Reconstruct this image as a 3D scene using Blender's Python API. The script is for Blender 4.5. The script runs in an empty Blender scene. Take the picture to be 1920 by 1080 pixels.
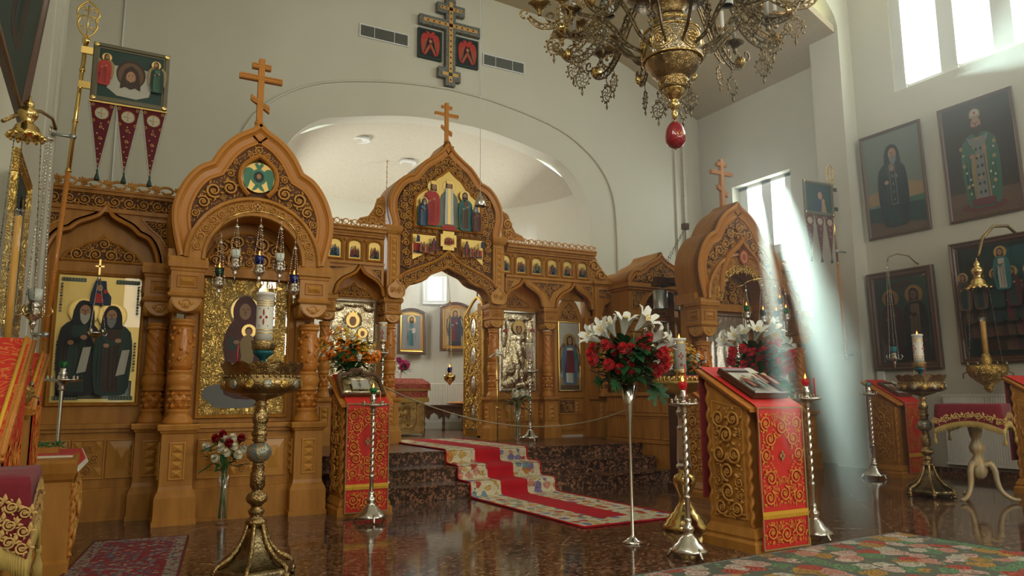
import bpy, bmesh, math, random
from mathutils import Vector, Matrix
R = math.radians
PI = math.pi
sc = bpy.context.scene
COL = sc.collection

# ---------------------------------------------------------------- camera
F_PX, PITCH, YAW, ROLL, CAM_H = 1388.0, R(8.4), R(28.9), R(-.3), 1.08
fw = Vector((math.sin(YAW)*math.cos(PITCH), math.cos(YAW)*math.cos(PITCH), math.sin(PITCH)))
rt = Vector((math.cos(YAW), -math.sin(YAW), 0)); up = rt.cross(fw)
rt, up = math.cos(ROLL)*rt+math.sin(ROLL)*up, -math.sin(ROLL)*rt+math.cos(ROLL)*up
cam_d = bpy.data.cameras.new('camera'); cam = bpy.data.objects.new('camera', cam_d); COL.objects.link(cam)
cam_d.sensor_width = 36; cam_d.lens = F_PX/1920*36; cam_d.clip_end = 200; cam_d.clip_start = .05
cam.matrix_world = Matrix(((rt.x, up.x, -fw.x, 0), (rt.y, up.y, -fw.y, 0), (rt.z, up.z, -fw.z, CAM_H), (0, 0, 0, 1)))
sc.camera = cam

# ---------------------------------------------------------------- world, sun, windows' daylight, exposure
w = bpy.data.worlds.new('world'); sc.world = w; w.use_nodes = True
w.node_tree.nodes['Background'].inputs[0].default_value = (.86, .94, 1, 1)
w.node_tree.nodes['Background'].inputs[1].default_value = 2.0
def area(name, loc, rot, sx, sy, power, col=(1, 1, 1)):
    l = bpy.data.lights.new(name, 'AREA'); l.shape = 'RECTANGLE'; l.size = sx; l.size_y = sy; l.energy = power; l.color = col
    o = bpy.data.objects.new(name, l); o.location = loc; o.rotation_euler = rot; COL.objects.link(o); return o
SUNDIR = Vector((.685, .630, .365))
sl = bpy.data.lights.new('sun', 'SUN'); sl.energy = 17; sl.angle = R(.6); sl.color = (.78, 1, .90)
so = bpy.data.objects.new('sun', sl); so.rotation_euler = SUNDIR.to_track_quat('Z', 'Y').to_euler(); COL.objects.link(so)
DAY = (1, .97, .88)
# right nave windows (three panes seen in the photograph and the rest of the row), left row, rear wall, side and apse windows
for y0, y1 in ((5.92, 6.44), (5.18, 5.68), (4.3, 4.92), (3.4, 4.05), (2.5, 3.15), (1.6, 2.25)):
    area('daylight_nave_right', (10.50, (y0+y1)/2, 6.95), (0, R(90), 0), 2.3, y1-y0, 26, (.94, 1, .93))
for y in (-3.5, -1.5, .5, 2.5):
    area('daylight_nave_left', (-1.58, y, 6.6), (0, R(-90), 0), 2.0, .9, 60, DAY)
for x, z, sx, sy, e in ((3.95, 3.75, .5, 1.3, 60), (4.75, 3.75, .5, 1.3, 60), (4.75, 2.6, .5, .6, 25), (8.6, 4.6, 1.4, 3.2, 230), (.9, 4.6, 1.0, 3.2, 60)):
    area('daylight_rear', (x, -6.45, z), (R(90), 0, 0), sx, sy, e, DAY)
for y0, y1 in ((9.02, 9.34), (9.56, 9.92)):
    area('daylight_side', (10.76, (y0+y1)/2, 4.42), (0, R(90), 0), 1.2, y1-y0, 14, (.9, 1, .97))
area('daylight_apse', (5.62, 13.84, 3.3), (R(-90), 0, 0), .28, .5, 16, (.9, 1, 1))
for x, y in ((7.1, 11.9), (2.6, 12.4)):
    area('daylight_apse_side', (x, y, 3.6), (0, R(90 if x > 5 else -90), 0), 1.3, .8, 55, (1, 1, .96))
vs = sc.view_settings
vs.view_transform = 'Standard'; vs.look = 'None'; vs.gamma = 1; vs.exposure = 0.2; vs.use_curve_mapping = False
try:
    sc.cycles.use_denoising = True
    sc.cycles.max_bounces = 8; sc.cycles.diffuse_bounces = 4; sc.cycles.glossy_bounces = 4; sc.cycles.transmission_bounces = 6
    sc.cycles.sample_clamp_indirect = 4; sc.cycles.caustics_reflective = False; sc.cycles.caustics_refractive = False
    sc.cycles.volume_step_rate = 4; sc.cycles.volume_bounces = 0
except Exception: pass

# ---------------------------------------------------------------- materials
MATS = {}
def mat(name, col, rough=.5, metal=0, coat=0, bump=None, var=None, emis=None, trans=0, alpha=1, ior=1.45, sheen=0, spec=.5):
    """bump=(kind, scale, strength, dist); var=(kind, scale, second colour, lo, hi)"""
    m = bpy.data.materials.new(name); m.use_nodes = True; nt = m.node_tree; b = nt.nodes['Principled BSDF']
    b.inputs['Base Color'].default_value = (*col, 1); b.inputs['Roughness'].default_value = rough
    b.inputs['Metallic'].default_value = metal; b.inputs['Coat Weight'].default_value = coat
    b.inputs['Coat Roughness'].default_value = .15; b.inputs['Specular IOR Level'].default_value = spec
    b.inputs['Transmission Weight'].default_value = trans; b.inputs['IOR'].default_value = ior
    b.inputs['Alpha'].default_value = alpha; b.inputs['Sheen Weight'].default_value = sheen
    if emis: b.inputs['Emission Color'].default_value = (*emis[0], 1); b.inputs['Emission Strength'].default_value = emis[1]
    tc = nt.nodes.new('ShaderNodeTexCoord')
    def tex(kind, scale):
        mp = nt.nodes.new('ShaderNodeMapping'); nt.links.new(tc.outputs['Object'], mp.inputs[0])
        s = scale if hasattr(scale, '__len__') else (scale,)*3
        mp.inputs['Scale'].default_value = s
        if kind == 'noise':
            t = nt.nodes.new('ShaderNodeTexNoise'); t.inputs['Scale'].default_value = 1; t.inputs['Detail'].default_value = 4; out = t.outputs[0]
        elif kind == 'voro':
            t = nt.nodes.new('ShaderNodeTexVoronoi'); t.inputs['Scale'].default_value = 1; out = t.outputs['Distance']
        elif kind == 'cell':
            t = nt.nodes.new('ShaderNodeTexVoronoi'); t.inputs['Scale'].default_value = 1; out = t.outputs['Color']
        elif kind == 'smooth':
            t = nt.nodes.new('ShaderNodeTexVoronoi'); t.feature = 'SMOOTH_F1'; t.inputs['Scale'].default_value = 1; out = t.outputs['Distance']
        elif kind == 'swirl':
            t = nt.nodes.new('ShaderNodeTexNoise'); t.inputs['Scale'].default_value = 1; t.inputs['Detail'].default_value = 1; t.inputs['Distortion'].default_value = 2.5
            q = nt.nodes.new('ShaderNodeMath'); q.operation = 'MULTIPLY'; q.inputs[1].default_value = 28; nt.links.new(t.outputs[0], q.inputs[0])
            s2 = nt.nodes.new('ShaderNodeMath'); s2.operation = 'SINE'; nt.links.new(q.outputs[0], s2.inputs[0])
            a2 = nt.nodes.new('ShaderNodeMath'); a2.operation = 'MULTIPLY_ADD'; a2.inputs[1].default_value = .5; a2.inputs[2].default_value = .5
            nt.links.new(s2.outputs[0], a2.inputs[0]); nt.links.new(mp.outputs[0], t.inputs[0]); return a2.outputs[0]
        else:
            t = nt.nodes.new('ShaderNodeTexWave'); t.inputs['Scale'].default_value = 1; t.inputs['Distortion'].default_value = 3; t.inputs['Detail'].default_value = 2; out = t.outputs['Fac']
            t.bands_direction = 'DIAGONAL'
        nt.links.new(mp.outputs[0], t.inputs[0]); return out
    if var:
        kind, scale, c2, lo, hi = var
        r = nt.nodes.new('ShaderNodeValToRGB'); r.color_ramp.elements[0].color = (*col, 1); r.color_ramp.elements[1].color = (*c2, 1)
        r.color_ramp.elements[0].position = lo; r.color_ramp.elements[1].position = hi
        nt.links.new(tex(kind, scale), r.inputs[0]); nt.links.new(r.outputs[0], b.inputs['Base Color'])
    if bump:
        kind, scale, st, dist = bump
        bn = nt.nodes.new('ShaderNodeBump'); bn.inputs['Strength'].default_value = st; bn.inputs['Distance'].default_value = dist
        nt.links.new(tex(kind, scale), bn.inputs['Height']); nt.links.new(bn.outputs[0], b.inputs['Normal'])
    MATS[name] = m; return m
WOODC = (.50, .225, .042)
wood = mat('varnished_oak', WOODC, .45, coat=.05, spec=.25, var=('noise', (14, 14, 2.2), (.37, .15, .025), .35, .75), bump=('noise', (60, 60, 5), .15, .002))
woodp = mat('polished_turned_oak', (.52, .19, .03), .26, coat=.3, spec=.3, bump=('swirl', 5, .35, .006))
woods = mat('smooth_turned_oak', (.50, .20, .034), .36, coat=.06, spec=.3)
woodc = mat('carved_oak', (.58, .28, .06), .38, coat=.08, spec=.3)
wood_shade = mat('oak_painted_shade', (.12, .045, .014), .7)  # darkened oak: shade in the gaps behind carving put into the colour
woodd = mat('dark_wood', (.075, .028, .012), .35, coat=.3, bump=('noise', (40, 40, 5), .2, .002))
woodf = mat('dark_frame_wood', (.11, .05, .022), .4, coat=.2, bump=('noise', (60, 60, 8), .3, .003))
plaster = mat('cream_plaster', (.61, .59, .475), .85, bump=('noise', 30, .08, .003), var=('noise', .8, (.57, .55, .45), .3, .7))
rough_plaster = mat('textured_ceiling_plaster', (.62, .58, .46), .9, bump=('noise', 45, .5, .01), var=('noise', 50, (.54, .49, .38), .35, .65))
whitep = mat('white_paint', (.74, .76, .72), .55)
metalw = mat('white_enamel', (.7, .72, .68), .35)
vent_dark = mat('vent_dark', (.03, .04, .03), .6)
gold = mat('gold_leaf', (.72, .47, .12), .28, 1, bump=('noise', 60, .1, .002))
goldt = mat('tooled_gold', (.66, .45, .13), .3, .9, bump=('swirl', 12, .8, .006), var=('swirl', 12, (.5, .3, .07), .2, .8))
goldi = mat('gold_icon_ground', (.62, .43, .13), .38, .7, bump=('noise', 90, .12, .002))
brass = mat('old_brass', (.42, .29, .12), .3, 1, bump=('swirl', 16, .5, .004), var=('noise', 9, (.2, .13, .06), .4, .7))
brassp = mat('polished_brass', (.78, .55, .2), .16, 1)
brassd = mat('dark_pierced_brass', (.28, .21, .11), .34, 1, bump=('voro', 60, .6, .004), var=('noise', 14, (.12, .09, .05), .35, .7))
bowlg = mat('chased_gilt_silver', (.52, .42, .24), .3, 1, bump=('swirl', 9, .7, .008), var=('noise', 4, (.6, .55, .45), .4, .6))
silver = mat('silver', (.72, .68, .6), .2, 1)
silvere = mat('embossed_silver', (.70, .60, .42), .24, 1, bump=('swirl', 9, .35, .006), var=('noise', 12, (.46, .37, .2), .35, .7))
silverc = mat('chased_silver', (.7, .66, .58), .25, 1, bump=('voro', 110, .6, .003))
teal = mat('teal_enamel', (.015, .12, .14), .3, .3, bump=('swirl', 14, .4, .004))
enam = mat('patterned_enamel', (.2, .28, .3), .3, .6, var=('swirl', 14, (.5, .35, .15), .3, .7), bump=('swirl', 14, .4, .004))
steel = mat('brushed_steel', (.42, .44, .42), .35, .9)
greyp = mat('grey_metal_paint', (.35, .38, .37), .45, .3)
wax = mat('white_wax', (.82, .8, .7), .4)
waxg = mat('gilded_candle_band', (.7, .5, .2), .35, .6)
waxr = mat('red_wax', (.55, .02, .02), .4)
waxy = mat('yellow_wax', (.75, .4, .08), .45)
flame = mat('flame', (1, .3, .05), .5, emis=((1, .25, .04), 7))
flameh = mat('flame_heart', (1, .8, .4), .5, emis=((1, .75, .35), 12))
lilyw = mat('white_petal', (.83, .84, .76), .5, sheen=.2)
rosew = mat('ivory_petal', (.83, .78, .62), .6)
carn = mat('red_petal', (.56, .008, .012), .6, sheen=.2)
rosed = mat('dark_red_petal', (.3, .006, .012), .6)
orangep = mat('orange_petal', (.85, .22, .01), .6)
yellowp = mat('yellow_petal', (.8, .5, .05), .6)
pinkp = mat('pink_petal', (.7, .12, .32), .6)
leaf = mat('green_leaf', (.035, .12, .03), .45, var=('noise', 20, (.06, .19, .05), .4, .7))
leafd = mat('dark_green_leaf', (.02, .075, .028), .3, var=('noise', 12, (.03, .12, .035), .4, .7))
stemm = mat('green_stem', (.1, .24, .06), .5)
velvet = mat('crimson_velvet', (.17, .004, .012), .8, sheen=.1, bump=('noise', 200, .2, .002))
velvetr = mat('red_velvet_lining', (.30, .012, .012), .8, sheen=.3)
goldem = mat('gold_embroidery', (.62, .38, .13), .5, .35, bump=('noise', 160, .6, .003))
fringe = mat('gold_fringe', (.62, .44, .13), .6, .2, bump=('wave', (300, 300, 1), .6, .003))
goldtrim = mat('gold_braid', (.75, .42, .04), .55, .3, bump=('noise', 300, .5, .002))
brok = mat('brocade_red', (.62, .022, .012), .6, sheen=.05)
brokw = mat('brocade_woven', (.60, .022, .012), .6, var=('swirl', (7, 7, 7), (.66, .17, .035), .72, .86))
brokg = mat('brocade_gold', (.72, .25, .035), .5, .25)
paper = mat('white_paper', (.75, .76, .72), .7)
stoneg = mat('grey_mosaic', (.19, .20, .18), .5, var=('cell', 40, (.1, .11, .1), .2, .8))
rope = mat('rope', (.35, .28, .18), .7)
eggred = mat('red_porcelain', (.27, .002, .010), .08, coat=.7)
runred = mat('carpet_red', (.50, .006, .014), .95, var=('noise', 7, (.36, .004, .012), .4, .8))
sofr = mat('cushion_red', (.38, .02, .02), .7, var=('voro', 60, (.6, .3, .1), .3, .4))
redgold = mat('altar_brocade', (.33, .02, .03), .6, var=('swirl', (30, 30, 8), (.5, .22, .1), .5, .9))
radg = mat('radiator_white', (.78, .78, .68), .45)
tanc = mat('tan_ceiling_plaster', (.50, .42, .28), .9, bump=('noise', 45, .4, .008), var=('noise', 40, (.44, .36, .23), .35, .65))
turq = mat('turquoise_glass', (.05, .4, .42), .1, trans=.4)
def glass(name, col, rough=.03, alpha=None):
    return mat(name, col, rough, trans=1, ior=1.3)
agedg = mat('aged_gilt_paint', (.42, .35, .23), .5, .2, var=('noise', 12, (.5, .33, .12), .4, .7)); winev = mat('wine_velvet', (.10, .005, .012), .8); bannerf = mat('olive_banner_frame', (.13, .115, .065), .5); gblue = mat('blue_glass', (.008, .02, .22), .08, trans=.4)
gred = mat('red_glass', (.45, .005, .008), .08, trans=.4, emis=((.5, .01, .01), .15)); ggreen = mat('green_glass', (.005, .22, .04), .08, trans=.4)
gdark = mat('dark_green_glass', (.01, .05, .025), .08, trans=.3)
gwhite = mat('frosted_white_glass', (.68, .72, .62), .3, bump=('voro', 70, .4, .003))

def pane_glass():
    m = bpy.data.materials.new('icon_glazing'); m.use_nodes = True; nt = m.node_tree; nt.nodes.clear()
    o = nt.nodes.new('ShaderNodeOutputMaterial'); g = nt.nodes.new('ShaderNodeBsdfGlossy'); t = nt.nodes.new('ShaderNodeBsdfTransparent')
    g.inputs[1].default_value = .015; x = nt.nodes.new('ShaderNodeMixShader'); fr = nt.nodes.new('ShaderNodeFresnel'); fr.inputs[0].default_value = 1.5
    nt.links.new(fr.outputs[0], x.inputs[0]); nt.links.new(t.outputs[0], x.inputs[1]); nt.links.new(g.outputs[0], x.inputs[2]); nt.links.new(x.outputs[0], o.inputs[0]); return m
glazing = pane_glass(); gclear = glazing.copy(); gclear.name = 'clear_vase_glass'; gclear.node_tree.nodes['Mix Shader'].inputs[0].default_value = .14; gclear.node_tree.links.remove(gclear.node_tree.nodes['Mix Shader'].inputs[0].links[0])

def granite(name, base, spec, rough, tile=None, rot=0, inset=None, bright=None):
    m = bpy.data.materials.new(name); m.use_nodes = True; nt = m.node_tree; b = nt.nodes['Principled BSDF']; L = nt.links
    tc = nt.nodes.new('ShaderNodeTexCoord')
    v = nt.nodes.new('ShaderNodeTexVoronoi'); v.inputs['Scale'].default_value = 46; L.new(tc.outputs['Object'], v.inputs[0])
    n = nt.nodes.new('ShaderNodeTexNoise'); n.inputs['Scale'].default_value = 22; n.inputs['Detail'].default_value = 5; L.new(tc.outputs['Object'], n.inputs[0])
    r = nt.nodes.new('ShaderNodeValToRGB'); e = r.color_ramp.elements
    e[0].position = .30; e[0].color = (*base, 1); e[1].position = .72; e[1].color = (*spec, 1)
    k = r.color_ramp.elements.new(.5); k.color = (base[0]*1.6, base[1]*1.3, base[2]*1.2, 1)
    mx = nt.nodes.new('ShaderNodeMix'); mx.data_type = 'FLOAT'; mx.inputs[0].default_value = .45
    sv = nt.nodes.new('ShaderNodeSeparateColor'); L.new(v.outputs['Color'], sv.inputs[0]); L.new(n.outputs[0], mx.inputs[2]); L.new(sv.outputs[0], mx.inputs[3])
    L.new(mx.outputs[0], r.inputs[0]); col = r.outputs[0]
    if tile:
        mp = nt.nodes.new('ShaderNodeMapping'); mp.inputs['Rotation'].default_value = (0, 0, rot); L.new(tc.outputs['Object'], mp.inputs[0])
        br = nt.nodes.new('ShaderNodeTexBrick'); br.offset = 0; br.inputs['Scale'].default_value = 1; br.inputs['Brick Width'].default_value = tile; br.inputs['Row Height'].default_value = tile
        br.inputs['Mortar Size'].default_value = .003; br.inputs['Color1'].default_value = (1, 1, 1, 1); br.inputs['Color2'].default_value = (.72, .74, .76, 1); br.inputs['Mortar'].default_value = (2.2, 2.2, 2.2, 1)
        L.new(mp.outputs[0], br.inputs[0])
        mm = nt.nodes.new('ShaderNodeMix'); mm.data_type = 'RGBA'; mm.blend_type = 'MULTIPLY'; mm.inputs[0].default_value = 1
        L.new(col, mm.inputs[6]); L.new(br.outputs[0], mm.inputs[7]); col = mm.outputs[2]
    L.new(col, b.inputs['Base Color']); b.inputs['Roughness'].default_value = rough; b.inputs['Specular IOR Level'].default_value = .6
    return m
floor_m = granite('polished_brown_granite', (.05, .028, .018), (.34, .19, .115), .085, .62, R(45))
step_m = granite('dark_granite_step', (.05, .03, .02), (.42, .20, .11), .22, .55)

def floral(name, ground, cols, scale, thresh, bump=.3, extra=None):
    """woven flowers: warped voronoi blossoms of several colours with leaves between"""
    m = bpy.data.materials.new(name); m.use_nodes = True; nt = m.node_tree; b = nt.nodes['Principled BSDF']; L = nt.links
    tc = nt.nodes.new('ShaderNodeTexCoord'); nz = nt.nodes.new('ShaderNodeTexNoise'); nz.inputs['Scale'].default_value = scale*1.6; nz.inputs['Detail'].default_value = 3
    L.new(tc.outputs['Object'], nz.inputs[0])
    ad = nt.nodes.new('ShaderNodeVectorMath'); ad.operation = 'MULTIPLY_ADD'; ad.inputs[1].default_value = (.85/scale,)*3
    L.new(nz.outputs['Color'], ad.inputs[0]); L.new(tc.outputs['Object'], ad.inputs[2])
    v = nt.nodes.new('ShaderNodeTexVoronoi'); v.inputs['Scale'].default_value = scale; v.inputs['Randomness'].default_value = .8; L.new(ad.outputs[0], v.inputs[0])
    sp = nt.nodes.new('ShaderNodeSeparateColor'); L.new(v.outputs['Color'], sp.inputs[0])
    rc = nt.nodes.new('ShaderNodeValToRGB'); rc.color_ramp.interpolation = 'CONSTANT'
    for i, c in enumerate(cols):
        e = rc.color_ramp.elements[i] if i < 2 else rc.color_ramp.elements.new(i/len(cols))
        e.position = i/len(cols); e.color = (*c, 1)
    L.new(sp.outputs[0], rc.inputs[0])
    # darker petal rings
    w1 = nt.nodes.new('ShaderNodeMath'); w1.operation = 'MULTIPLY'; w1.inputs[1].default_value = 42; L.new(v.outputs['Distance'], w1.inputs[0])
    w2 = nt.nodes.new('ShaderNodeMath'); w2.operation = 'SINE'; L.new(w1.outputs[0], w2.inputs[0])
    w3 = nt.nodes.new('ShaderNodeMapRange'); w3.inputs[1].default_value = -1; w3.inputs[2].default_value = 1; w3.inputs[3].default_value = .5; w3.inputs[4].default_value = 1.15; L.new(w2.outputs[0], w3.inputs[0])
    mul = nt.nodes.new('ShaderNodeMix'); mul.data_type = 'RGBA'; mul.blend_type = 'MULTIPLY'; mul.inputs[0].default_value = 1
    L.new(rc.outputs[0], mul.inputs[6]); L.new(w3.outputs[0], mul.inputs[7])
    ls = nt.nodes.new('ShaderNodeMath'); ls.operation = 'LESS_THAN'; ls.inputs[1].default_value = thresh; L.new(v.outputs['Distance'], ls.inputs[0])
    mx = nt.nodes.new('ShaderNodeMix'); mx.data_type = 'RGBA'; mx.inputs[6].default_value = (*ground, 1); L.new(ls.outputs[0], mx.inputs[0]); L.new(mul.outputs[2], mx.inputs[7])
    # leaves
    v2 = nt.nodes.new('ShaderNodeTexVoronoi'); v2.inputs['Scale'].default_value = scale*2.1; L.new(ad.outputs[0], v2.inputs[0])
    l2 = nt.nodes.new('ShaderNodeMath'); l2.operation = 'LESS_THAN'; l2.inputs[1].default_value = .2; L.new(v2.outputs['Distance'], l2.inputs[0])
    nl = nt.nodes.new('ShaderNodeMath'); nl.operation = 'SUBTRACT'; nl.use_clamp = True; L.new(l2.outputs[0], nl.inputs[0]); L.new(ls.outputs[0], nl.inputs[1])
    m2 = nt.nodes.new('ShaderNodeMix'); m2.data_type = 'RGBA'; m2.inputs[7].default_value = (*(extra or (.06, .13, .08)), 1); L.new(nl.outputs[0], m2.inputs[0]); L.new(mx.outputs[2], m2.inputs[6])
    L.new(m2.outputs[2], b.inputs['Base Color']); b.inputs['Roughness'].default_value = .9; b.inputs['Specular IOR Level'].default_value = .2
    bn = nt.nodes.new('ShaderNodeBump'); bn.inputs['Strength'].default_value = bump; bn.inputs['Distance'].default_value = .003; L.new(nz.outputs[0], bn.inputs['Height']); L.new(bn.outputs[0], b.inputs['Normal'])
    return m
run_floral = floral('woven_cream_floral_border', (.62, .54, .36), [(.5, .07, .05), (.62, .40, .12), (.25, .2, .38), (.62, .28, .2), (.58, .22, .06), (.2, .3, .34)], 9.5, .44, extra=(.22, .30, .18))
rug_floral = floral('woven_rose_rug', (.12, .13, .10), [(.5, .32, .26), (.42, .09, .06), (.48, .44, .34), (.52, .26, .19), (.15, .25, .13), (.42, .24, .07), (.55, .42, .34)], 6.5, .56, extra=(.2, .3, .15))
persian = floral('woven_persian_field', (.23, .035, .045), [(.2, .2, .22), (.36, .3, .22), (.3, .05, .06), (.12, .12, .16)], 24, .5, extra=(.3, .26, .2))
persianb = floral('woven_persian_border', (.30, .26, .20), [(.25, .04, .05), (.12, .14, .18), (.3, .08, .07)], 34, .5, extra=(.14, .16, .16))
PAL = {}
def pal(n, c, metal=0, rough=.6): PAL[n] = len(PAL); m = mat('paint_'+n, c, rough, metal, bump=('noise', 120, .08, .001)); return m
PALM = [pal('gold', (.70, .48, .16), .7, .35), pal('skin', (.40, .21, .11)), pal('hair', (.045, .022, .014)), pal('white', (.62, .6, .5)), pal('red', (.42, .04, .03)),
        pal('darkred', (.14, .02, .025)), pal('blue', (.09, .16, .24)), pal('navy', (.02, .035, .07)), pal('green', (.05, .14, .08)), pal('darkgreen', (.018, .045, .035)),
        pal('brown', (.13, .07, .035)), pal('darkbrown', (.045, .026, .016)), pal('black', (.014, .014, .016)), pal('orange', (.5, .2, .05)), pal('grey', (.2, .2, .19)),
        pal('teal', (.03, .15, .15)), pal('sky', (.17, .2, .15)), pal('ochre', (.33, .22, .09)), pal('halo', (.55, .38, .12), .6, .35), pal('pale', (.42, .4, .33)), pal('wine', (.09, .016, .02)), pal('seraph', (.07, .22, .14))]

# ---------------------------------------------------------------- mesh helpers
class MB:
    def __init__(s): s.v = []; s.f = []; s.mi = []; s.sm = []; s.M = None
    def add(s, vs, fs, m=0, sm=False):
        b = len(s.v)
        if s.M is not None: vs = [tuple(s.M @ Vector(p)) for p in vs]
        s.v += [tuple(p) for p in vs]
        for f in fs: s.f.append([b+i for i in f]); s.mi.append(m); s.sm.append(sm)
        return s
    def box(s, x0, x1, y0, y1, z0, z1, m=0):
        v = [(x0, y0, z0), (x1, y0, z0), (x1, y1, z0), (x0, y1, z0), (x0, y0, z1), (x1, y0, z1), (x1, y1, z1), (x0, y1, z1)]
        return s.add(v, [(0, 3, 2, 1), (4, 5, 6, 7), (0, 1, 5, 4), (1, 2, 6, 5), (2, 3, 7, 6), (3, 0, 4, 7)], m)
    def stack(s, cx, cy, prof, m=0, d=None):
        """square-section turning: prof = [(z, width)] or [(z, width, depth)]"""
        vs = []; fs = []
        for p in prof:
            z, wd = p[0], p[1]/2; dp = (p[2] if len(p) > 2 else p[1])/2
            vs += [(cx-wd, cy-dp, z), (cx+wd, cy-dp, z), (cx+wd, cy+dp, z), (cx-wd, cy+dp, z)]
        n = len(prof)
        for i in range(n-1):
            for k in range(4): a = i*4+k; b = i*4+(k+1) % 4; fs.append((a, b, b+4, a+4))
        fs += [(3, 2, 1, 0), tuple(4*(n-1)+k for k in range(4))]
        return s.add(vs, fs, m)
    def lathe(s, cx, cy, prof, n=24, m=0, sm=True, mod=None, cap=True):
        vs = []; fs = []
        for i, (r, z) in enumerate(prof):
            for k in range(n):
                a = 2*PI*k/n; rr = r*(mod(a, z, i) if mod else 1); vs.append((cx+rr*math.cos(a), cy+rr*math.sin(a), z))
        for i in range(len(prof)-1):
            for k in range(n): a = i*n+k; b = i*n+(k+1) % n; fs.append((a, b, b+n, a+n))
        if cap: fs.append(tuple(range(n-1, -1, -1))); fs.append(tuple((len(prof)-1)*n+k for k in range(n)))
        return s.add(vs, fs, m, sm)
    def tube(s, pts, r, n=6, m=0, cap=True, flat=1):
        pts = [Vector(p) for p in pts]; N = len(pts); vs = []; fs = []
        up0 = Vector((0, 1, 0)) if abs((pts[-1]-pts[0]).normalized().y) < .9 else Vector((0, 0, 1))
        for i, p in enumerate(pts):
            t = (pts[min(i+1, N-1)]-pts[max(i-1, 0)])
            t = t.normalized() if t.length > 1e-9 else Vector((0, 0, 1))
            a = t.cross(up0); a = a.normalized() if a.length > 1e-6 else t.orthogonal().normalized()
            b = a.cross(t); rr = r[i] if hasattr(r, '__len__') else r
            for k in range(n): an = 2*PI*k/n; vs.append(tuple(p+a*math.cos(an)*rr+b*math.sin(an)*rr*flat))
        for i in range(N-1):
            for k in range(n): a = i*n+k; b = i*n+(k+1) % n; fs.append((a, b, b+n, a+n))
        if cap: fs.append(tuple(range(n-1, -1, -1))); fs.append(tuple((N-1)*n+k for k in range(n)))
        return s.add(vs, fs, m, True)
    def sph(s, c, r, n=10, m=0, rings=6):
        r = r if hasattr(r, '__len__') else (r,)*3; vs = []; fs = []
        for i in range(1, rings):
            t = PI*i/rings
            for k in range(n): a = 2*PI*k/n; vs.append((c[0]+r[0]*math.sin(t)*math.cos(a), c[1]+r[1]*math.sin(t)*math.sin(a), c[2]+r[2]*math.cos(t)))
        vs += [(c[0], c[1], c[2]+r[2]), (c[0], c[1], c[2]-r[2])]; T = len(vs)-2
        for i in range(rings-2):
            for k in range(n): a = i*n+k; b = i*n+(k+1) % n; fs.append((a, a+n, b+n, b))
        for k in range(n): fs.append((T, k, (k+1) % n)); fs.append((T+1, (rings-2)*n+(k+1) % n, (rings-2)*n+k))
        return s.add(vs, fs, m, True)
    def prism(s, poly, y0, y1, m=0):
        """polygon in the XZ plane given thickness y0..y1 (y0 is the front)"""
        n = len(poly)
        ar = sum(poly[i][0]*poly[(i+1) % n][1]-poly[(i+1) % n][0]*poly[i][1] for i in range(n))
        if ar < 0: poly = poly[::-1]
        vs = [(x, y0, z) for x, z in poly]+[(x, y1, z) for x, z in poly]
        fs = [tuple(range(n)), tuple(range(2*n-1, n-1, -1))]+[(i, i+n, (i+1) % n+n, (i+1) % n) for i in range(n)]
        return s.add(vs, fs, m)
    def sweep(s, path, prof, closed=False, m=0, sm=False):
        """moulding: prof = [(offset along the path's left normal, y)] carried along path [(x, z)]"""
        N = len(path); P = [Vector((p[0], p[1])) for p in path]; vs = []; K = len(prof)
        for i in range(N):
            a = P[i]-P[i-1] if (i > 0 or closed) else P[1]-P[0]
            b = P[(i+1) % N]-P[i] if (i < N-1 or closed) else P[-1]-P[-2]
            a = a.normalized() if a.length > 1e-9 else b.normalized(); b = b.normalized() if b.length > 1e-9 else a
            na = Vector((-a.y, a.x)); nb = Vector((-b.y, b.x)); n = na+nb
            n = n.normalized() if n.length > 1e-6 else na
            sc_ = min(1/max(n.dot(na), .3), 1.9)
            for o, y in prof: q = P[i]+n*o*sc_; vs.append((q.x, y, q.y))
        fs = []
        for i in range(N if closed else N-1):
            j = (i+1) % N
            for k in range(K): k2 = (k+1) % K; fs.append((i*K+k, i*K+k2, j*K+k2, j*K+k))
        if not closed: fs += [tuple(range(K-1, -1, -1)), tuple((N-1)*K+k for k in range(K))]
        return s.add(vs, fs, m, sm)
    def pyr(s, cx, cz, w, h, y, d, m=0):
        return s.add([(cx-w/2, y, cz-h/2), (cx+w/2, y, cz-h/2), (cx+w/2, y, cz+h/2), (cx-w/2, y, cz+h/2), (cx, y-d, cz)], [(0, 1, 4), (1, 2, 4), (2, 3, 4), (3, 0, 4)], m)
    def build(s, name, mats, parent=None, tri=True, recalc=True):
        me = bpy.data.meshes.new(name); me.from_pydata(s.v, [], s.f)
        for mm in (mats if isinstance(mats, (list, tuple)) else [mats]): me.materials.append(mm)
        me.polygons.foreach_set('material_index', s.mi); me.polygons.foreach_set('use_smooth', s.sm)
        if recalc or any(len(f) > 4 for f in s.f):
            bm = bmesh.new(); bm.from_mesh(me)
            if recalc: bmesh.ops.recalc_face_normals(bm, faces=bm.faces)
            big = [f for f in bm.faces if len(f.verts) > 4]
            if big: bmesh.ops.triangulate(bm, faces=big)
            bm.to_mesh(me); bm.free()
        me.update(); o = bpy.data.objects.new(name, me); COL.objects.link(o)
        if parent is not None: o.parent = parent
        return o
def tag(o, label=None, cat=None, group=None, kind=None):
    for k, v in (('label', label), ('category', cat), ('group', group), ('kind', kind)):
        if v: o[k] = v
    return o
def thing(name, label, cat, loc=(0, 0, 0), rz=0, group=None, rot=None):
    o = bpy.data.objects.new(name, None); o.empty_display_size = .1; COL.objects.link(o)
    o.location = loc; o.rotation_euler = rot if rot else (0, 0, rz); return tag(o, label, cat, group)
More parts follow.
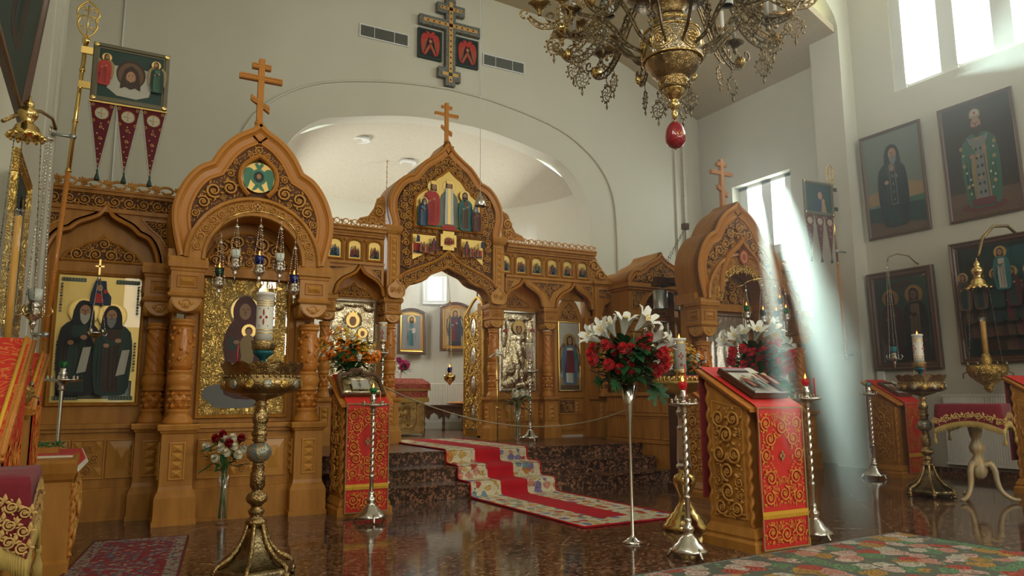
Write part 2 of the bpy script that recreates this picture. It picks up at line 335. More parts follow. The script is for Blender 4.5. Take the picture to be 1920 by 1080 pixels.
def dup(root, loc=None, rz=None, label=None, group=None):
    r = root.copy(); COL.objects.link(r)
    if loc is not None: r.location = loc
    if rz is not None: r.rotation_euler = (0, 0, rz)
    if label: r['label'] = label
    if group: r['group'] = group
    for ch in list(root.children):
        c = ch.copy(); COL.objects.link(c); c.parent = r
        for g in list(ch.children): d = g.copy(); COL.objects.link(d); d.parent = c
    return r
def struct(name, mb, m, label=None):
    return tag(mb.build(name, m), label, None, None, 'structure')
def mir(half):
    """half outline from the apex (x=0) to the right foot -> full path left foot .. apex .. right foot"""
    return [(-x, z) for x, z in half[::-1] if x > 1e-6]+[(x, z) for x, z in half if x <= 1e-6][:1]+[(x, z) for x, z in half if x > 1e-6]
def smooth(pts, k=3, keep=()):
    """Catmull-Rom through pts, keeping sharp corners at the indices in keep"""
    out = []; segs = []; cur = [pts[0]]
    for i, p in enumerate(pts[1:], 1):
        cur.append(p)
        if i in keep: segs.append(cur); cur = [p]
    segs.append(cur)
    for sg in segs:
        if len(sg) < 2: continue
        for i in range(len(sg)-1):
            p0 = sg[max(i-1, 0)]; p1 = sg[i]; p2 = sg[i+1]; p3 = sg[min(i+2, len(sg)-1)]
            for j in range(k):
                t = j/k; out.append(tuple(.5*((2*p1[d])+(-p0[d]+p2[d])*t+(2*p0[d]-5*p1[d]+4*p2[d]-p3[d])*t*t+(-p0[d]+3*p1[d]-3*p2[d]+p3[d])*t**3) for d in (0, 1)))
    out.append(tuple(pts[-1])); return out
def inside(p, poly):
    x, y = p; c = False; n = len(poly); j = n-1
    for i in range(n):
        xi, yi = poly[i]; xj, yj = poly[j]
        if (yi > y) != (yj > y) and x < (xj-xi)*(y-yi)/(yj-yi)+xi: c = not c
        j = i
    return c
def edist(p, poly):
    d = 1e9; n = len(poly)
    for i in range(n):
        ax, ay = poly[i]; bx, by = poly[(i+1) % n]; dx, dy = bx-ax, by-ay; L = dx*dx+dy*dy
        t = 0 if L < 1e-12 else max(0, min(1, ((p[0]-ax)*dx+(p[1]-ay)*dy)/L)); q = math.hypot(p[0]-ax-t*dx, p[1]-ay-t*dy)
        if q < d: d = q
    return d
def scroll(mb, cx, cz, r, y, rnd, m=0, hand=1, a0=None, th=1.0):
    """one carved acanthus scroll: a tapering spiral stem, leaves outside, a flower in the middle"""
    a0 = rnd.uniform(0, 2*PI) if a0 is None else a0; N = 15; pts = []; rad = []
    for i in range(N):
        t = i/(N-1); a = a0+hand*t*3.0*PI; rr = r*(.93-.66*t); pts.append((cx+rr*math.cos(a), y-r*.18-.16*r*math.sin(t*PI), cz+rr*math.sin(a))); rad.append(r*th*(.155-.06*t))
    mb.tube(pts, rad, 5, m)
    for k in range(4):
        a = a0+hand*(.4+k*1.45); b = a+hand*.9; x, z = cx+r*.86*math.cos(a), cz+r*.86*math.sin(a)
        leafp(mb, (x, y-.14*r, z), b, r*.62, r*.30, m)
    for k in range(5):
        a = a0+k*2*PI/5; mb.sph((cx+r*.16*math.cos(a), y-.26*r, cz+r*.16*math.sin(a)), (r*.13, r*.12, r*.13), 6, m, 4)
def leafp(mb, p, a, L, w, m=0):
    c, s_ = math.cos(a), math.sin(a); x, y, z = p
    def q(u, v, d): return (x+u*c-v*s_, y-d, z+u*s_+v*c)
    mb.add([q(0, 0, 0), q(L*.4, w*.5, w*.15), q(L*.4, 0, w*.95), q(L*.4, -w*.5, w*.15), q(L, 0, 0), q(L*.75, w*.25, w*.1), q(L*.75, -w*.25, w*.1)],
           [(0, 2, 1), (0, 3, 2), (1, 2, 5), (2, 4, 5), (2, 6, 4), (2, 3, 6)], m, True)
def pack(mb, poly, y, rmax, rmin, rnd, m=0, tries=900, holes=(), sym=True, th=1.0, ground=True):
    """fill a polygon with scrolls of falling size, mirrored about x=0 when sym"""
    xs = [p[0] for p in poly]; zs = [p[1] for p in poly]; done = []
    if ground: mb.prism(list(poly), y-.001, y+.004, m+1)  # backing sheet; in the darkened oak it paints shade between scrolls
    r = rmax
    for k in range(tries):
        if k % (tries//8) == 0: r = rmax-(rmax-rmin)*(k/tries)
        x = rnd.uniform(min(xs), max(xs)) if not sym else rnd.uniform(0, max(xs)); z = rnd.uniform(min(zs), max(zs))
        if sym and x < r*.95:
            if x < r*.35: x = 0
            else: continue
        if not inside((x, z), poly) or edist((x, z), poly) < r*.93: continue
        if any(inside((x, z), h) or edist((x, z), h) < r*.93 for h in holes): continue
        if any((x-a)**2+(z-b)**2 < ((r+c)*.93)**2 for a, b, c in done): continue
        done.append((x, z, r)); h = 1 if x > 0 else -1; a0 = rnd.uniform(0, 2*PI)
        scroll(mb, x, z, r, y, rnd, m, h, a0, th)
        if sym and x > 0: scroll(mb, -x, z, r, y, rnd, m, -h, PI-a0, th)
    for k in range(tries):   # loose leaves between the scrolls
        x = rnd.uniform(0 if sym else min(xs), max(xs)); z = rnd.uniform(min(zs), max(zs)); q = rmin*.55
        if not inside((x, z), poly) or edist((x, z), poly) < q or any(inside((x, z), h) or edist((x, z), h) < q for h in holes): continue
        if any((x-a)**2+(z-b)**2 < ((q+c)*.88)**2 for a, b, c in done): continue
        done.append((x, z, q)); a = rnd.uniform(0, 2*PI); c, s_ = math.cos(a), math.sin(a)
        for sg in ((1, -1) if sym else (1,)):
            leafp(mb, (sg*(x-c*q), y-q*.1, z-s_*q), a if sg > 0 else PI-a, q*2.3, q*.9, m)
    return done
def band_scrolls(mb, path, r, y, rnd, m=0, th=1.0):
    """a row of scrolls along a path, alternately turned, joined by a wavy stem"""
    P = [Vector((p[0], p[1])) for p in path]; L = [0]
    for i in range(1, len(P)): L.append(L[-1]+(P[i]-P[i-1]).length)
    mb.sweep(path, [(-r*.97, y-.001), (r*.97, y-.001), (r*.97, y+.003), (-r*.97, y+.003)], m=m+1)  # backing strip in darkened oak, painted shade behind the row
    n = max(1, round(L[-1]/(2*r*1.02))); step = L[-1]/n
    def at(d):
        for i in range(1, len(P)):
            if L[i] >= d or i == len(P)-1:
                t = (d-L[i-1])/max(L[i]-L[i-1], 1e-9); q = P[i-1].lerp(P[i], t); g = (P[i]-P[i-1]).normalized(); return q, g
    for k in range(n):
        q, g = at((k+.5)*step); h = 1 if k % 2 else -1; scroll(mb, q.x, q.y, r*.97, y, rnd, m, h, math.atan2(g.y, g.x)+(PI if h > 0 else 0), th)
        q, g = at((k+1)*step if k < n-1 else L[-1]*.999); nn = Vector((-g.y, g.x))
        for s_ in (1, -1):
            if k < n-1: w_ = q+nn*s_*r*.5; leafp(mb, (w_.x, y-.05*r, w_.y), math.atan2(g.y, g.x)+s_*.9, r*.7, r*.3, m)
def cresting(mb, x0, x1, z, h, y, rnd, m=0, pitch=.13):
    """openwork cresting: alternating wave scrolls and leaves on a rail"""
    n = max(1, round((x1-x0)/pitch)); p = (x1-x0)/n
    mb.box(x0, x1, y-.008, y+.02, z, z+h*.12, m)
    for i in range(n):
        cx = x0+(i+.5)*p; pts = []; rad = []
        for k in range(13):
            t = k/12; a = PI*1.15-t*PI*2.1; rr = p*.36*(1-.45*t); pts.append((cx-p*.05+rr*math.cos(a), y, z+h*.5+rr*math.sin(a)*h/(p*.8))); rad.append(p*.075*(1-.35*t))
        mb.tube(pts, rad, 5, m)
        pts = [(cx-p*.5, y, z+h*.1), (cx-p*.42, y, z+h*.45), (cx-p*.36, y, z+h*.62)]; mb.tube(pts, p*.06, 5, m)
        for a in (.2, .9, 1.6, 2.3, 2.95): leafp(mb, (cx+p*.46, y, z+h*.55), a, p*.26, p*.16, m)
        mb.tube([(cx+p*.46, y, z), (cx+p*.46, y, z+h*.6)], p*.05, 5, m); mb.sph((cx+p*.46, y-.004, z+h*.58), p*.09, 6, m, 4)
        mb.sph((cx+p*.05, y, z+h*.2), p*.1, 6, m, 4)
def ell(cx, cz, rx, rz, n=20, a0=0, a1=2*PI): return [(cx+rx*math.cos(a0+(a1-a0)*i/n), cz+rz*math.sin(a0+(a1-a0)*i/n)) for i in range(n if abs(a1-a0-2*PI) < 1e-6 else n+1)]
def rect(x0, x1, z0, z1): return [(x0, z0), (x1, z0), (x1, z1), (x0, z1)]
def framem(mb, x0, x1, z0, z1, y, w_, d, m=0):
    """mitred picture-frame moulding around a rectangle (opening x0..x1, z0..z1), front at y-d"""
    mb.sweep([(x0, z0), (x0, z1), (x1, z1), (x1, z0)], [(0, y), (0, y-d*.5), (w_*.25, y-d*.6), (w_*.35, y-d), (w_*.8, y-d*.9), (w_, y-d*.5), (w_, y)], True, m)
def panel(mb, x0, x1, z0, z1, y, m=0, w_=.014, d=.012): framem(mb, x0+w_, x1-w_, z0+w_, z1-w_, y, w_, d, m)

# ---------------------------------------------------------------- the building
PLAT = .465
mb = MB(); mb.box(-2, 11, -6.6, 14.6, -.1, 0); struct('floor', mb, floor_m)
mb = MB()
for k, (y0, xr) in enumerate(((7.5, 6.33), (7.83, 6.36), (8.16, 6.42))):
    mb.box(1.9, xr+.1, y0, 14.4 if k == 2 else 8.4, k*.155, (k+1)*.155-.018); mb.box(1.9, xr+.1, y0-.02, 14.4 if k == 2 else 8.4, (k+1)*.155-.018, (k+1)*.155)
mb.box(6.5, 10.4, 9.25, 14.4, 0, PLAT)
tag(mb.build('altar_steps', step_m), 'three dark speckled granite steps up to the altar platform', None, None, 'structure')

# back wall with the wide sanctuary arch
AX = 4.9
ia = [(0, 5.70), (.6, 5.68), (1.15, 5.60), (1.7, 5.48), (2.15, 5.36), (2.48, 5.13), (2.70, 4.82), (2.81, 4.48), (2.83, 3.9), (2.83, 2.0), (2.83, 0.0)]
ia = [(AX+x, z) for x, z in mir(smooth(ia[:9], 3)+ia[9:])]
oa = [(0, 6.26), (.7, 6.22), (1.5, 6.10), (2.2, 5.92), (2.7, 5.66), (3.05, 5.36), (3.28, 5.0), (3.38, 4.6), (3.41, 4.0), (3.41, 2.0), (3.41, 0)]
oa = [(AX+x, z) for x, z in mir(smooth(oa[:9], 3)+oa[9:])]
roofL = [(-2.6, 5.0), (-1.0, 6.3), (1.4, 7.35), (2.9, 7.95), (4.3, 8.16), (5.67, 8.14), (7.02, 8.07), (8.73, 7.52), (10.9, 6.56)]
mb = MB(); poly = [(-2.6, 0)]+roofL+[(10.9, 0)]+ia[::-1]
mb.prism(poly, 11.0, 11.32); struct('wall_back', mb, plaster)
# raised moulded edge of the shallow outer arch, and the flat band inside set back
mb = MB(); mb.sweep(oa, [(.0, 11.0), (.0, 10.972), (.018, 10.962), (.036, 10.972), (.036, 11.0)], sm=False); struct('trim_1', mb, plaster)
mb = MB()
mb.tube([(-.05, 10.985, 3.0), (-.05, 10.985, 6.9)], .012, 8); mb.tube([(5.47, 10.985, 6.25), (5.47, 10.985, 8.15)], .007, 6)
struct('trim_2', mb, whitep)
mb = MB(); mb.box(9.79, 9.84, 10.95, 11.0, 0, 6.95); mb.box(9.98, 10.06, 10.93, 11.0, 0, 6.85); struct('trim_4', mb, plaster)
# apse behind the arch: round wall and low domed ceiling
mb = MB(); N = 36; ap = [(AX+2.83*math.cos(PI*i/N), 11.32+2.75*math.sin(PI*i/N)) for i in range(N+1)]
def apz(x, y):
    d = math.hypot((x-AX)/2.83, (y-11.32)/2.75); return 5.78-.85*d**2.2
win_i = (13, 14); sun_i = (4, 5)
for i in range(N):
    (xa, ya), (xb, yb) = ap[i], ap[i+1]; za, zb = apz(xa, ya), apz(xb, yb)
    if i in win_i: mb.add([(xa, ya, 0), (xb, yb, 0), (xb, yb, 3.0), (xa, ya, 3.0)], [(0, 1, 2, 3)]); mb.add([(xa, ya, 3.55), (xb, yb, 3.55), (xb, yb, zb), (xa, ya, za)], [(0, 1, 2, 3)])
    elif i in sun_i: mb.add([(xa, ya, 0), (xb, yb, 0), (xb, yb, 2.6), (xa, ya, 2.6)], [(0, 1, 2, 3)]); mb.add([(xa, ya, 3.4), (xb, yb, 3.4), (xb, yb, zb), (xa, ya, za)], [(0, 1, 2, 3)])
    else: mb.add([(xa, ya, 0), (xb, yb, 0), (xb, yb, zb), (xa, ya, za)], [(0, 1, 2, 3)], 0, True)
o = mb.build('wall_apse', plaster, recalc=False); o['kind'] = 'structure'
mb = MB(); G = 14
for a in range(G):
    for i in range(N):
        q = []
        for (aa, ii) in ((a, i), (a+1, i), (a+1, i+1), (a, i+1)):
            t = aa/G; x = AX+(ap[ii][0]-AX)*t; y = 11.32+(ap[ii][1]-11.32)*t; q.append((x, y, apz(x, y)))
        mb.add(q, [(0, 1, 2, 3)], 0, True)
o = mb.build('ceiling_apse', rough_plaster, recalc=False); o['kind'] = 'structure'
mb = MB(); mb.box(2.0, 7.8, 11.32, 14.3, 5.95, 6.1); mb.box(AX-3.1, AX+3.1, 11.30, 11.36, 5.80, 6.1); struct('ceiling_apse_cover', mb, plaster)
# window in the apse
(xa, ya), (xb, yb) = ap[13], ap[15]
mb = MB(); mb.M = Matrix.Translation(((xa+xb)/2, (ya+yb)/2, 3.0)) @ Matrix.Rotation(math.atan2(ya-yb, xa-xb), 4, 'Z')
W = math.hypot(xa-xb, ya-yb)/2
framem(mb, -W+.05, W-.05, .05, .5, .05, .05, .12); mb.box(-W, -W+.1, -.01, .1, 0, .55); mb.box(W-.1, W, -.01, .1, 0, .55); mb.box(-W, W, -.08, .12, -.04, .0); struct('window_3', mb, whitep)

# ceiling of the nave: folded planes running towards the camera
def slab(name, pts, y0, y1, m, th=.12):
    mb = MB(); mb.prism(pts+[(x, z+th) for x, z in pts[::-1]], y0, y1); return struct(name, mb, m)
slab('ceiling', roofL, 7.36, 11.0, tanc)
# right side: chancel wall with its window, pier, transverse arch, nave wall
def wallx(name, x0, x1, y0, y1, z0, z1, holes, m, lab=None):
    """wall slab in a YZ plane with rectangular openings"""
    mb = MB(); ys = sorted({y0, y1}|{h[0] for h in holes}|{h[1] for h in holes}); zs = sorted({z0, z1}|{h[2] for h in holes}|{h[3] for h in holes})
    for i in range(len(ys)-1):
        for j in range(len(zs)-1):
            cy, cz = (ys[i]+ys[i+1])/2, (zs[j]+zs[j+1])/2
            if any(h[0] < cy < h[1] and h[2] < cz < h[3] for h in holes): continue
            mb.box(x0, x1, ys[i], ys[i+1], zs[j], zs[j+1])
    return struct(name, mb, m, lab)
wallx('wall_chancel_right', 10.48, 10.80, 7.85, 11.0, 0, 6.8, [(8.74, 10.13, 3.62, 5.08)], plaster)
wallx('wall_pier_right', 10.08, 10.80, 7.3, 7.85, 0, 7.14, [], plaster)
wallx('wall_nave_right', 10.38, 10.62, -6.6, 7.3, 0, 8.4, [(4.0, 6.62, 5.68, 8.2), (1.3, 3.6, 5.68, 8.2)], plaster)
# transverse arch spanning the nave in front of the chancel
hf = [(0, 8.35), (1.5, 8.3), (3.0, 8.15), (4.0, 7.95), (4.7, 7.6), (5.1, 7.25), (5.2, 7.0)]
tr = [(4.88+x, z) for x, z in mir(smooth(hf, 3))]
mb = MB(); tq = [(-1.6, 7.0)]+tr+[(10.38, 7.0)]
for (xa, za), (xb, zb) in zip(tq[:-1], tq[1:]):
    if xb-xa > 1e-4: mb.add([(xa, 7.304, za), (xb, 7.304, zb), (xb, 7.304, 9.0), (xa, 7.304, 9.0), (xa, 7.6, za), (xb, 7.6, zb), (xb, 7.6, 9.0), (xa, 7.6, 9.0)], [(0, 1, 2, 3), (5, 4, 7, 6), (4, 5, 1, 0)])
mb.box(10.37, 10.8, 7.295, 7.86, 6.95, 9.0); struct('wall_transverse_arch', mb, plaster)
# left side: pier beside the camera, nave wall, chancel wall
wallx('wall_pier_left', -1.6, -.5, 5.0, 7.45, 0, 8.4, [], plaster)
wallx('wall_nave_left', -1.9, -1.62, -6.6, 7.4, 0, 8.4, [], plaster)
wallx('wall_chancel_left', -1.9, -1.6, 7.45, 11.0, 0, 6.8, [], plaster)
mb = MB(); mb.box(-1.9, 10.6, -6.8, -6.5, 0, 8.6); struct('wall_rear', mb, plaster)
mb = MB(); mb.box(-2.0, 10.9, -6.7, 7.3, 8.35, 8.5); mb.box(-2.0, 10.9, 7.3, 11.3, 9.0, 9.1); struct('ceiling_nave', mb, plaster)
mb = MB(); mb.box(-.53, -.488, 6.35, 6.42, 0, 6.8); mb.box(-.53, -.476, 7.1, 7.40, 0, 6.8); struct('trim_3', mb, plaster)
mb = MB(); mb.box(10.36, 10.42, -6, 7.28, 0, .09); struct('baseboard_right', mb, step_m)

# window frames (right nave window with three lights, chancel window)
mb = MB(); X0 = 10.385
mb.box(X0+.09, X0+.2, 4.0, 6.62, 5.68, 5.76); 
for y0, y1 in ((6.46, 6.62), (5.68, 5.92), (4.92, 5.18), (4.0, 4.3)): mb.box(X0+.06, X0+.2, y0, y1, 5.68, 8.2)
for y in (6.44, 5.66, 4.9): mb.box(X0+.02, X0+.12, y, y+.03, 5.76, 8.2)
struct('window_1', mb, whitep, 'tall right nave window with three blazing lights between grey mullions')
mb = MB()
for y0, y1 in ((9.92, 10.13), (9.34, 9.56), (8.74, 9.02)): mb.box(10.66, 10.75, y0, y1, 3.62, 5.08)
mb.box(10.66, 10.75, 8.74, 10.13, 3.62, 3.82); mb.box(10.66, 10.75, 8.74, 10.13, 5.02, 5.08)
for y0, y1 in ((9.56, 9.92), (9.02, 9.34)): framem(mb, 0, 0, 0, 0, 0, 0, 0) if 0 else None
struct('window_2', mb, whitep, 'chancel window above the right shrine with two bright panes')
mb = MB()
for y0, y1 in ((1.3, 1.6), (2.25, 2.5), (3.15, 3.4)): mb.box(X0+.06, X0+.2, y0, y1, 5.68, 8.2)
struct('window_4', mb, whitep)
# rear and left window frames (behind the camera; seen only in reflections)
mb = MB()
for x in (3.95, 4.75):
    mb.box(x-.02, x+.02, -6.44, -6.42, 3.1, 4.4); mb.box(x-.25, x+.25, -6.44, -6.42, 3.7, 3.74); mb.box(x-.3, x+.3, -6.44, -6.40, 2.95, 3.1)
struct('window_5', mb, whitep)

# ---------------------------------------------------------------- carved oak joinery: shared pieces
rnd = random.Random(7)
def arc(r, z, a0, a1, n=14): return [(r*math.cos(R(a0+(a1-a0)*i/n)), z+r*math.sin(R(a0+(a1-a0)*i/n))) for i in range(n+1)]
def pedestal(par, x, y, z0, z1, wd=.33, pan=4, side=True):
    """flared square pedestal with a column of little pyramids on its face; y = its front"""
    h = z1-z0; c = y+wd/2; mb = MB(); s = wd/.33
    mb.stack(x, c, [(z0, .355*s), (z0+.05*h, .355*s), (z0+.055*h, .335*s), (z0+.27*h, .335*s), (z0+.31*h, .31*s), (z0+.34*h, .28*s), (z0+.38*h, .268*s), (z0+.90*h, .262*s), (z0+.91*h, .285*s), (z0+.935*h, .30*s), (z0+.94*h, .335*s), (z0+.985*h, .345*s), (z1, .335*s)])
    o = mb.build('pedestal', wood, par)
    mb = MB(); f = c-.134*s; pz0, pz1 = z0+.46*h, z0+.80*h; pw = .05*s
    framem(mb, x-pw, x+pw, pz0, pz1, f, .016, .014); n = pan
    for k in range(n): mb.pyr(x, pz0+(k+.5)*(pz1-pz0)/n, pw*1.9, (pz1-pz0)/n*.95, f, .03)
    if side:
        mb.M = Matrix.Translation((x, c, 0)) @ Matrix.Rotation(R(-90), 4, 'Z') @ Matrix.Translation((-x, -c, 0))
        framem(mb, x-pw, x+pw, pz0, pz1, f, .016, .014)
        for k in range(n): mb.pyr(x, pz0+(k+.5)*(pz1-pz0)/n, pw*1.9, (pz1-pz0)/n*.95, f, .03)
    mb.build('pyramid_panel', woodc, o)
    return o
def column(par, x, y, z0, z1, ztop, r=.088, twist=False, back=False):
    """turned and carved column z0..z1, then capital and moulded block up to ztop"""
    h = z1-z0; mb = MB(); q = lambda t: z0+t*h; mb.lathe(x, y, [(r*.7, q(.13)), (r*.7, q(.94))], 12, 0)
    mb.lathe(x, y, [(r*1.45, q(0)), (r*1.45, q(.02)), (r*1.3, q(.05)), (r*1.1, q(.075)), (r*1.05, q(.10)), (r*1.15, q(.115)), (r*1.15, q(.13)), (r*1.0, q(.14))], 28, 0)
    mb.lathe(x, y, [(r*1.0, q(.31)), (r*1.14, q(.32)), (r*1.14, q(.335)), (r*1.02, q(.345)), (r*1.18, q(.37)), (r*1.27, q(.41)), (r*1.22, q(.45)), (r*1.05, q(.475)), (r*1.16, q(.485)), (r*1.16, q(.50)), (r*1.0, q(.51))], 28, 0)
    mb.lathe(x, y, [(r*.95, q(.93)), (r*1.12, q(.94)), (r*1.12, q(.955)), (r*.98, q(.965)), (r*1.1, q(.975)), (r*1.15, q(.99)), (r*1.0, q(1.0))], 28, 0)
    o = mb.build('column', woods, par)
    mb = MB(); N = 8; M_ = 3; za, zb = q(.14), q(.31); mb.lathe(x, y, [(r*.93, za), (r*.93, zb)], 24, 0)
    for j in range(M_):
        for k in range(N):
            a = 2*PI*(k+.5*(j % 2))/N; c_, s_ = math.cos(a), math.sin(a); zc = za+(j+.5)*(zb-za)/M_; hw = PI/N*.95; hh = (zb-za)/M_*.49
            P = lambda da, dz, rr: (x+rr*math.cos(a+da), y+rr*math.sin(a+da), zc+dz)
            mb.add([P(-hw, 0, r*.95), P(0, -hh, r*.95), P(hw, 0, r*.95), P(0, hh, r*.95), P(0, 0, r*1.22)], [(0, 1, 4), (1, 2, 4), (2, 3, 4), (3, 0, 4)])
    mb.build('diamond_drum', woodp, o)
    mb = MB()
    if twist:
        n = 48; rows = 30; vs = []; fs = []
        for i in range(rows+1):
            t = i/rows; z = q(.51)+t*(q(.93)-q(.51)); e = 1-.10*t
            for k in range(n): a = 2*PI*k/n; rr = r*e*(.93+.11*abs(math.sin(3*(a+t*4.2)))); vs.append((x+rr*math.cos(a), y+rr*math.sin(a), z))
        for i in range(rows):
            for k in range(n): a = i*n+k; b = i*n+(k+1) % n; fs.append((a, b, b+n, a+n))
        mb.add(vs, fs, 0, True)
    else:
        mb.lathe(x, y, [(r*.9, q(.51)), (r*1.0, q(.56)), (r*1.08, q(.64)), (r*1.08, q(.72)), (r*.98, q(.82)), (r*.9, q(.90)), (r*.95, q(.93))], 28, 0)
        rr_ = random.Random(int(x*100)); zc0, zc1 = q(.53), q(.92)
        for s_ in (0, PI):   # climbing vine wound round the shaft
            pts = []; 
            for i in range(26):
                t = i/25; a = s_+t*4.6; R_ = r*(1.02+.05*math.sin(PI*t)); pts.append((x+R_*math.cos(a), y+R_*math.sin(a), zc0+t*(zc1-zc0)))
            mb.tube(pts, r*.11, 5)
            for i in range(1, 12):
                t = i/12; a = s_+t*4.6+.5*(-1)**i; R_ = r*(1.03+.05*math.sin(PI*t)); p = (x+R_*math.cos(a), y+R_*math.sin(a), zc0+t*(zc1-zc0)+.02); mb.sph(p, (r*.2, r*.2, r*.26), 6, 0, 4)
    mb.build('carved_shaft', woodp, o)
    # capital: a cube tapering below with half-round faces
    H = ztop-z1; wc = r*2.9; mb = MB(); m = PI/2
    for k in range(4):
        mb.M = Matrix.Translation((x, y, 0)) @ Matrix.Rotation(k*PI/2, 4, 'Z')
        zt = z1+.34*H; rr = wc/2
        mb.prism([(-rr, zt)]+[(rr*math.cos(a), zt-rr*1.02*math.sin(a)) for a in [PI-PI*i/12 for i in range(1, 12)]]+[(rr, zt)], -rr, -rr*.1)
        mb.sweep([(rr*.86*math.cos(PI*i/12), zt-.01-rr*.86*math.sin(PI*i/12)) for i in range(13)], [(-.005, -rr-.008), (.005, -rr-.008), (.005, -rr), (-.005, -rr)])
        for a in (PI*.5, PI*.22, PI*.78): mb.sph((rr*.45*math.cos(a), -rr-.002, zt-.012-rr*.45*math.sin(a)), (rr*.16, .01, rr*.16), 8, 0, 4)
        mb.tube([(rr*.3*math.cos(t), -rr-.003, zt-rr*.45+rr*.3*math.sin(t)) for t in [2*PI*i/12 for i in range(13)]], .006, 4)
    mb.M = None
    mb.build('capital', woodc, o)
    mb = MB(); wb = wc*1.08
    b = z1+.34*H
    mb.stack(x, y, [(b, wb*1.02), (b+.025*H, wb*1.12), (b+.06*H, wb*1.14), (b+.075*H, wb*1.04), (b+.10*H, wb), (b+.42*H, wb), (b+.43*H, wb*1.06), (b+.47*H, wb*1.08), (b+.49*H, wb*1.2), (b+.58*H, wb*1.24), (b+.60*H, wb*1.2), (ztop, wb*1.17)])
    for k in range(4):
        mb.M = Matrix.Translation((x, y, 0)) @ Matrix.Rotation(k*PI/2, 4, 'Z'); f = -wb/2; z_ = b+.26*H; w_ = wb*.24; h_ = .085*H
        framem(mb, -w_-.012, w_+.012, z_-h_, z_+h_, f, .01, .012)
        mb.add([(-w_, f, z_-h_*.8), (w_, f, z_-h_*.8), (w_, f, z_+h_*.8), (-w_, f, z_+h_*.8), (-w_*.55, f-.02, z_), (w_*.55, f-.02, z_)], [(0, 1, 5, 4), (1, 2, 5), (2, 3, 4, 5), (3, 0, 4)])
    mb.build('moulded_block', wood, o)
    return o
def cross8(par, z0, h, name='cross', y=0, t=.05):
    """eight-pointed cross on a turned knob, z0 = foot"""
    mb = MB(); zb = z0+.14*h; k = h/.73; w_ = .028*k
    mb.lathe(0, y, [(.045*k, z0), (.045*k, z0+.02*k), (.032*k, z0+.03*k), (.042*k, z0+.05*k), (.045*k, z0+.065*k), (.038*k, z0+.085*k), (.024*k, z0+.10*k), (.024*k, z0+.11*k)], 18)
    def bar(x0, x1, a, b, c=None, d=None):
        P = [(x0, a), (x1, b), (x1, d if d is not None else b+.055*k), (x0, c if c is not None else a+.055*k)]; mb.prism(P, y-t/2, y+t/2)
        cx = (P[0][0]+P[2][0])/2; cz = (P[0][1]+P[2][1])/2; Q = [(cx+(px-cx)*.94, cz+(pz-cz)*.55) for px, pz in P]
        mb.sweep(Q, [(-.003, y-t/2-.006), (.003, y-t/2-.006), (.003, y-t/2), (-.003, y-t/2)], True)
    mb.prism([(-w_, z0+.09*k), (w_, z0+.09*k), (w_, z0+h), (-w_, z0+h)], y-t/2-.004, y+t/2+.004)
    bar(-.205*k, .205*k, z0+.50*k, z0+.50*k); bar(-.09*k, .09*k, z0+.625*k, z0+.625*k); bar(-.09*k, .09*k, z0+.30*k, z0+.18*k, z0+.35*k, z0+.23*k)
    return mb.build(name, woods, par)
RIM = [(0, 0), (0, -.035), (-.02, -.05), (-.045, -.05), (-.055, -.035), (-.075, -.02), (-.125, -.012), (-.14, -.024), (-.158, -.024), (-.165, 0)]
def sc_prof(prof, s, y): return [(a*s, y+b*s) for a, b in prof]
def baserail(par, x0, x1, y, z0, z1, cols, name='plinth'):
    """panelled base between pedestals with carved squares and big pyramids"""
    h = z1-z0; mb = MB(); mb.box(x0, x1, y, y+.12, z0, z1-.06*h); mb.box(x0, x1, y-.05, y+.12, z0, z0+.30*h); mb.box(x0, x1, y-.065, y+.12, z0, z0+.035*h)
    mb.box(x0, x1, y-.035, y, z0+.30*h, z0+.33*h); mb.box(x0, x1, y-.055, y+.12, z1-.05*h, z1); mb.box(x0, x1, y-.03, y+.12, z1-.09*h, z1-.05*h)
    o = mb.build(name, wood, par)
    pz0, pz1 = z0+.44*h, z0+.82*h; mb = MB(); rr = random.Random(3)
    for (a, b, kind) in cols:
        framem(mb, a, b, pz0, pz1, y, .015, .016); cx, cz = (a+b)/2, (pz0+pz1)/2; w_, h_ = b-a, pz1-pz0
        if kind == 'p':
            mb.pyr(cx, cz, w_*.98, h_*.98, y, .022); mb.pyr(cx, cz+h_*.0, w_*.42, h_*.62, y-.012, .03)
        else:
            for sx in (-1, 1):
                for sz in (-1, 1): mb.pyr(cx+sx*w_*.36, cz+sz*h_*.36, w_*.26, h_*.26, y, .022)
                scroll(mb, cx+sx*w_*.2, cz+.0, w_*.18, y, rr, 0, sx, .5); scroll(mb, cx, cz+sx*h_*.3, w_*.16, y, rr, 0, sx, 2)
                scroll(mb, cx, cz+sx*h_*.0, w_*.13, y, rr, 0, sx, 3)
    mb.build('carved_panel', woodc, o)
    return o
def openpoly(path, zb): return [(path[0][0], zb)]+list(path)+[(path[-1][0], zb)]
def spandrel(mb, x0, x1, ztop, arch, y0, y1, m=0):
    """board x0..x1 up to ztop with an arch-shaped opening cut from below"""
    zb = arch[0][1]; mb.prism([(x0, zb)]+list(arch)+[(x1, arch[-1][1]), (x1, ztop), (x0, ztop)], y0, y1, m)
def lunette(par, arch, s, zbase, y, cx=0, rmax=.07, rmin=.028):
    """carved tympanum board under an arch: a smaller copy of the arch filled with scrolls"""
    P = [(x*s[0]+cx, zbase+(z-arch[0][1])*s[1]) for x, z in arch]
    mb = MB(); mb.sweep(P+[P[0]], [(0, y), (0, y-.022), (-.012, y-.028), (-.022, y-.018), (-.022, y)])
    o = mb.build('tympanum_rim', wood, par)
    mb = MB(); Q = [((x-cx), z) for x, z in P]; rr = random.Random(int(abs(P[0][0]*1000)))
    mb.M = Matrix.Translation((cx, 0, 0)); pack(mb, Q, y, rmax, rmin, rr, tries=700, th=1.1); mb.build('tympanum_carving', [woodc, wood_shade], par)

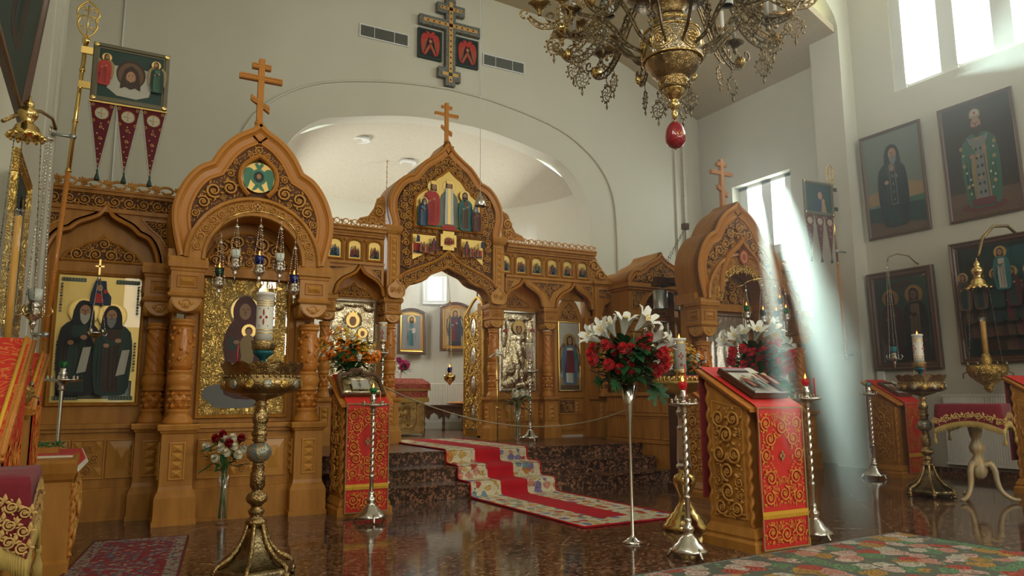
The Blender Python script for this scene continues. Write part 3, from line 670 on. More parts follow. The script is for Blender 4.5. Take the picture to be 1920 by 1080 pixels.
# ---------------------------------------------------------------- painted panels
class Paint:
    def __init__(s, y=0): s.mb = MB(); s.k = 0; s.y = y
    def p(s, poly, c, dy=None):
        s.k += 1; y = s.y-.0007*s.k
        n = len(poly); ar = sum(poly[i][0]*poly[(i+1) % n][1]-poly[(i+1) % n][0]*poly[i][1] for i in range(n))
        if ar < 0: poly = poly[::-1]
        s.mb.add([(x, y, z) for x, z in poly], [tuple(range(n))], PAL[c])
    def e(s, cx, cz, rx, rz, c, n=16): s.p(ell(cx, cz, rx, rz, n), c)
    def build(s, name, par): return s.mb.build(name, PALM, par, recalc=False)
def figure(P, x, z, h, robe='blue', cloak='red', halo='halo', hair='hair', skin='skin', wings=None, book=None, turn=0, hood=None, crown=None, folds=None, seat=False, beard=False, child=False):
    """standing (or seated) robed saint: z = feet, h = height"""
    u = h/8; t = turn*u*.35; hz = z+7.05*u
    if wings:
        for s_ in (-1, 1): P.p([(x+s_*.5*u, z+6.0*u), (x+s_*1.2*u, z+6.7*u), (x+s_*1.95*u, z+5.6*u), (x+s_*2.05*u, z+3.6*u), (x+s_*1.7*u, z+1.6*u), (x+s_*1.2*u, z+3.2*u), (x+s_*.6*u, z+4.6*u)], wings)
        for s_ in (-1, 1): P.p([(x+s_*1.2*u, z+6.2*u), (x+s_*1.75*u, z+5.3*u), (x+s_*1.8*u, z+3.8*u), (x+s_*1.4*u, z+4.8*u)], 'ochre')
    if halo: P.e(x+t, hz, 1.15*u, 1.15*u, halo, 22); P.e(x+t, hz, 1.02*u, 1.02*u, 'gold', 22)
    W = 1.75*u if seat else 1.5*u
    P.p(smooth([(x-.55*u, z+6.25*u), (x-1.3*u, z+5.6*u), (x-W, z+3.8*u), (x-W*.95, z+1.8*u), (x-1.15*u, z+.25*u), (x, z+.1*u), (x+1.15*u, z+.25*u), (x+W*.95, z+1.8*u), (x+W, z+3.8*u), (x+1.3*u, z+5.6*u), (x+.55*u, z+6.25*u)], 2), cloak)
    P.p([(x-.5*u, z+5.9*u), (x-.75*u, z+3.2*u), (x-.7*u, z+.45*u), (x+.6*u, z+.4*u), (x+.5*u, z+3.0*u), (x+.55*u, z+5.9*u)], robe)
    f = folds or 'black'
    for dx in (-1.1, -.85, .8, 1.05): P.p([(x+dx*u, z+4.8*u), (x+dx*1.12*u, z+2.6*u), (x+dx*.95*u, z+.5*u), (x+dx*1.02*u+.05*u, z+2.6*u)], f)
    for dx in (-.3, .05, .3): P.p([(x+dx*u, z+4.4*u), (x+(dx+.06)*u, z+.6*u), (x+(dx+.12)*u, z+.6*u), (x+(dx+.07)*u, z+4.4*u)], f)
    P.p(smooth([(x-1.2*u, z+5.4*u), (x-.3*u, z+4.3*u), (x+.35*u, z+4.7*u), (x+.25*u, z+5.0*u), (x-.3*u, z+4.8*u), (x-.9*u, z+5.7*u)], 2), cloak)
    P.e(x+.35*u, z+4.85*u, .26*u, .2*u, skin, 8); P.e(x-.55*u, z+4.4*u, .24*u, .2*u, skin, 8)
    if book: P.p([(x+.1*u, z+3.6*u), (x+1.0*u, z+3.75*u), (x+1.0*u, z+4.95*u), (x+.1*u, z+4.8*u)], book)
    if hood:
        P.p(smooth([(x-.85*u+t, z+5.9*u), (x-.75*u+t, hz), (x-.4*u+t, hz+.75*u), (x+.1*u+t, hz+.85*u), (x+.5*u+t, hz+.6*u), (x+.75*u+t, hz-.1*u), (x+.8*u+t, z+5.9*u)], 2), hood)
    else: P.e(x+t, hz+.08*u, .58*u, .72*u, hair, 14); P.p([(x-.55*u+t, hz), (x-.6*u+t, hz-.8*u), (x-.3*u+t, hz-.7*u), (x+.3*u+t, hz-.7*u), (x+.6*u+t, hz-.8*u), (x+.55*u+t, hz)], hair)
    P.e(x+t*1.3, hz-.05*u, .40*u, .55*u, skin, 14)
    if beard: P.p(smooth([(x-.36*u+t*1.3, hz-.2*u), (x-.3*u+t*1.3, hz-.75*u), (x+t*1.3, hz-1.15*u), (x+.3*u+t*1.3, hz-.75*u), (x+.36*u+t*1.3, hz-.2*u), (x+t*1.3, hz-.32*u)], 2), beard if isinstance(beard, str) else hair)
    for s_ in (-1, 1): P.e(x+t*1.3+s_*.16*u, hz+.05*u, .08*u, .045*u, 'black', 6)
    P.p([(x+t*1.3-.04*u, hz+.05*u), (x+t*1.3-.07*u, hz-.18*u), (x+t*1.3+.06*u, hz-.18*u), (x+t*1.3+.03*u, hz+.05*u)], 'brown'); P.e(x+t*1.3, hz-.3*u, .13*u, .04*u, 'darkred', 6)
    if crown: P.p([(x-.45*u+t, hz+.42*u), (x-.55*u+t, hz+1.0*u), (x-.2*u+t, hz+.8*u), (x+t, hz+1.1*u), (x+.2*u+t, hz+.8*u), (x+.55*u+t, hz+1.0*u), (x+.45*u+t, hz+.42*u)], crown)
    if child:
        cx, cz = x+.45*u, z+4.6*u
        P.e(cx, cz+1.35*u, .55*u, .55*u, 'gold', 14); P.e(cx, cz+1.3*u, .3*u, .36*u, 'hair', 10); P.e(cx, cz+1.22*u, .23*u, .28*u, skin, 10)
        P.p(smooth([(cx-.3*u, cz+.9*u), (cx-.6*u, cz-.2*u), (cx-.4*u, cz-1.4*u), (cx+.35*u, cz-1.3*u), (cx+.5*u, cz), (cx+.3*u, cz+.9*u)], 2), child)
def icon_small(P, x0, x1, z0, z1, rr, y=0):
    """little feast-day scene: gold ground, rocks and a group in bright robes"""
    w_, h_ = x1-x0, z1-z0
    P.p([(x0, z0), (x1, z0), (x1, z0+h_*.22), ((x0+x1)/2, z0+h_*.3), (x0, z0+h_*.2)], rr.choice(['darkgreen', 'brown', 'navy']))
    k = rr.randint(2, 3)
    P.p([(x0+.02*w_, z0+h_*.2), (x0+.05*w_, z0+h_*.6), (x0+.22*w_, z0+h_*.78), (x0+.34*w_, z0+h_*.5), (x0+.36*w_, z0+h_*.2)], rr.choice(['ochre', 'brown', 'grey', 'orange']))
    P.p([(x1-.02*w_, z0+h_*.2), (x1-.03*w_, z0+h_*.55), (x1-.2*w_, z0+h_*.72), (x1-.33*w_, z0+h_*.45), (x1-.36*w_, z0+h_*.2)], rr.choice(['ochre', 'brown', 'teal', 'red']))
    cs = ['red', 'blue', 'green', 'darkred', 'orange', 'teal', 'navy', 'brown']
    for i in range(3): figure(P, x0+w_*(.24+.26*i), z0+h_*.06+(h_*.12 if i == 1 else 0), h_*(.55 if i != 1 else .62), rr.choice(cs), rr.choice(cs), 'halo')

# ---------------------------------------------------------------- corner shrines (kiots) on four-square columns
CROWN = smooth([(0, 3.75), (.08, 3.67), (.22, 3.58), (.34, 3.45), (.43, 3.29), (.55, 3.215), (.66, 3.06), (.73, 2.86), (.735, 2.68), (.70, 2.50), (.665, 2.36)], 4, keep=(4,))
def shrine(loc, label, variant, D):
    wd = 1 if variant == 0 else 1.06
    t = thing('carved_icon_shrine', label, 'icon shrine', loc)
    CW = [(x*wd, z) for x, z in CROWN]
    for s_ in (-1, 1):
        pedestal(t, s_*.572*wd, 0, 0, .86)
        column(t, s_*.572*wd, .165, .86, 1.80, 2.36)
    baserail(t, -.44*wd, .44*wd, .18, 0, .86, [(-.38, -.16, 'p'), (-.12, .12, 'c'), (.16, .38, 'p')])
    # crown: board, moulded rim, deep curved roof behind
    cr = mir(CW)
    ri = .435*wd; arch = arc(ri, 2.36, 180, 0, 22); arch2 = arc(ri+.185, 2.36, 180, 0, 22)
    mb = MB(); mb.prism([(cr[0][0]+.02, cr[0][1])]+arch+[(cr[-1][0]-.02, cr[-1][1])]+cr[::-1][1:-1], .04, .10); mb.build('crown_board', wood_shade if variant == 0 else wood, t)
    mb = MB(); mb.sweep(cr, [(0, .02), (-.03, .0), (-.03, D), (0, D)]); mb.box(-.74*wd, -.60*wd, .10, D, 2.30, 2.44); mb.box(.60*wd, .74*wd, .10, D, 2.30, 2.44)
    mb.build('crown_roof', wood, t)
    mb = MB(); mb.sweep(cr, sc_prof(RIM, 1.0, .045)); mb.build('crown_moulding', woods, t)
    mb = MB(); mb.sweep(arch2, [(0, .05), (0, -.02), (-.03, -.03), (-.045, .0), (-.145, .0), (-.155, -.02), (-.18, -.02), (-.188, .0), (-.188, .30), (-.17, .30), (-.17, .05)]); mb.build('arch_band', wood, t)
    mb = MB(); rr = random.Random(5+variant); band_scrolls(mb, arc(ri+.094, 2.36, 174, 6, 30), .048, .002, rr)
    mb.tube([(.05*math.cos(a), -.012, 2.36+ri+.094+.05*math.sin(a)) for a in [2*PI*i/16 for i in range(17)]], .007, 5); mb.box(-.008, .008, -.02, 0, 2.36+ri+.06, 2.36+ri+.13); mb.box(-.035, .035, -.02, 0, 2.36+ri+.086, 2.36+ri+.102)
    mb.build('arch_carving', [woodc, wood_shade], t)
    fi = [(x*.80, 2.36+(z-2.36)*.845) for x, z in CROWN]
    fi = [(x*wd, z) for x, z in fi if z > 2.74]
    fld = mir(fi); a_out = arc(ri+.20, 2.36, 155, 25, 16)
    poly = [p for p in fld]+[p for p in a_out[::-1] if p[1] > 2.5]
    mz = 3.18
    hole = [ell(0, mz-.01, .2, .21, 16)] if variant == 0 else [ell(0, 2.93, .1, .13, 12)]
    mb = MB(); pack(mb, poly, .04, .078, .024, rr, tries=4200, holes=hole, th=1.15); mb.build('crown_carving', [woodc, wood_shade], t)
    if variant == 0:
        mb = MB(); mb.sweep(smooth([(-.10, 2.985), (-.165, 3.06), (-.19, 3.17), (-.165, 3.28), (-.09, 3.36), (0, 3.42), (.09, 3.36), (.165, 3.28), (.19, 3.17), (.165, 3.06), (.10, 2.985)], 2, keep=(5,)), [(0, .04), (0, -.02), (-.02, -.04), (-.035, -.03), (-.045, -.0), (-.045, .04)]); mb.build('medallion_frame', woods, t)
        P = Paint(-.0); P.e(0, 3.18, .148, .148, 'gold', 28)
        for s_ in (-1, 1):
            P.p(smooth([(s_*.02, 3.2), (s_*.06, 3.26), (s_*.11, 3.27), (s_*.14, 3.22), (s_*.135, 3.13), (s_*.11, 3.06), (s_*.09, 3.09), (s_*.075, 3.15)], 2), 'seraph')
            P.p([(0, 3.16), (s_*.05, 3.07), (s_*.06, 3.045), (s_*.02, 3.06), (-s_*.03, 3.12)], 'seraph'); P.p([(0, 3.24), (s_*.045, 3.31), (s_*.02, 3.33), (-s_*.02, 3.27)], 'seraph')
        P.e(0, 3.185, .075, .08, 'seraph'); P.e(0, 3.185, .05, .055, 'darkgreen'); P.e(0, 3.195, .028, .034, 'hair'); P.e(0, 3.19, .02, .026, 'skin')
        P.build('seraph_medallion', t)
    else:
        og = smooth([(0, 3.26), (.06, 3.16), (.16, 3.07), (.27, 2.98), (.36, 2.84), (.42, 2.68), (.45, 2.45)], 4); mb = MB(); mb.sweep(mir(og), [(0, .05), (0, -.03), (-.02, -.055), (-.05, -.05), (-.06, -.02), (-.06, .05)]); mb.build('ogee_moulding', woods, t)
        P = Paint(-.05); P.e(0, 2.95, .085, .105, 'red'); P.e(0, 2.95, .06, .08, 'gold'); P.e(0, 2.95, .035, .05, 'red'); P.build('medallion', t)
        mb = MB()   # lace fringe hanging under the arch
        for i in range(17):
            a = R(172-164*i/16); px, pz = (ri+.0)*math.cos(a), 2.36+(ri+.0)*math.sin(a); scroll(mb, px*.96, pz-.02, .055, .0, rr, 0, 1 if i % 2 else -1); L_ = .03+.03*(i % 2)
            if .35 < i/16 < .65 or i % 2: mb.tube([(px*.93, 0, pz-.04), (px*.93, 0, pz-.07-L_)], [.018, .003], 5)
        mb.build('lace_fringe', gold, t)
    # recess: back board, side cheeks, tympanum
    mb = MB(); mb.box(-.50*wd, .50*wd, .36, .42, .80, 2.95); mb.box(-.66*wd, -.62*wd, .33, D, .0, 2.36); mb.box(.62*wd, .66*wd, .33, D, .0, 2.36); mb.box(-.55*wd, -.47*wd, .28, .42, .86, 2.42); mb.box(.47*wd, .55*wd, .28, .42, .86, 2.42)
    mb.box(-.48, .48, .27, .36, 2.24, 2.33); mb.box(-.50*wd, .50*wd, .20, .42, .82, .86); mb.build('recess', wood, t)
    lunette(t, arc(.40, 0, 180, 0, 18), (1, .93), 2.335, .345, 0, .085, .03)
    cross8(t, 3.70, .73, y=.3 if variant else .12)
    return t
shrine((1.2, 7.2, 0), 'tall carved oak icon shrine at left with green seraph medallion in its lobed crown', 0, .70)
shrine((7.56, 7.2, 0), 'tall carved oak shrine at right with deep curved side, red medallion and gold lace', 1, .48)

# ---------------------------------------------------------------- wings beside the shrines
TRE = smooth([(0, 2.86), (.045, 2.79), (.12, 2.745), (.21, 2.70), (.275, 2.635), (.355, 2.60), (.405, 2.53), (.435, 2.45)], 3, keep=(4,))
def wing(loc, label, hx):
    t = thing('icon_screen_wing', label, 'icon screen', loc)
    x0, x1 = -.62, .62
    for s_ in ((1,) if hx < 0 else (-1, 1)):
        pedestal(t, s_*.50, -.17, 0, .86); column(t, s_*.50, .0, .86, 1.80, 2.36, twist=True)
    baserail(t, x0, x1, .02, 0, .86, [(-.38, -.16, 'p'), (-.12, .12, 'c'), (.16, .38, 'p')])
    ar = mir(TRE)
    mb = MB(); spandrel(mb, x0, x1, 2.88, [(-.45, 2.36)]+ar+[(.45, 2.36)], 0, .08); mb.box(x0, x1, 0, .2, 2.86, 3.02); mb.box(x0, x1, .14, .2, 0.8, 2.95); mb.box(-.62, -.42, .05, .2, .86, 2.4); mb.box(.42, .62, .05, .2, .86, 2.4)
    mb.build('arched_board', wood, t)
    mb = MB(); mb.sweep([(-.45, 2.36)]+ar+[(.45, 2.36)], [(0, .08), (0, .0), (.005, -.03), (.025, -.035), (.04, -.015), (.045, 0), (.06, .0), (.06, .08)]); mb.build('arch_moulding', woods, t)
    mb = MB(); rr = random.Random(11)
    for s_ in (-1, 1):
        P = [(s_*.30, 2.80), (s_*.58, 2.80), (s_*.58, 2.55), (s_*.525, 2.55), (s_*.47, 2.64), (s_*.38, 2.71)]; P = P if s_ > 0 else P[::-1]
        mb.sweep(P, [(0, 0), (0, -.016), (-.012, -.016), (-.012, 0)], True)
        pack(mb, P, 0, .05, .02, rr, tries=300, sym=False)
        mb.build('spandrel_carving', [woodc, wood_shade], t); mb = MB()
    mb = MB(); mb.box(x0, x1, -.03, .2, 2.835, 2.875); mb.box(x0, x1, -.04, .2, 3.0, 3.03); mb.box(x0-.0, x1, -.06, .2, 3.03, 3.055); mb.build('cornice', wood, t)
    mb = MB(); band_scrolls(mb, [(x0, 2.94), (x1, 2.94)], .058, .0, rr); mb.build('frieze_carving', [woodc, wood_shade], t)
    mb = MB(); cresting(mb, x0, x1, 3.055, .10, .0, rr, pitch=.22); mb.build('cresting', woodc, t)
    lunette(t, [(p[0], p[1]) for p in mir(TRE)], (.80, .68), 2.375, .135, 0, .06, .025)
    return t
wing((-.06, 7.85, 0), 'left oak screen wing with trefoil arch over the icon of two monks', -1)
wing((8.86, 7.85, 0), 'right oak screen wing behind the light beam, with scrolled cresting', 1)

# ---------------------------------------------------------------- the middle of the icon screen, standing on the platform
OX, OY = 4.3, 9.7
GATE = smooth([(0, 2.93), (.12, 2.875), (.26, 2.82), (.33, 2.75), (.42, 2.70), (.56, 2.665), (.64, 2.59), (.675, 2.50)], 3, keep=(3,))
GOUT = smooth([(0, 3.19), (.08, 3.12), (.2, 3.03), (.38, 2.95), (.5, 2.90), (.67, 2.82), (.78, 2.72), (.87, 2.58), (.88, 2.46)], 3, keep=(4,))
PCR = smooth([(0, 4.87), (.10, 4.72), (.24, 4.60), (.40, 4.48), (.55, 4.29), (.70, 4.22), (.82, 4.08), (.90, 3.90), (.905, 3.70), (.87, 3.56), (.86, 3.48)], 4, keep=(4,))
t = thing('holy_doors_portal', 'carved oak portal over the holy doors with onion shaped crown and cross', 'portal', (OX, OY, 0))
for s_ in (-1, 1):
    pedestal(t, s_*.83, 0, PLAT, 1.08, .30, 3); column(t, s_*.815, .15, 1.08, 2.10, 2.46, .075)
    mb = MB(); mb.box(s_*.83-.095, s_*.83+.095, .0, .25, 2.46, 3.40); mb.stack(s_*.835, .12, [(3.36, .20, .27), (3.40, .23, .31), (3.45, .25, .33), (3.48, .23, .31)]); o = mb.build('pilaster', wood, t)
    mb = MB(); framem(mb, s_*.83-.035, s_*.83+.035, 2.66, 3.30, 0, .018, .014)
    for k in range(7): mb.pyr(s_*.83, 2.705+k*.091, .066, .088, 0, .032)
    mb.build('pyramid_panel', woodc, o)
    mb = MB(); mb.box(s_*.78-.1, s_*.78+.1, .3, .42, PLAT, 2.5); mb.build('door_jamb', wood, t)
g = mir(GATE); go = mir(GOUT)
mb = MB(); mb.prism([(-.80, 2.46)]+g+[(.80, 2.46), (.80, 3.5), (-.80, 3.5)], .05, .12, 0)
pc = mir(PCR); mb.prism(pc, .06, .12, 0); mb.build('portal_board', wood_shade, t)
mb = MB(); n_ = len(g); G2 = [g[i] for i in range(n_)]
# broad carved arch band between the opening and its outer ogee
def resample(path, n):
    P = [Vector((p[0], p[1], 0)) for p in path]; L = [0]
    for i in range(1, len(P)): L.append(L[-1]+(P[i]-P[i-1]).length)
    out = []; j = 1
    for k in range(n):
        d = L[-1]*k/(n-1)
        while j < len(P)-1 and L[j] < d: j += 1
        q = P[j-1].lerp(P[j], (d-L[j-1])/max(L[j]-L[j-1], 1e-9)); out.append((q.x, q.y))
    return out
h1, h2 = resample(GATE, 24), resample(GOUT, 24); gi, gx = mir(h1), mir(h2)
mb.prism(gi+gx[::-1], .0, .24); mb.sweep(gx, [(.012, .03), (.012, -.02), (-.012, -.035), (-.03, -.02), (-.03, .03)]); mb.sweep(gi, [(-.0, .2), (-.0, -.01), (.015, -.025), (.03, -.01), (.03, .2)])
mb.build('ogee_arch', wood, t)
rr = random.Random(21); mid = [((a[0]+b[0])/2, (a[1]+b[1])/2) for a, b in zip(gi, gx)]
mb = MB(); band_scrolls(mb, mid, .056, .0, rr, th=1.1)
mb.build('arch_carving', [woodc, wood_shade], t)
mb = MB()
for s_ in (-1, 1):   # pear-shaped drops where the arch meets the columns
    D_ = smooth([(s_*.80, 2.72), (s_*.76, 2.66), (s_*.69, 2.60), (s_*.68, 2.53), (s_*.72, 2.46), (s_*.88, 2.46), (s_*.92, 2.53), (s_*.91, 2.60), (s_*.84, 2.66), (s_*.80, 2.72)], 2); D_ = D_ if s_ < 0 else D_
    mb.prism(D_[:-1], -.05, .1); mb.sweep(D_[:-1], [(-.008, -.065), (.008, -.065), (.008, -.05), (-.008, -.05)], True)
    mb.M = Matrix.Translation((s_*.80, 0, 0)); scroll(mb, .045, 2.56, .042, -.05, rr, 0, 1); scroll(mb, -.045, 2.56, .042, -.05, rr, 0, -1); mb.build('pear_drop', woodc, t); mb = MB()
mb = MB(); mb.sweep(pc, [(0, .02), (-.03, 0), (-.03, .60), (0, .60)]); mb.build('crown_roof', wood, t)
mb = MB(); mb.sweep(pc, sc_prof(RIM, .78, .03)); mb.build('crown_moulding', woods, t)
# openwork carving around the painted panels
icp = smooth([(0, 4.39), (.10, 4.30), (.20, 4.23), (.30, 4.09), (.42, 4.01), (.49, 3.94), (.51, 3.84), (.51, 3.52)], 3, keep=(3,))
icp = mir(icp)
fld = [(x*.86, 2.0+(z-2.0)*.955) for x, z in PCR if z > 3.6]+[(.72, 3.5), (.72, 2.92)]
fld = mir(fld)
holes = [icp, rect(-.58, -.18, 3.12, 3.42), rect(.18, .58, 3.12, 3.42), rect(-.13, .13, 3.20, 3.49)]
low = [(x, z+.02) for x, z in gx if z > 2.86]
poly = fld+low[::-1]
mb = MB(); pack(mb, poly, .03, .060, .022, rr, tries=5000, holes=holes, th=1.15); mb.build('openwork_carving', [woodc, wood_shade], t)
mb = MB(); mb.sweep(icp, [(0, .05), (0, -.01), (.015, -.025), (.03, -.01), (.03, .05)], True)
for a in (rect(-.56, -.20, 3.12, 3.40), rect(.20, .56, 3.12, 3.40)): mb.sweep(a[::-1], [(0, .05), (0, -.0), (.012, -.012), (.02, .05)], True)
mb.build('panel_moulding', woods, t)
for s_ in (-1, 1):   # scrolled volutes flanking the crown
    mb = MB(); V_ = [(s_*.93, 3.48), (s_*1.36, 3.48), (s_*1.30, 3.56), (s_*1.18, 3.60), (s_*1.10, 3.72), (s_*1.06, 3.86), (s_*.96, 3.92), (s_*.93, 3.8)]
    pack(mb, V_, .10, .085, .022, rr, tries=1500, sym=False, th=1.3); mb.build('volute', [woodc, wood], t)
cross8(t, 4.80, .68, y=.1, t=.045)
def thingp(par_loc, name, label, cat, group=None): return thing(name, label, cat, par_loc, 0, group)
# the large painting in the crown and the three small ones beneath
t = thing('deesis_icon', 'gold ground icon of an enthroned figure between standing figures in the portal crown', 'icon', (OX, OY, 3.5))
mb = MB(); sh = [(x, z-3.5) for x, z in icp]; mb.prism(sh, -.005, .03); mb.build('gold_panel', goldi, t)
P = Paint(-.006)
P.p([(-.16, .02), (-.17, .34), (-.12, .45), (.12, .45), (.17, .34), (.18, .02)], 'ochre'); P.p([(-.13, .05), (-.13, .32), (.13, .32), (.13, .05)], 'orange')
P.p([(-.5, .0), (-.5, .06), (.5, .05), (.5, .0)], 'green')
figure(P, 0, .0, .74, 'pale', 'sky', crown='gold', beard=True, seat=True, folds='grey'); P.p([(-.07, .08), (-.06, .62), (.06, .62), (.07, .08)], 'white'); P.p([(-.02, .08), (-.02, .62), (.02, .62), (.02, .08)], 'gold')
P.e(0, .03, .12, .04, 'red'); figure(P, -.27, .03, .66, 'red', 'red', turn=.6, crown='gold', folds='darkred'); figure(P, .26, .0, .60, 'brown', 'teal', turn=-.6, beard=True)
figure(P, -.42, .0, .42, 'blue', 'navy', turn=.8, hood='navy', beard='pale'); figure(P, .42, .0, .40, 'brown', 'wine', turn=-.8, hood='blue', beard='pale')
P.build('painting', t)
for s_, lab in ((-1, 'small last supper scene left of the middle plaque over the gate'), (1, 'small last supper scene right of the middle plaque over the gate')):
    t = thing('communion_icon', lab, 'icon', (OX+s_*.38, OY-.0, 3.12))
    mb = MB(); sh = [(-.175, .27), (.175, .27), (.175, -.10 if s_ > 0 else .09), (.05, .0 if s_ > 0 else .02), (-.175, .09 if s_ > 0 else -.10)]; mb.prism(sh, -.004, .02); mb.build('gold_panel', goldi, t)
    P = Paint(-.005); P.p([(-.165, .02), (.165, .02), (.165, .12), (-.165, .15)], 'red'); P.p([(-.165, -.0), (.165, -.0), (.165, .03), (-.165, .03)], 'navy')
    for i in range(5): figure(P, s_*(-.13+.05*i), .0, .15+.01*(i % 2), ['orange', 'red', 'ochre', 'darkred', 'orange'][i], ['orange', 'ochre', 'red', 'orange', 'darkred'][i])
    figure(P, s_*-.0+.12*-s_, .03, .2, 'red', 'navy', beard=True); P.p([(s_*.10, .14), (s_*.10, .22), (s_*.14, .25), (s_*.16, .14)], 'navy'); P.build('painting', t)
t = thing('cross_plaque_icon', 'small cross shaped gold plaque with gathered figures above the gate arch', 'icon', (OX, OY, 3.34))
mb = MB()
mb.prism([(-.09, -.14), (.09, -.14), (.09, -.09), (.125, -.09), (.125, .09), (.09, .09), (.09, .14), (-.09, .14), (-.09, .09), (-.125, .09), (-.125, -.09), (-.09, -.09)], -.008, .03); mb.build('gold_panel', goldi, t)
P = Paint(-.009); P.e(0, 0, .06, .055, 'orange'); P.e(-.02, .02, .012, .014, 'red'); P.e(.02, .02, .012, .014, 'darkred'); P.e(0, .03, .013, .015, 'skin')
for i in range(5): figure(P, -.05+.025*i, -.065, .10, 'red', ['orange', 'ochre', 'red', 'ochre', 'orange'][i], halo=None)
P.build('painting', t)

ROWL = [(-1.655, 0), (-1.38, 1), (-1.10, 2)]
ROWR = [(.95, 3), (1.23, 4), (1.51, 5), (1.795, 6), (2.08, 7), (2.36, 8)]
BAY = smooth([(0, 2.83), (.05, 2.76), (.13, 2.71), (.22, 2.66), (.29, 2.58), (.315, 2.49)], 3)
def bay(label, x0, x1, arches, cols, panels, row, peds=(), right_end=False, lower=True):
    t = thing('icon_screen', label, 'icon screen', (OX, OY, 0))
    mb = MB(); poly = [(x0, 2.46)]
    for ax in arches: poly += [(x+ax, z) for x, z in [(-.325, 2.46)]+mir(BAY)+[(.325, 2.46)]]
    poly += [(x1, 2.46), (x1, 2.93), (x0, 2.93)]
    mb.prism(poly, .03, .11)
    mb.box(x0, x1, .06, .12, 2.9, 3.3); mb.box(x0, x1, .0, .12, 2.885, 2.925)
    mb.build('arcade_board', wood, t)
    mb = MB()
    for ax in arches: mb.sweep([(x+ax, z) for x, z in [(-.325, 2.46)]+mir(BAY)+[(.325, 2.46)]], [(0, .11), (0, .02), (.005, -.0), (.022, -.008), (.035, .01), (.04, .03), (.05, .03), (.05, .11)])
    mb.build('arch_moulding', woods, t)
    mb = MB(); r2 = random.Random(31)
    edges = [x0]+[a for a in arches]+[x1]
    for i in range(len(edges)-1):
        a, b = edges[i], edges[i+1]
        a2 = a+.16 if i > 0 else a+.03; b2 = b-.16 if i < len(edges)-2 else b-.03
        if b2-a2 < .05: continue
        lo = 2.56 if (0 < i < len(edges)-2) else 2.62
        if 0 < i < len(edges)-2: P = [(a2, 2.84), (b2, 2.84), ((a2+b2)/2+.07, 2.68), ((a2+b2)/2, 2.56), ((a2+b2)/2-.07, 2.68)]
        elif i == 0: P = [(a2, 2.84), (b2-.0, 2.84), (a2+.06, 2.72), (a2, 2.64)]
        else: P = [(a2, 2.84), (b2, 2.84), (b2, 2.64), (b2-.06, 2.72)]
        mb.sweep(P, [(0, .03), (0, .016), (-.008, .016), (-.008, .03)], True); pack(mb, P, .03, .045, .018, r2, tries=220, sym=False); mb.build('spandrel_carving', [woodc, wood_shade], t); mb = MB()
    # row of framed niches for the feast icons
    mb = MB(); xs = [r[0] for r in row]; poly = rect(x0, x1, 2.925, 3.27)
    mb.box(x0, x1, .035, .06, 2.925, 3.27)
    for x in xs:
        mb.sweep([(x-.085, 2.965), (x-.085, 3.17), (x-.055, 3.205), (x, 3.215), (x+.055, 3.205), (x+.085, 3.17), (x+.085, 2.965)], [(0, .035), (0, .01), (.02, -.01), (.035, .01), (.035, .035)], True)
    for a, b in zip(xs[:-1], xs[1:]): mb.sph(((a+b)/2, .02, 3.22), (.018, .02, .018), 8, 0, 4); [mb.sph(((a+b)/2+.018*math.cos(k*PI/2), .025, 3.22+.018*math.sin(k*PI/2)), .009, 6, 0, 4) for k in range(4)]
    mb.build('icon_row_board', wood, t)
    mb = MB(); mb.prism([(0, 3.27), (0, 3.27)][:0]+rect(x0, x1, 3.27, 3.30), -.01, .14)
    mb.box(x0-.0, x1, -.03, .16, 3.30, 3.335); mb.box(x0, x1, -.07, .18, 3.335, 3.38); mb.box(x0, x1, -.09, .2, 3.38, 3.405); mb.build('cornice', wood, t)
    mb = MB(); cresting(mb, x0, x1, 3.405, .10, -.03, r2, pitch=.125); mb.build('cresting', woodc, t)
    for cx in cols: pedestal(t, cx, .03, PLAT, 1.08, .30, 3); column(t, cx, .17, 1.08, 2.10, 2.46, .07, twist=True)
    for a, b, kk in panels:
        baserail(t, a, b, .22, PLAT, 1.08, kk)
        mb = MB(); mb.box(a-.04, b+.10, .30, .36, PLAT, 2.9); mb.build('back_board', wood, t)
        c_ = min(arches, key=lambda q: abs(q-(a+b)/2)); lunette(t, mir(BAY), (.82, .62), 2.47, .295, c_, .05, .02)
    return t
bay('left part of the middle icon screen with three feast icons and one arch', -2.2, -.96, [-1.30], [-1.72], [(-1.66, -.92, [(-1.55, -1.4, 'p'), (-1.37, -1.2, 'c'), (-1.17, -1.02, 'p')])], ROWL)
bay('right part of the middle icon screen with six feast icons and two arches', .96, 2.58, [1.27, 2.20], [1.77], [(.92, 1.68, [(1.0, 1.15, 'p'), (1.18, 1.36, 'c'), (1.39, 1.54, 'p')])], ROWR)
cs9 = ['leftmost feast icon of the row left of the portal, with rocky hills', 'middle feast icon of the three left of the portal', 'feast icon nearest the portal crown on its left side',
       'feast icon nearest the portal crown on its right side', 'second feast icon to the right of the portal', 'third feast icon to the right of the portal', 'fourth feast icon to the right of the portal', 'fifth feast icon to the right of the portal', 'rightmost feast icon at the end of the right row']
for x, k in ROWL+ROWR:
    t = thing('feast_icon', cs9[k], 'icon', (OX+x, OY+.034, 2.965), 0, 'small arched feast icons in the screen')
    mb = MB(); mb.prism([(-.084, .0), (.084, 0), (.084, .205), (.055, .238), (0, .248), (-.055, .238), (-.084, .205)], -.004, .004); mb.build('gold_panel', goldi, t)
    P = Paint(-.006); icon_small(P, -.068, .068, .015, .215, random.Random(100+k)); P.build('painting', t)
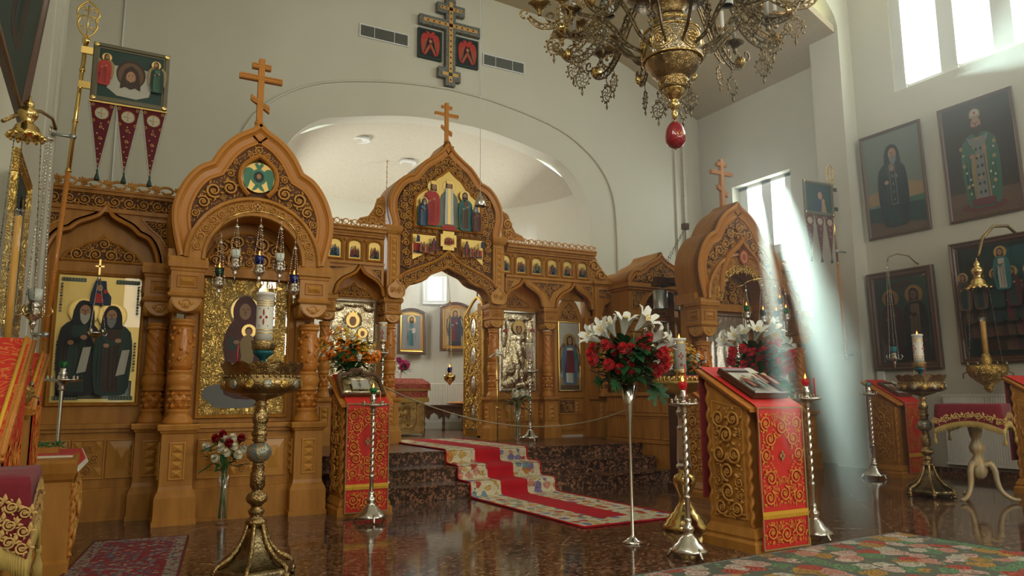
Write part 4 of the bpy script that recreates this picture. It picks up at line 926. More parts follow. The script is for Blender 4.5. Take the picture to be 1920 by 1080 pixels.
# volute at the far right end of the row, then the narrow section with its little arch
t = thing('narrow_screen_section', 'narrow oak screen section with tiny arch and square carving left of the low shrine', 'icon screen', (7.2, OY, 0))
mb = MB(); h = [(0, 2.64), (.05, 2.59), (.12, 2.55), (.15, 2.48)]
mb.prism([(-.32, 2.36), (-.19, 2.36), (-.16, 2.46)]+mir(smooth(h, 3))+[(.16, 2.46), (.19, 2.36), (.26, 2.36), (.26, 2.86), (-.32, 2.86)], 0, .08)
mb.box(-.32, -.19, 0, .2, PLAT, 2.36); mb.box(.19, .26, 0, .2, PLAT, 2.4); mb.box(-.34, .28, -.02, .2, 2.86, 2.885); mb.box(-.36, .30, -.05, .2, 2.885, 2.93); mb.box(-.35, -.17, -.03, .2, 2.32, 2.37); mb.box(-.3, .26, .16, .2, 1, 2.7)
mb.box(-.35, .30, -.03, .2, PLAT, .72); mb.box(-.33, .28, -.01, .2, .72, 1.08); mb.box(-.36, .3, -.05, .2, 1.04, 1.08)
mb.build('board', wood, t)
mb = MB(); r2 = random.Random(8); framem(mb, -.24, .20, 2.66, 2.80, 0, .014, .014); pack(mb, rect(-.24, .20, 2.66, 2.80), 0, .05, .02, r2, tries=400, sym=False); mb.build('square_carving', [woodc, wood_shade], t); mb = MB()
framem(mb, -.27, -.22, .75, .98, -.01, .012, .012); [mb.pyr(-.245, .79+k*.075, .045, .07, -.01, .02) for k in range(3)]; framem(mb, -.15, .15, .75, .98, -.01, .012, .012)
for i in range(3):
    for j in range(3): mb.pyr(-.1+.1*i, .79+.075*j, .09, .07, -.01, .025)
mb.build('pyramid_panel', woodc, t)
mb = MB(); V_ = [(-.42, 2.93), (.05, 2.93), (.02, 2.99), (-.08, 3.04), (-.15, 3.14), (-.24, 3.26), (-.30, 3.4), (-.42, 3.4)]; pack(mb, V_, .03, .1, .024, r2, tries=1500, sym=False, th=1.3); mb.build('volute', [woodc, wood], t)
column(t, -.25, -.09, 1.08, 1.98, 2.34, .062, twist=True)

# low shrine to the right of the screen
t = thing('low_icon_shrine', 'low carved oak shrine with small ogee gable between the screen and right shrine', 'icon shrine', (7.88, 9.2, 0))
G3 = smooth([(0, 3.42), (.06, 3.34), (.17, 3.27), (.28, 3.22), (.38, 3.14), (.46, 3.10), (.56, 3.09), (.66, 3.0), (.70, 2.92), (.68, 2.86)], 3, keep=(5,))
g3 = mir(G3)
mb = MB(); mb.prism(g3, .05, .1); mb.sweep(g3, [(0, .02), (-.03, 0), (-.03, .75), (0, .75)]); mb.build('gable', wood, t)
mb = MB(); mb.sweep(g3, sc_prof(RIM, .62, .04)); mb.build('gable_moulding', woods, t)
gi3 = mir([(x*.84, 2.88+(z-2.88)*.72) for x, z in G3 if z > 2.89]+[(.56, 2.89)]); mb = MB(); pack(mb, gi3, .045, .075, .026, random.Random(4), tries=1500, th=1.15); mb.build('gable_carving', [woodc, wood_shade], t)
ra = arc(.40, 2.38, 180, 0, 18); mb = MB(); mb.prism([(-.68, 2.38)]+ra+[(.68, 2.38), (.68, 2.78), (-.68, 2.78)], .03, .12); mb.box(-.70, .70, -.01, .75, 2.76, 2.80); mb.box(-.73, .73, -.04, .75, 2.80, 2.86); mb.box(-.68, -.6, .12, .75, 0, 2.8); mb.box(.6, .68, .12, .75, 0, 2.8)
mb.box(-.5, .5, .33, .37, 1, 2.8); mb.box(-.72, -.42, -.01, .3, 2.32, 2.38); mb.box(.42, .72, -.01, .3, 2.32, 2.38); mb.box(-.68, .68, .05, .7, PLAT, 1.06); mb.build('shrine_body', wood, t)
mb = MB(); mb.sweep(ra, [(0, .12), (0, .03), (.005, .0), (.025, -.005), (.035, .015), (.04, .12)]); mb.build('arch_moulding', woods, t)
mb = MB(); r2 = random.Random(14)
for s_ in (-1, 1):
    P_ = [(s_*.62, 2.73), (s_*.34, 2.73), (s_*.44, 2.62), (s_*.50, 2.47), (s_*.62, 2.47)]; mb.sweep(P_, [(0, .03), (0, .014), (-.01*s_, .014), (-.01*s_, .03)], True); pack(mb, P_, .03, .05, .02, r2, tries=250, sym=False); mb.build('spandrel_carving', [woodc, wood_shade], t); mb = MB()
lunette(t, ra, (.85, .8), 2.40, .325, 0, .07, .026)
for s_ in (-1, 1): column(t, s_*.56, .12, 1.06, 1.96, 2.33, .066)

# ---------------------------------------------------------------- icons and pictures
from mathutils import noise as mnoise
def framed(name, label, cat, loc, rz, w_, h_, fw_, fmat, ground, paint, tilt=0, glass=False, lip=None, depth=.035, group=None, arch=0):
    """picture in a moulded frame; origin at the middle of its lower edge, front towards local -Y"""
    t = thing(name, label, cat, loc, rz, group, rot=(tilt, 0, rz)); mb = MB()
    if arch:
        pth = [(-w_/2, 0), (-w_/2, h_-arch), (-w_/4, h_-arch*.25), (0, h_), (w_/4, h_-arch*.25), (w_/2, h_-arch), (w_/2, 0)]; pth = pth[:1]+smooth(pth[1:-1], 3)+pth[-1:]
    else: pth = [(-w_/2, 0), (-w_/2, h_), (w_/2, h_), (w_/2, 0)]
    prof = [(0, 0), (0, -depth*.8), (-fw_*.15, -depth), (-fw_*.35, -depth*.75), (-fw_*.6, -depth*.85), (-fw_*.85, -depth*.45), (-fw_, -depth*.35), (-fw_, 0)]
    mb.sweep(pth, prof, True); mb.build('frame', fmat, t)
    if lip:
        mb = MB(); f2 = fw_; mb.sweep([(p[0]*(1-2*f2/w_), f2+(p[1])*(1-2*f2/h_)) for p in pth], [(0, -.004), (0, -depth*.5), (-.018, -depth*.42), (-.02, -.004)], True); mb.build('inner_border', lip, t)
    mb = MB(); mb.prism([(p[0]*(1-1.6*fw_/w_), fw_*.8+p[1]*(1-1.6*fw_/h_)) for p in pth], -.008, -.001); mb.build('panel', ground, t)
    P = Paint(-.009); paint(P, w_-2*fw_, h_-2*fw_, fw_); P.build('painting', t)
    if glass: mb = MB(); g = fw_*.9; mb.add([(-w_/2+g, -depth*.72, g), (w_/2-g, -depth*.72, g), (w_/2-g, -depth*.72, h_-g), (-w_/2+g, -depth*.72, h_-g)], [(0, 1, 2, 3)]); mb.build('glazing', glazing, t, recalc=False)
    return t
def relief(name, par, w_, h_, shapes, m, z0=0, nx=54, nz=90, y=-.004, fold=.0):
    """hammered metal cover: height field of overlapping rounded forms"""
    vs = []; fs = []
    for j in range(nz+1):
        for i in range(nx+1):
            x = -w_/2+w_*i/nx; z = z0+h_*j/nz; d = .003*mnoise.noise((x*22, z*22, 1))+.003*mnoise.noise((x*60, z*60, 4))
            for (cx, cz, rx, rz, hh) in shapes:
                q = ((x-cx)/rx)**2+((z-cz)/rz)**2
                if q < 1: d = max(d, hh*math.sqrt(1-q)+.10*hh*math.sin((x-cx)/rx*10+1.5*math.sin((z-cz)/rz*3))*(1-q)+.06*hh*mnoise.noise((x*40, z*30, 9)))
            if i in (0, nx) or j in (0, nz): d = 0
            vs.append((x, y-d, z))
    for j in range(nz):
        for i in range(nx): a = j*(nx+1)+i; fs.append((a, a+1, a+nx+2, a+nx+1))
    mb = MB(); mb.add(vs, fs, 0, True); return mb.build(name, m, par, recalc=False)
def rocks(P, x0, x1, z0, z1, c): P.p([(x0, z0), (x1, z0), (x1, z0+(z1-z0)*.5), (x1-(x1-x0)*.3, z0+(z1-z0)*.8), ((x0+x1)/2, z0+(z1-z0)*.55), (x0+(x1-x0)*.25, z1), (x0, z0+(z1-z0)*.6)], c)
def pt_monks(P, w_, h_, o):
    for (x, z, s_) in ((-w_/2+.012, o+.01, 1),):
        P.p([(-w_/2+.035, o+.03), (w_/2-.035, o+.03), (w_/2-.035, o+.20), (-w_/2+.035, o+.24)], 'darkbrown')
    for s_ in (-1, 1):   # patterned corners of the border
        for zz in (o+.02, o+h_-.06): P.p([(s_*(w_/2-.22), zz), (s_*(w_/2-.02), zz), (s_*(w_/2-.02), zz+.035), (s_*(w_/2-.22), zz+.035)], 'teal')
        for k in range(8):
            for zz in (o+h_-.06, o+.02): P.e(s_*(w_/2-.2+.025*k), zz+.017, .009, .012, 'ochre', 6)
        for zb in (o+.30, o+h_-.34):
            for k in range(10): P.e(s_*(w_/2-.028), zb+.028*k, .012, .010, ['grey', 'ochre', 'navy'][k % 3], 7)
    figure(P, -.15, o+.05, .90, 'darkgreen', 'black', hair='black', hood='black', turn=.7, beard='pale', folds='darkbrown'); figure(P, .135, o+.05, .86, 'darkbrown', 'darkgreen', hood='black', turn=-.6, beard='grey', folds='black')
    for x, z in ((-.12, .26), (.20, .24)): P.p([(x-.03, o+z), (x+.045, o+z+.02), (x+.075, o+z+.25), (x+.01, o+z+.24)], 'pale')
    P.p([(-.09, o+h_-.28), (.09, o+h_-.28), (.09, o+h_-.20), (.05, o+h_-.14), (.04, o+h_-.05), (-.05, o+h_-.05), (-.08, o+h_-.17)], 'navy'); P.e(-.01, o+h_-.12, .025, .03, 'skin'); P.e(.04, o+h_-.15, .018, .02, 'red'); P.p([(-.05, o+h_-.26), (.03, o+h_-.26), (.01, o+h_-.17), (-.04, o+h_-.17)], 'red')
framed('monks_icon', 'large glazed gold icon of two dark robed monks holding scrolls', 'icon', (-.055, 7.985, 1.02), 0, .76, 1.25, .035, wood, goldi, pt_monks, glass=True)

t = framed('mother_and_child_icon', 'large glazed icon with tooled gold cover and wine robed mother holding a child', 'icon', (1.2, 7.555, .90), 0, .84, 1.36, .035, wood, goldt, lambda P, w_, h_, o: None, glass=True)
P = Paint(-.012)
P.p(smooth([(-.30, .30), (-.35, .27), (-.36, .20), (-.30, .15), (-.24, .10), (-.05, .09), (.1, .10), (.2, .15), (.27, .24), (.2, .28), (.1, .24), (0, .29), (-.1, .26), (-.22, .32)], 3), 'grey')
P.e(-.01, 1.03, .155, .155, 'ochre', 26); P.e(-.01, 1.03, .135, .135, 'gold', 26)
P.p(smooth([(-.07, .99), (-.16, .86), (-.20, .70), (-.17, .50), (-.17, .22), (.15, .20), (.17, .55), (.17, .8), (.10, .95)], 3), 'wine'); P.p(smooth([(-.11, .92), (-.12, 1.05), (-.07, 1.15), (.02, 1.17), (.09, 1.09), (.10, .95), (.05, .85)], 3), 'wine')
P.p([(-.14, .78), (-.02, .70), (-.02, .62), (-.17, .66)], 'darkgreen'); P.e(-.01, 1.02, .055, .08, 'skin', 14); P.e(-.03, 1.04, .008, .005, 'black', 6); P.e(.015, 1.04, .008, .005, 'black', 6); P.p([(-.01, 1.04), (-.018, 1.0), (.0, 1.0)], 'brown'); P.e(-.007, .985, .014, .004, 'darkred', 6)
P.e(.03, .83, .068, .068, 'gold', 18); P.e(.03, .83, .036, .043, 'hair', 12); P.e(.03, .82, .029, .035, 'skin', 12)
P.p(smooth([(0, .79), (-.05, .72), (-.03, .58), (-.05, .50), (.02, .46), (.08, .55), (.09, .7), (.06, .79)], 2), 'ochre'); P.e(-.08, .72, .03, .02, 'skin', 8)
for k in range(7): P.p([(-.15+.045*k, .50), (-.14+.045*k, .50), (-.145+.045*k, .24), (-.15+.045*k, .24)], 'darkred')
P.build('painted_figures', t)

def oklad(label, loc, w_, h_, shapes, extra, mats=silvere):
    t = thing('silver_covered_icon', label, 'icon', loc); mb = MB(); mb.sweep([(-w_/2, 0), (-w_/2, h_), (w_/2, h_), (w_/2, 0)], [(0, 0), (0, -.03), (-.02, -.035), (-.035, -.02), (-.04, 0)], True); mb.build('frame', silverc, t)
    relief('embossed_cover', t, w_-.07, h_-.07, shapes, mats, .035)
    P = Paint(-.055); extra(P); P.build('painted_faces', t); return t
sh = [(0, .93, .12, .13, .02), (.12, .74, .09, .1, .03), (-.02, .93, .075, .10, .035), (-.05, .62, .17, .32, .035), (.12, .60, .1, .2, .045), (-.2, .45, .10, .4, .02), (.1, .3, .2, .25, .03), (0, .15, .28, .12, .02), (-.22, 1.12, .08, .06, .03), (.22, 1.12, .08, .06, .03), (0, 1.17, .25, .05, .02)]
def ex(P):
    P.e(-.02, .93, .115, .115, 'ochre', 20); P.e(-.02, .93, .095, .1, 'gold', 20); P.e(.12, .76, .07, .07, 'gold', 16); P.e(-.02, .92, .05, .068, 'skin', 12); P.e(.12, .75, .032, .04, 'skin', 10)
    P.p([(-.07, .98), (-.08, 1.06), (-.045, 1.03), (-.02, 1.07), (.005, 1.03), (.04, 1.06), (.03, .98)], 'gold')
oklad('embossed silver icon of mother and child behind the orange flowers', (3.0, 9.985, 1.21), .66, 1.22, sh, ex)
sh2 = [(0, .95, .14, .14, .022), (0, .80, .15, .12, .05), (0, .62, .17, .22, .06), (-.05, .42, .20, .22, .065), (.03, .28, .16, .2, .06), (-.23, .35, .06, .32, .035), (.23, .40, .05, .34, .035), (-.24, .88, .05, .22, .03), (.24, .88, .05, .22, .03), (-.15, .12, .13, .10, .04), (.08, .10, .14, .08, .045), (.22, .12, .07, .09, .04), (0, 1.13, .26, .06, .02), (0, .04, .3, .05, .02)]
def ex2(P):
    P.e(0, .98, .12, .12, 'ochre', 24); P.e(0, .98, .1, .1, 'gold', 24); P.e(0, .95, .055, .075, 'hair', 14); P.e(0, .945, .038, .055, 'skin', 12)
    P.p([(-.05, 1.0), (-.06, 1.09), (-.03, 1.06), (0, 1.1), (.03, 1.06), (.06, 1.09), (.05, 1.0)], 'gold'); P.p([(-.27, .90), (-.20, .90), (-.20, .94), (-.27, .94)], 'red'); P.p([(.2, .92), (.27, .92), (.27, .96), (.2, .96)], 'red')
oklad('embossed silver icon of an enthroned crowned figure right of the holy doors', (5.6, 9.985, 1.17), .66, 1.23, sh2, ex2)
sh3 = [(-.14, .70, .07, .18, .04), (.02, .74, .06, .2, .04), (.16, .70, .07, .18, .04), (-.2, .4, .06, .2, .035), (0, .42, .14, .2, .05), (.2, .4, .06, .2, .035), (0, .15, .25, .12, .03)]
oklad('embossed gilt icon of winged figures inside the low shrine', (7.9, 9.52, 1.32), .66, 1.0, sh3, lambda P: [P.e(x, z, .035, .042, 'skin', 10) for x, z in ((-.14, .80), (.02, .86), (.16, .80))])
sh4 = [(0, .9, .16, .16, .02), (0, .55, .2, .42, .05), (-.24, .5, .05, .4, .02), (.24, .5, .05, .4, .02)]
oklad('dark silver icon in the right shrine behind its hanging lamps', (7.56, 7.555, .93), .78, 1.28, sh4, lambda P: [P.e(0, .95, .11, .11, 'gold', 16), P.e(0, .94, .05, .065, 'skin', 12)], silverc)
oklad('tall silver icon under glass in the right screen wing', (8.86, 7.985, .95), .74, 1.3, sh4, lambda P: [P.e(0, 1.0, .11, .11, 'gold', 16), P.e(0, .99, .05, .065, 'skin', 12)], silverc)

# pictures on the right nave wall, leaning out at the top
def pt_monk(P, w_, h_, o):
    P.p(rect(-w_/2, w_/2, o, o+h_), 'sky'); P.p([(-w_/2, o), (w_/2, o), (w_/2, o+h_*.30), (w_*.1, o+h_*.27), (-w_/2, o+h_*.28)], 'darkgreen'); P.p([(w_*.1, o+h_*.27), (w_*.4, o+h_*.38), (w_/2, o+h_*.36), (w_/2, o+h_*.26)], 'green'); P.p([(-w_/2, o), (w_/2, o), (w_/2, o+h_*.06), (-w_/2, o+h_*.14)], 'brown')
    P.p([(-w_*.5, o+h_*.30), (w_*.5, o+h_*.32), (w_*.5, o+h_*.44), (w_*.2, o+h_*.48), (-w_*.5, o+h_*.42)], 'ochre')
    figure(P, -.02, o+.07, h_*.84, 'darkgreen', 'black', halo=None, hood='black', turn=.6, beard='grey', folds='navy')
    P.p([(-.055, o+.42), (.055, o+.42), (.045, o+1.05), (-.05, o+1.05)], 'grey'); P.p([(-.042, o+.44), (.042, o+.44), (.034, o+1.03), (-.038, o+1.03)], 'black'); [P.p([(-.02, o+z), (.02, o+z), (.0, o+z+.06)], 'grey') for z in (.48, .6, .72, .84, .94)]
    P.e(-.0, o+.98, .035, .05, 'skin', 8)
def pt_bishop(P, w_, h_, o):
    P.p(rect(-w_/2, w_/2, o, o+h_), 'darkbrown'); P.p([(-w_/2, o), (w_/2, o), (w_/2, o+h_*.2), (-w_/2, o+h_*.22)], 'brown'); P.e(-.02, o+.11, w_*.34, .07, 'darkred'); 
    figure(P, 0, o+.08, h_*.86, 'ochre', 'green', halo=None, turn=0, beard='hair', folds='darkgreen', hair='hair'); P.e(0, o+1.395, .075, .075, 'ochre', 16); P.e(0, o+1.40, .055, .06, 'pale', 14); P.e(0, o+1.41, .02, .022, 'red', 8); P.p([(-.07, o+1.345), (.07, o+1.345), (.072, o+1.37), (-.072, o+1.37)], 'ochre'); P.p([(-.16, o+.12), (.16, o+.12), (.14, o+.22), (-.15, o+.22)], 'darkred')
    P.p([(-.08, o+.22), (.07, o+.22), (.055, o+.95), (-.045, o+.95)], 'grey'); P.p(smooth([(-.11, o+.98), (0, o+.93), (.11, o+.98), (.14, o+1.1), (0, o+1.02), (-.14, o+1.1)], 2), 'grey'); [P.p([(x-.02, o+z), (x, o+z-.03), (x+.02, o+z), (x, o+z+.03)], 'darkgreen') for x in (-.03, .03) for z in (.3, .42, .54, .66, .78, .9)]; [P.e(x, o+z, .016, .02, 'pale', 7) for x, z in ((-.14, .5), (.13, .55), (-.18, .6), (.17, .65), (-.2, .85), (.2, .88), (-.15, .3), (.14, .33), (-.12, .42), (.19, .5))]; [P.e(x, o+z, .025, .03, 'ochre', 8) for x, z in ((-.2, .7), (.2, .75), (-.17, .4), (.18, .42), (.22, .95), (-.22, .95), (0, .5), (0, .8))]
def pt_warr(P, w_, h_, o):
    P.p(rect(-w_/2, w_/2, o, o+h_), 'green'); P.p([(-w_/2, o), (w_/2, o), (w_/2, o+h_*.16), (-w_/2, o+h_*.2)], 'darkbrown'); P.p([(-.15, o+h_*.84), (.22, o+h_*.92), (.1, o+h_*.98), (-.2, o+h_*.93)], 'brown')
    figure(P, -.19, o+.1, h_*.78, 'brown', 'darkred', folds='darkbrown'); figure(P, .19, o+.1, h_*.80, 'ochre', 'darkbrown', folds='brown')
def pt_many(P, w_, h_, o):
    P.p(rect(-w_/2, w_/2, o, o+h_), 'darkgreen'); P.e(.02, o+h_*.72, .36, .36, 'teal', 26); rr = random.Random(5)
    for j in range(4):
        for i in range(9-j): x = -w_*.42+w_*.84*(i+.5)/(9-j); figure(P, x, o+.05+j*.18, .5, rr.choice(['darkred', 'brown', 'darkgreen', 'navy']), rr.choice(['brown', 'darkbrown', 'darkgreen', 'wine']), halo='ochre')
    figure(P, .02, o+h_*.55, .55, 'pale', 'teal')
WX = 10.38
for args in (('hanging_picture', 'framed painting of a hooded monk in black on the right wall', (WX-.015, 6.71, 3.46), 1.0, 1.64, .05, pt_monk, 'ochre'),
             ('hanging_picture', 'framed painting of a bishop in green vestments, highest on the right wall', (WX-.015, 5.44, 3.46), 1.0, 1.66, .05, pt_bishop, 'x')):
    framed(args[0], args[1], 'picture', args[2], R(-90), args[3], args[4], args[5], woodf, woodd, args[6], tilt=R(2.5), depth=.04)
framed('hanging_picture', 'deep framed icon of two haloed warriors on the right wall', 'picture', (WX-.015, 6.73, 1.45), R(-90), 1.04, 1.48, .13, woodf, woodd, pt_warr, tilt=R(2), glass=True, depth=.07)
framed('hanging_picture', 'large glazed icon of a crowd behind the hanging gold lamp', 'picture', (WX-.015, 5.10, 1.50), R(-90), 1.7, 1.66, .10, woodf, woodd, pt_many, tilt=R(2), glass=True, depth=.07)
def pt_dark(P, w_, h_, o): P.p(rect(-w_/2, w_/2, o, o+h_), 'darkgreen'); figure(P, .1, o+.1, h_*.8, 'darkgreen', 'darkbrown', halo=None)
framed('hanging_picture', 'dark painting in a gilt frame high on the left wall', 'picture', (-.485, 3.85, 2.55), R(90), 1.5, 1.7, .07, woodf, woodd, pt_dark, tilt=R(5))
framed('hanging_picture', 'narrow glazed icon with golden frame low on the left wall behind the lamp', 'picture', (-.485, 4.95, 1.45), R(90), .8, .95, .06, goldt, woodd, pt_dark)
# two arched icons in the sanctuary, seen through the gate
def pt_evang(P, w_, h_, o): P.p(rect(-w_/2+.04, w_/2-.04, o+.05, o+h_-.08), 'grey'); figure(P, 0, o+.08, h_*.78, 'teal', 'grey', book='pale', seat=True, beard=True)
def pt_angel(P, w_, h_, o): P.p(rect(-w_/2+.04, w_/2-.04, o+.05, o+h_-.08), 'ochre'); figure(P, 0, o+.08, h_*.80, 'darkred', 'navy', wings='darkbrown'); P.p([(-.12, o+.06), (.12, o+.06), (.12, o+.14), (-.12, o+.14)], 'black')
framed('sanctuary_icon', 'arched icon of a seated figure with a book, left one seen through the gate', 'icon', (5.37, 13.90, 1.93), 0, .60, .93, .06, woodf, gold, pt_evang, depth=.05, lip=gold, arch=.08)
framed('sanctuary_icon', 'arched icon of a dark winged figure, right one seen through the gate', 'icon', (6.20, 13.62, 2.0), R(-18), .62, 1.0, .06, woodf, gold, pt_angel, depth=.05, lip=gold, arch=.1)

# big cross and two seraph panels on the back wall, between the vents
t = thing('wall_cross', 'large enamelled eight pointed cross with gold centre high on the back wall', 'cross', (4.85, 10.99, 6.30))
X_ = [(-.09, 0), (.09, 0), (.09, .09), (.19, .09), (.19, .27), (.09, .27), (.09, 1.0), (.57, 1.0), (.57, 1.17), (.09, 1.17), (.09, 1.29), (.26, 1.29), (.26, 1.47), (.09, 1.47), (.09, 1.57), (-.09, 1.57), (-.09, 1.47), (-.25, 1.47), (-.25, 1.29), (-.09, 1.29), (-.09, 1.17), (-.57, 1.17), (-.57, 1.0), (-.09, 1.0), (-.09, .31), (-.22, .31), (-.22, .13), (-.09, .13)]
mb = MB(); mb.prism(X_, -.09, 0); mb.build('body', stoneg, t)
mb = MB(); mb.box(-.033, .033, -.097, -.09, .06, 1.51); mb.box(-.50, .50, -.097, -.09, 1.055, 1.115); mb.box(-.2, .2, -.097, -.09, 1.355, 1.41); mb.box(-.15, .14, -.097, -.09, .17, .23); mb.build('gold_inlay', goldem, t)
mb = MB()
for z in [.1+.1*k for k in range(14)]: mb.sph((0, -.097, z), (.016, .008, .02), 8, 0, 4)
for k in range(-4, 5):
    if k: mb.sph((k*.105, -.097, 1.085), (.02, .008, .016), 8, 0, 4); 
for k in (-1.5, -.8, .8, 1.5): mb.sph((k*.11, -.097, 1.383), (.016, .008, .014), 8, 0, 4)
mb.sph((0, -.099, .2), (.025, .012, .025), 8, 1, 4); mb.build('gems', [pal and MATS['paint_darkred'], teal], t)
mb = MB()
for i in range(len(X_)):
    a = Vector(X_[i]); b = Vector(X_[(i+1) % len(X_)]); L_ = (b-a).length; n = max(1, int(L_/.09))
    for k in range(n): p = a.lerp(b, (k+.5)/n); q = p+(Vector((0, .8))-p).normalized()*.045; mb.tube([(p.x*.985, -.092, p.y), (q.x, -.092, q.y)], .0035, 4)
mb.build('mosaic_lines', MATS['paint_orange'], t)
for x, z, lab in ((4.49, 6.72, 'dark panel with red winged seraph left of the wall cross'), (5.18, 6.72, 'dark panel with red winged seraph right of the wall cross')):
    t = thing('seraph_panel', lab, 'icon', (x, 10.99, z)); mb = MB(); mb.box(-.215, .215, -.05, 0, 0, .52); mb.build('board', MATS['paint_darkgreen'], t)
    P = Paint(-.051); P.p(rect(-.19, .19, .03, .49), 'black')
    for s_ in (-1, 1):
        P.p(smooth([(s_*.02, .40), (s_*.10, .44), (s_*.16, .38), (s_*.17, .22), (s_*.13, .06), (s_*.10, .16), (s_*.07, .28)], 2), 'red'); P.p([(0, .30), (s_*.12, .06), (s_*.08, .05), (-s_*.03, .24)], 'red'); P.p([(0, .34), (s_*.09, .47), (s_*.03, .48), (-s_*.03, .4)], 'red')
        for k in range(4): P.p([(s_*(.06+.025*k), .36-.02*k), (s_*(.065+.025*k), .36-.02*k), (s_*(.09+.02*k), .14-.01*k), (s_*(.085+.02*k), .14)], 'ochre')
        P.p([(0, .28), (s_*.1, .08), (s_*.09, .075), (-.005*s_, .25)], 'ochre')
    P.e(0, .30, .045, .05, 'darkred'); P.e(0, .30, .025, .03, 'skin'); P.build('painting', t)
for x, lab in ((3.70, 'long white ventilation grille left of the wall cross'), (5.925, 'long white ventilation grille right of the wall cross')):
    t = thing('ventilation_grille', lab, 'vent', (x, 10.99, 6.855)); mb = MB(); framem(mb, -.40, .40, .02, .20, 0, .022, .015); [mb.box(a-.004, a+.004, -.014, 0, .02, .2) for a in (-.17, .17)]; mb.build('frame', whitep, t)
    mb = MB(); mb.box(-.41, .41, -.004, .004, .01, .21); mb.build('backing', vent_dark, t)
    mb = MB(); [mb.box(-.4, .4, -.012, -.007, .03+.0165*k, .036+.0165*k) for k in range(10)]; o = mb.build('louvres', steel, t)

# ---------------------------------------------------------------- metalware
def fl(par, x, y, z, s=1.0):
    mb = MB(); mb.lathe(x, y, [(.001, z-.003*s), (.006*s, z+.004*s), (.0065*s, z+.011*s), (.003*s, z+.022*s), (.0006*s, z+.032*s)], 10); mb.lathe(x, y, [(.0005, z), (.0032*s, z+.006*s), (.0005, z+.014*s)], 8, 1); o = mb.build('flame', [flame, flameh], par); return o
def chain(mb, a, b, r=.0045, link=.022, m=0):
    a, b = Vector(a), Vector(b); n = max(2, int((b-a).length/link))
    for k in range(n):
        p = a.lerp(b, (k+.5)/n); mb.sph(p, (r*1.1, r*1.1, link*.55) if k % 2 else (r*.75, r*.75, link*.42), 5, m, 4)
def lampada(loc, label, gl, H, lit=True, s=1.0, group=None, body=silverc, drop=None):
    """hanging oil lamp; loc = bottom tip, H = height of its hook above that"""
    t = thing('hanging_oil_lamp', label, 'oil lamp', loc, 0, group); gz = .20*s
    mb = MB(); pr = [(.001, 0), (.007, .012), (.004, .02), (.010, .034), (.014, .05), (.022, .064), (.016, .075), (.020, .085), (.040, .105), (.050, .125), (.046, .138), (.030, .150), (.034, .160), (.038, .175), (.030, .19), (.026, .20)]
    mb.lathe(0, 0, [(r*s, z*s) for r, z in pr], 18, mod=lambda a, z, i: 1+.05*math.sin(9*a)); mb.build('lamp_body', body, t)
    mb = MB()
    for k in range(3):
        a = 2*PI*k/3+.5; c, s_ = math.cos(a), math.sin(a); mb.tube([(c*.045*s, s_*.045*s, .12*s), (c*.062*s, s_*.062*s, .14*s), (c*.058*s, s_*.058*s, .165*s)], .005*s, 5); mb.sph((c*.058*s, s_*.058*s, .17*s), .009*s, 6, 0, 4)
        chain(mb, (c*.058*s, s_*.058*s, .17*s), (c*.012*s, s_*.012*s, H-.09*s))
    mb.lathe(0, 0, [(.026*s, H-.10*s), (.018*s, H-.085*s), (.008*s, H-.07*s), (.005*s, H-.06*s)], 12); mb.tube([(0, 0, H-.065*s), (0, 0, H)], .003, 5); mb.sph((0, 0, H-.035*s), .008*s, 6, 0, 4); mb.build('chains', body, t)
    mb = MB(); mb.lathe(0, 0, [(.028*s, gz), (.036*s, gz+.02*s), (.042*s, gz+.075*s), (.038*s, gz+.075*s), (.030*s, gz+.02*s), (.001, gz+.012*s)], 16); mb.build('glass_cup', gl, t)
    if lit: fl(t, 0, 0, gz+.082*s, s*1.25)
    return t
L1 = [((.87, 7.02, 1.97), 'dark blue glass oil lamp, leftmost of the five hanging in the left shrine', gdark, .60, 1), ((.995, 6.98, 2.14), 'white and green glass oil lamp, second from left in the left shrine', gwhite, .58, 0), ((1.20, 6.96, 2.10), 'tall lit blue glass oil lamp hanging at the middle of the left shrine', gblue, .64, 1),
      ((1.385, 6.98, 2.14), 'cream glass oil lamp right of the middle one in the left shrine', gwhite, .60, 0), ((1.53, 7.02, 1.955), 'lit blue glass oil lamp, rightmost of the five in the left shrine', gblue, .62, 1)]
for a in L1: lampada(a[0], a[1], a[2], a[3], a[4])
mb = MB(); mb.tube([(1.2+.35*math.cos(PI-PI*i/16), 7.06-.10*math.sin(PI*i/16), 2.57+.22*math.sin(PI*i/16)) for i in range(17)], .006, 6)
for x, y, z in ((.86, 7.06, 2.57), (1.54, 7.06, 2.57)): mb.tube([(x, y, z), (x, 7.2, z)], .006, 6)
tag(mb.build('lamp_rod', brassp), 'bent brass rod carrying the lamps under the left shrine arch', 'rod')
L2 = [((7.43, 7.03, 1.99), 'lit lamp furthest left in the right shrine, in the first light shaft', ggreen, .565), ((7.67, 6.97, 1.94), 'lit silver lamp second from left in the right shrine', gdark, .69), ((7.92, 6.97, 1.94), 'lit dark glass lamp second from right in the right shrine', gdark, .69), ((8.02, 6.985, 2.12), 'small lit lamp hanging deeper behind the others in the right shrine', gdark, .50), ((8.18, 7.03, 2.0), 'lit green glass lamp furthest right in the right shrine', ggreen, .55), ((8.52, 7.5, 1.58), 'lit dark lamp hanging alone before the right screen wing', gdark, .6)]
for a in L2: lampada(a[0], a[1], a[2], a[3], True)
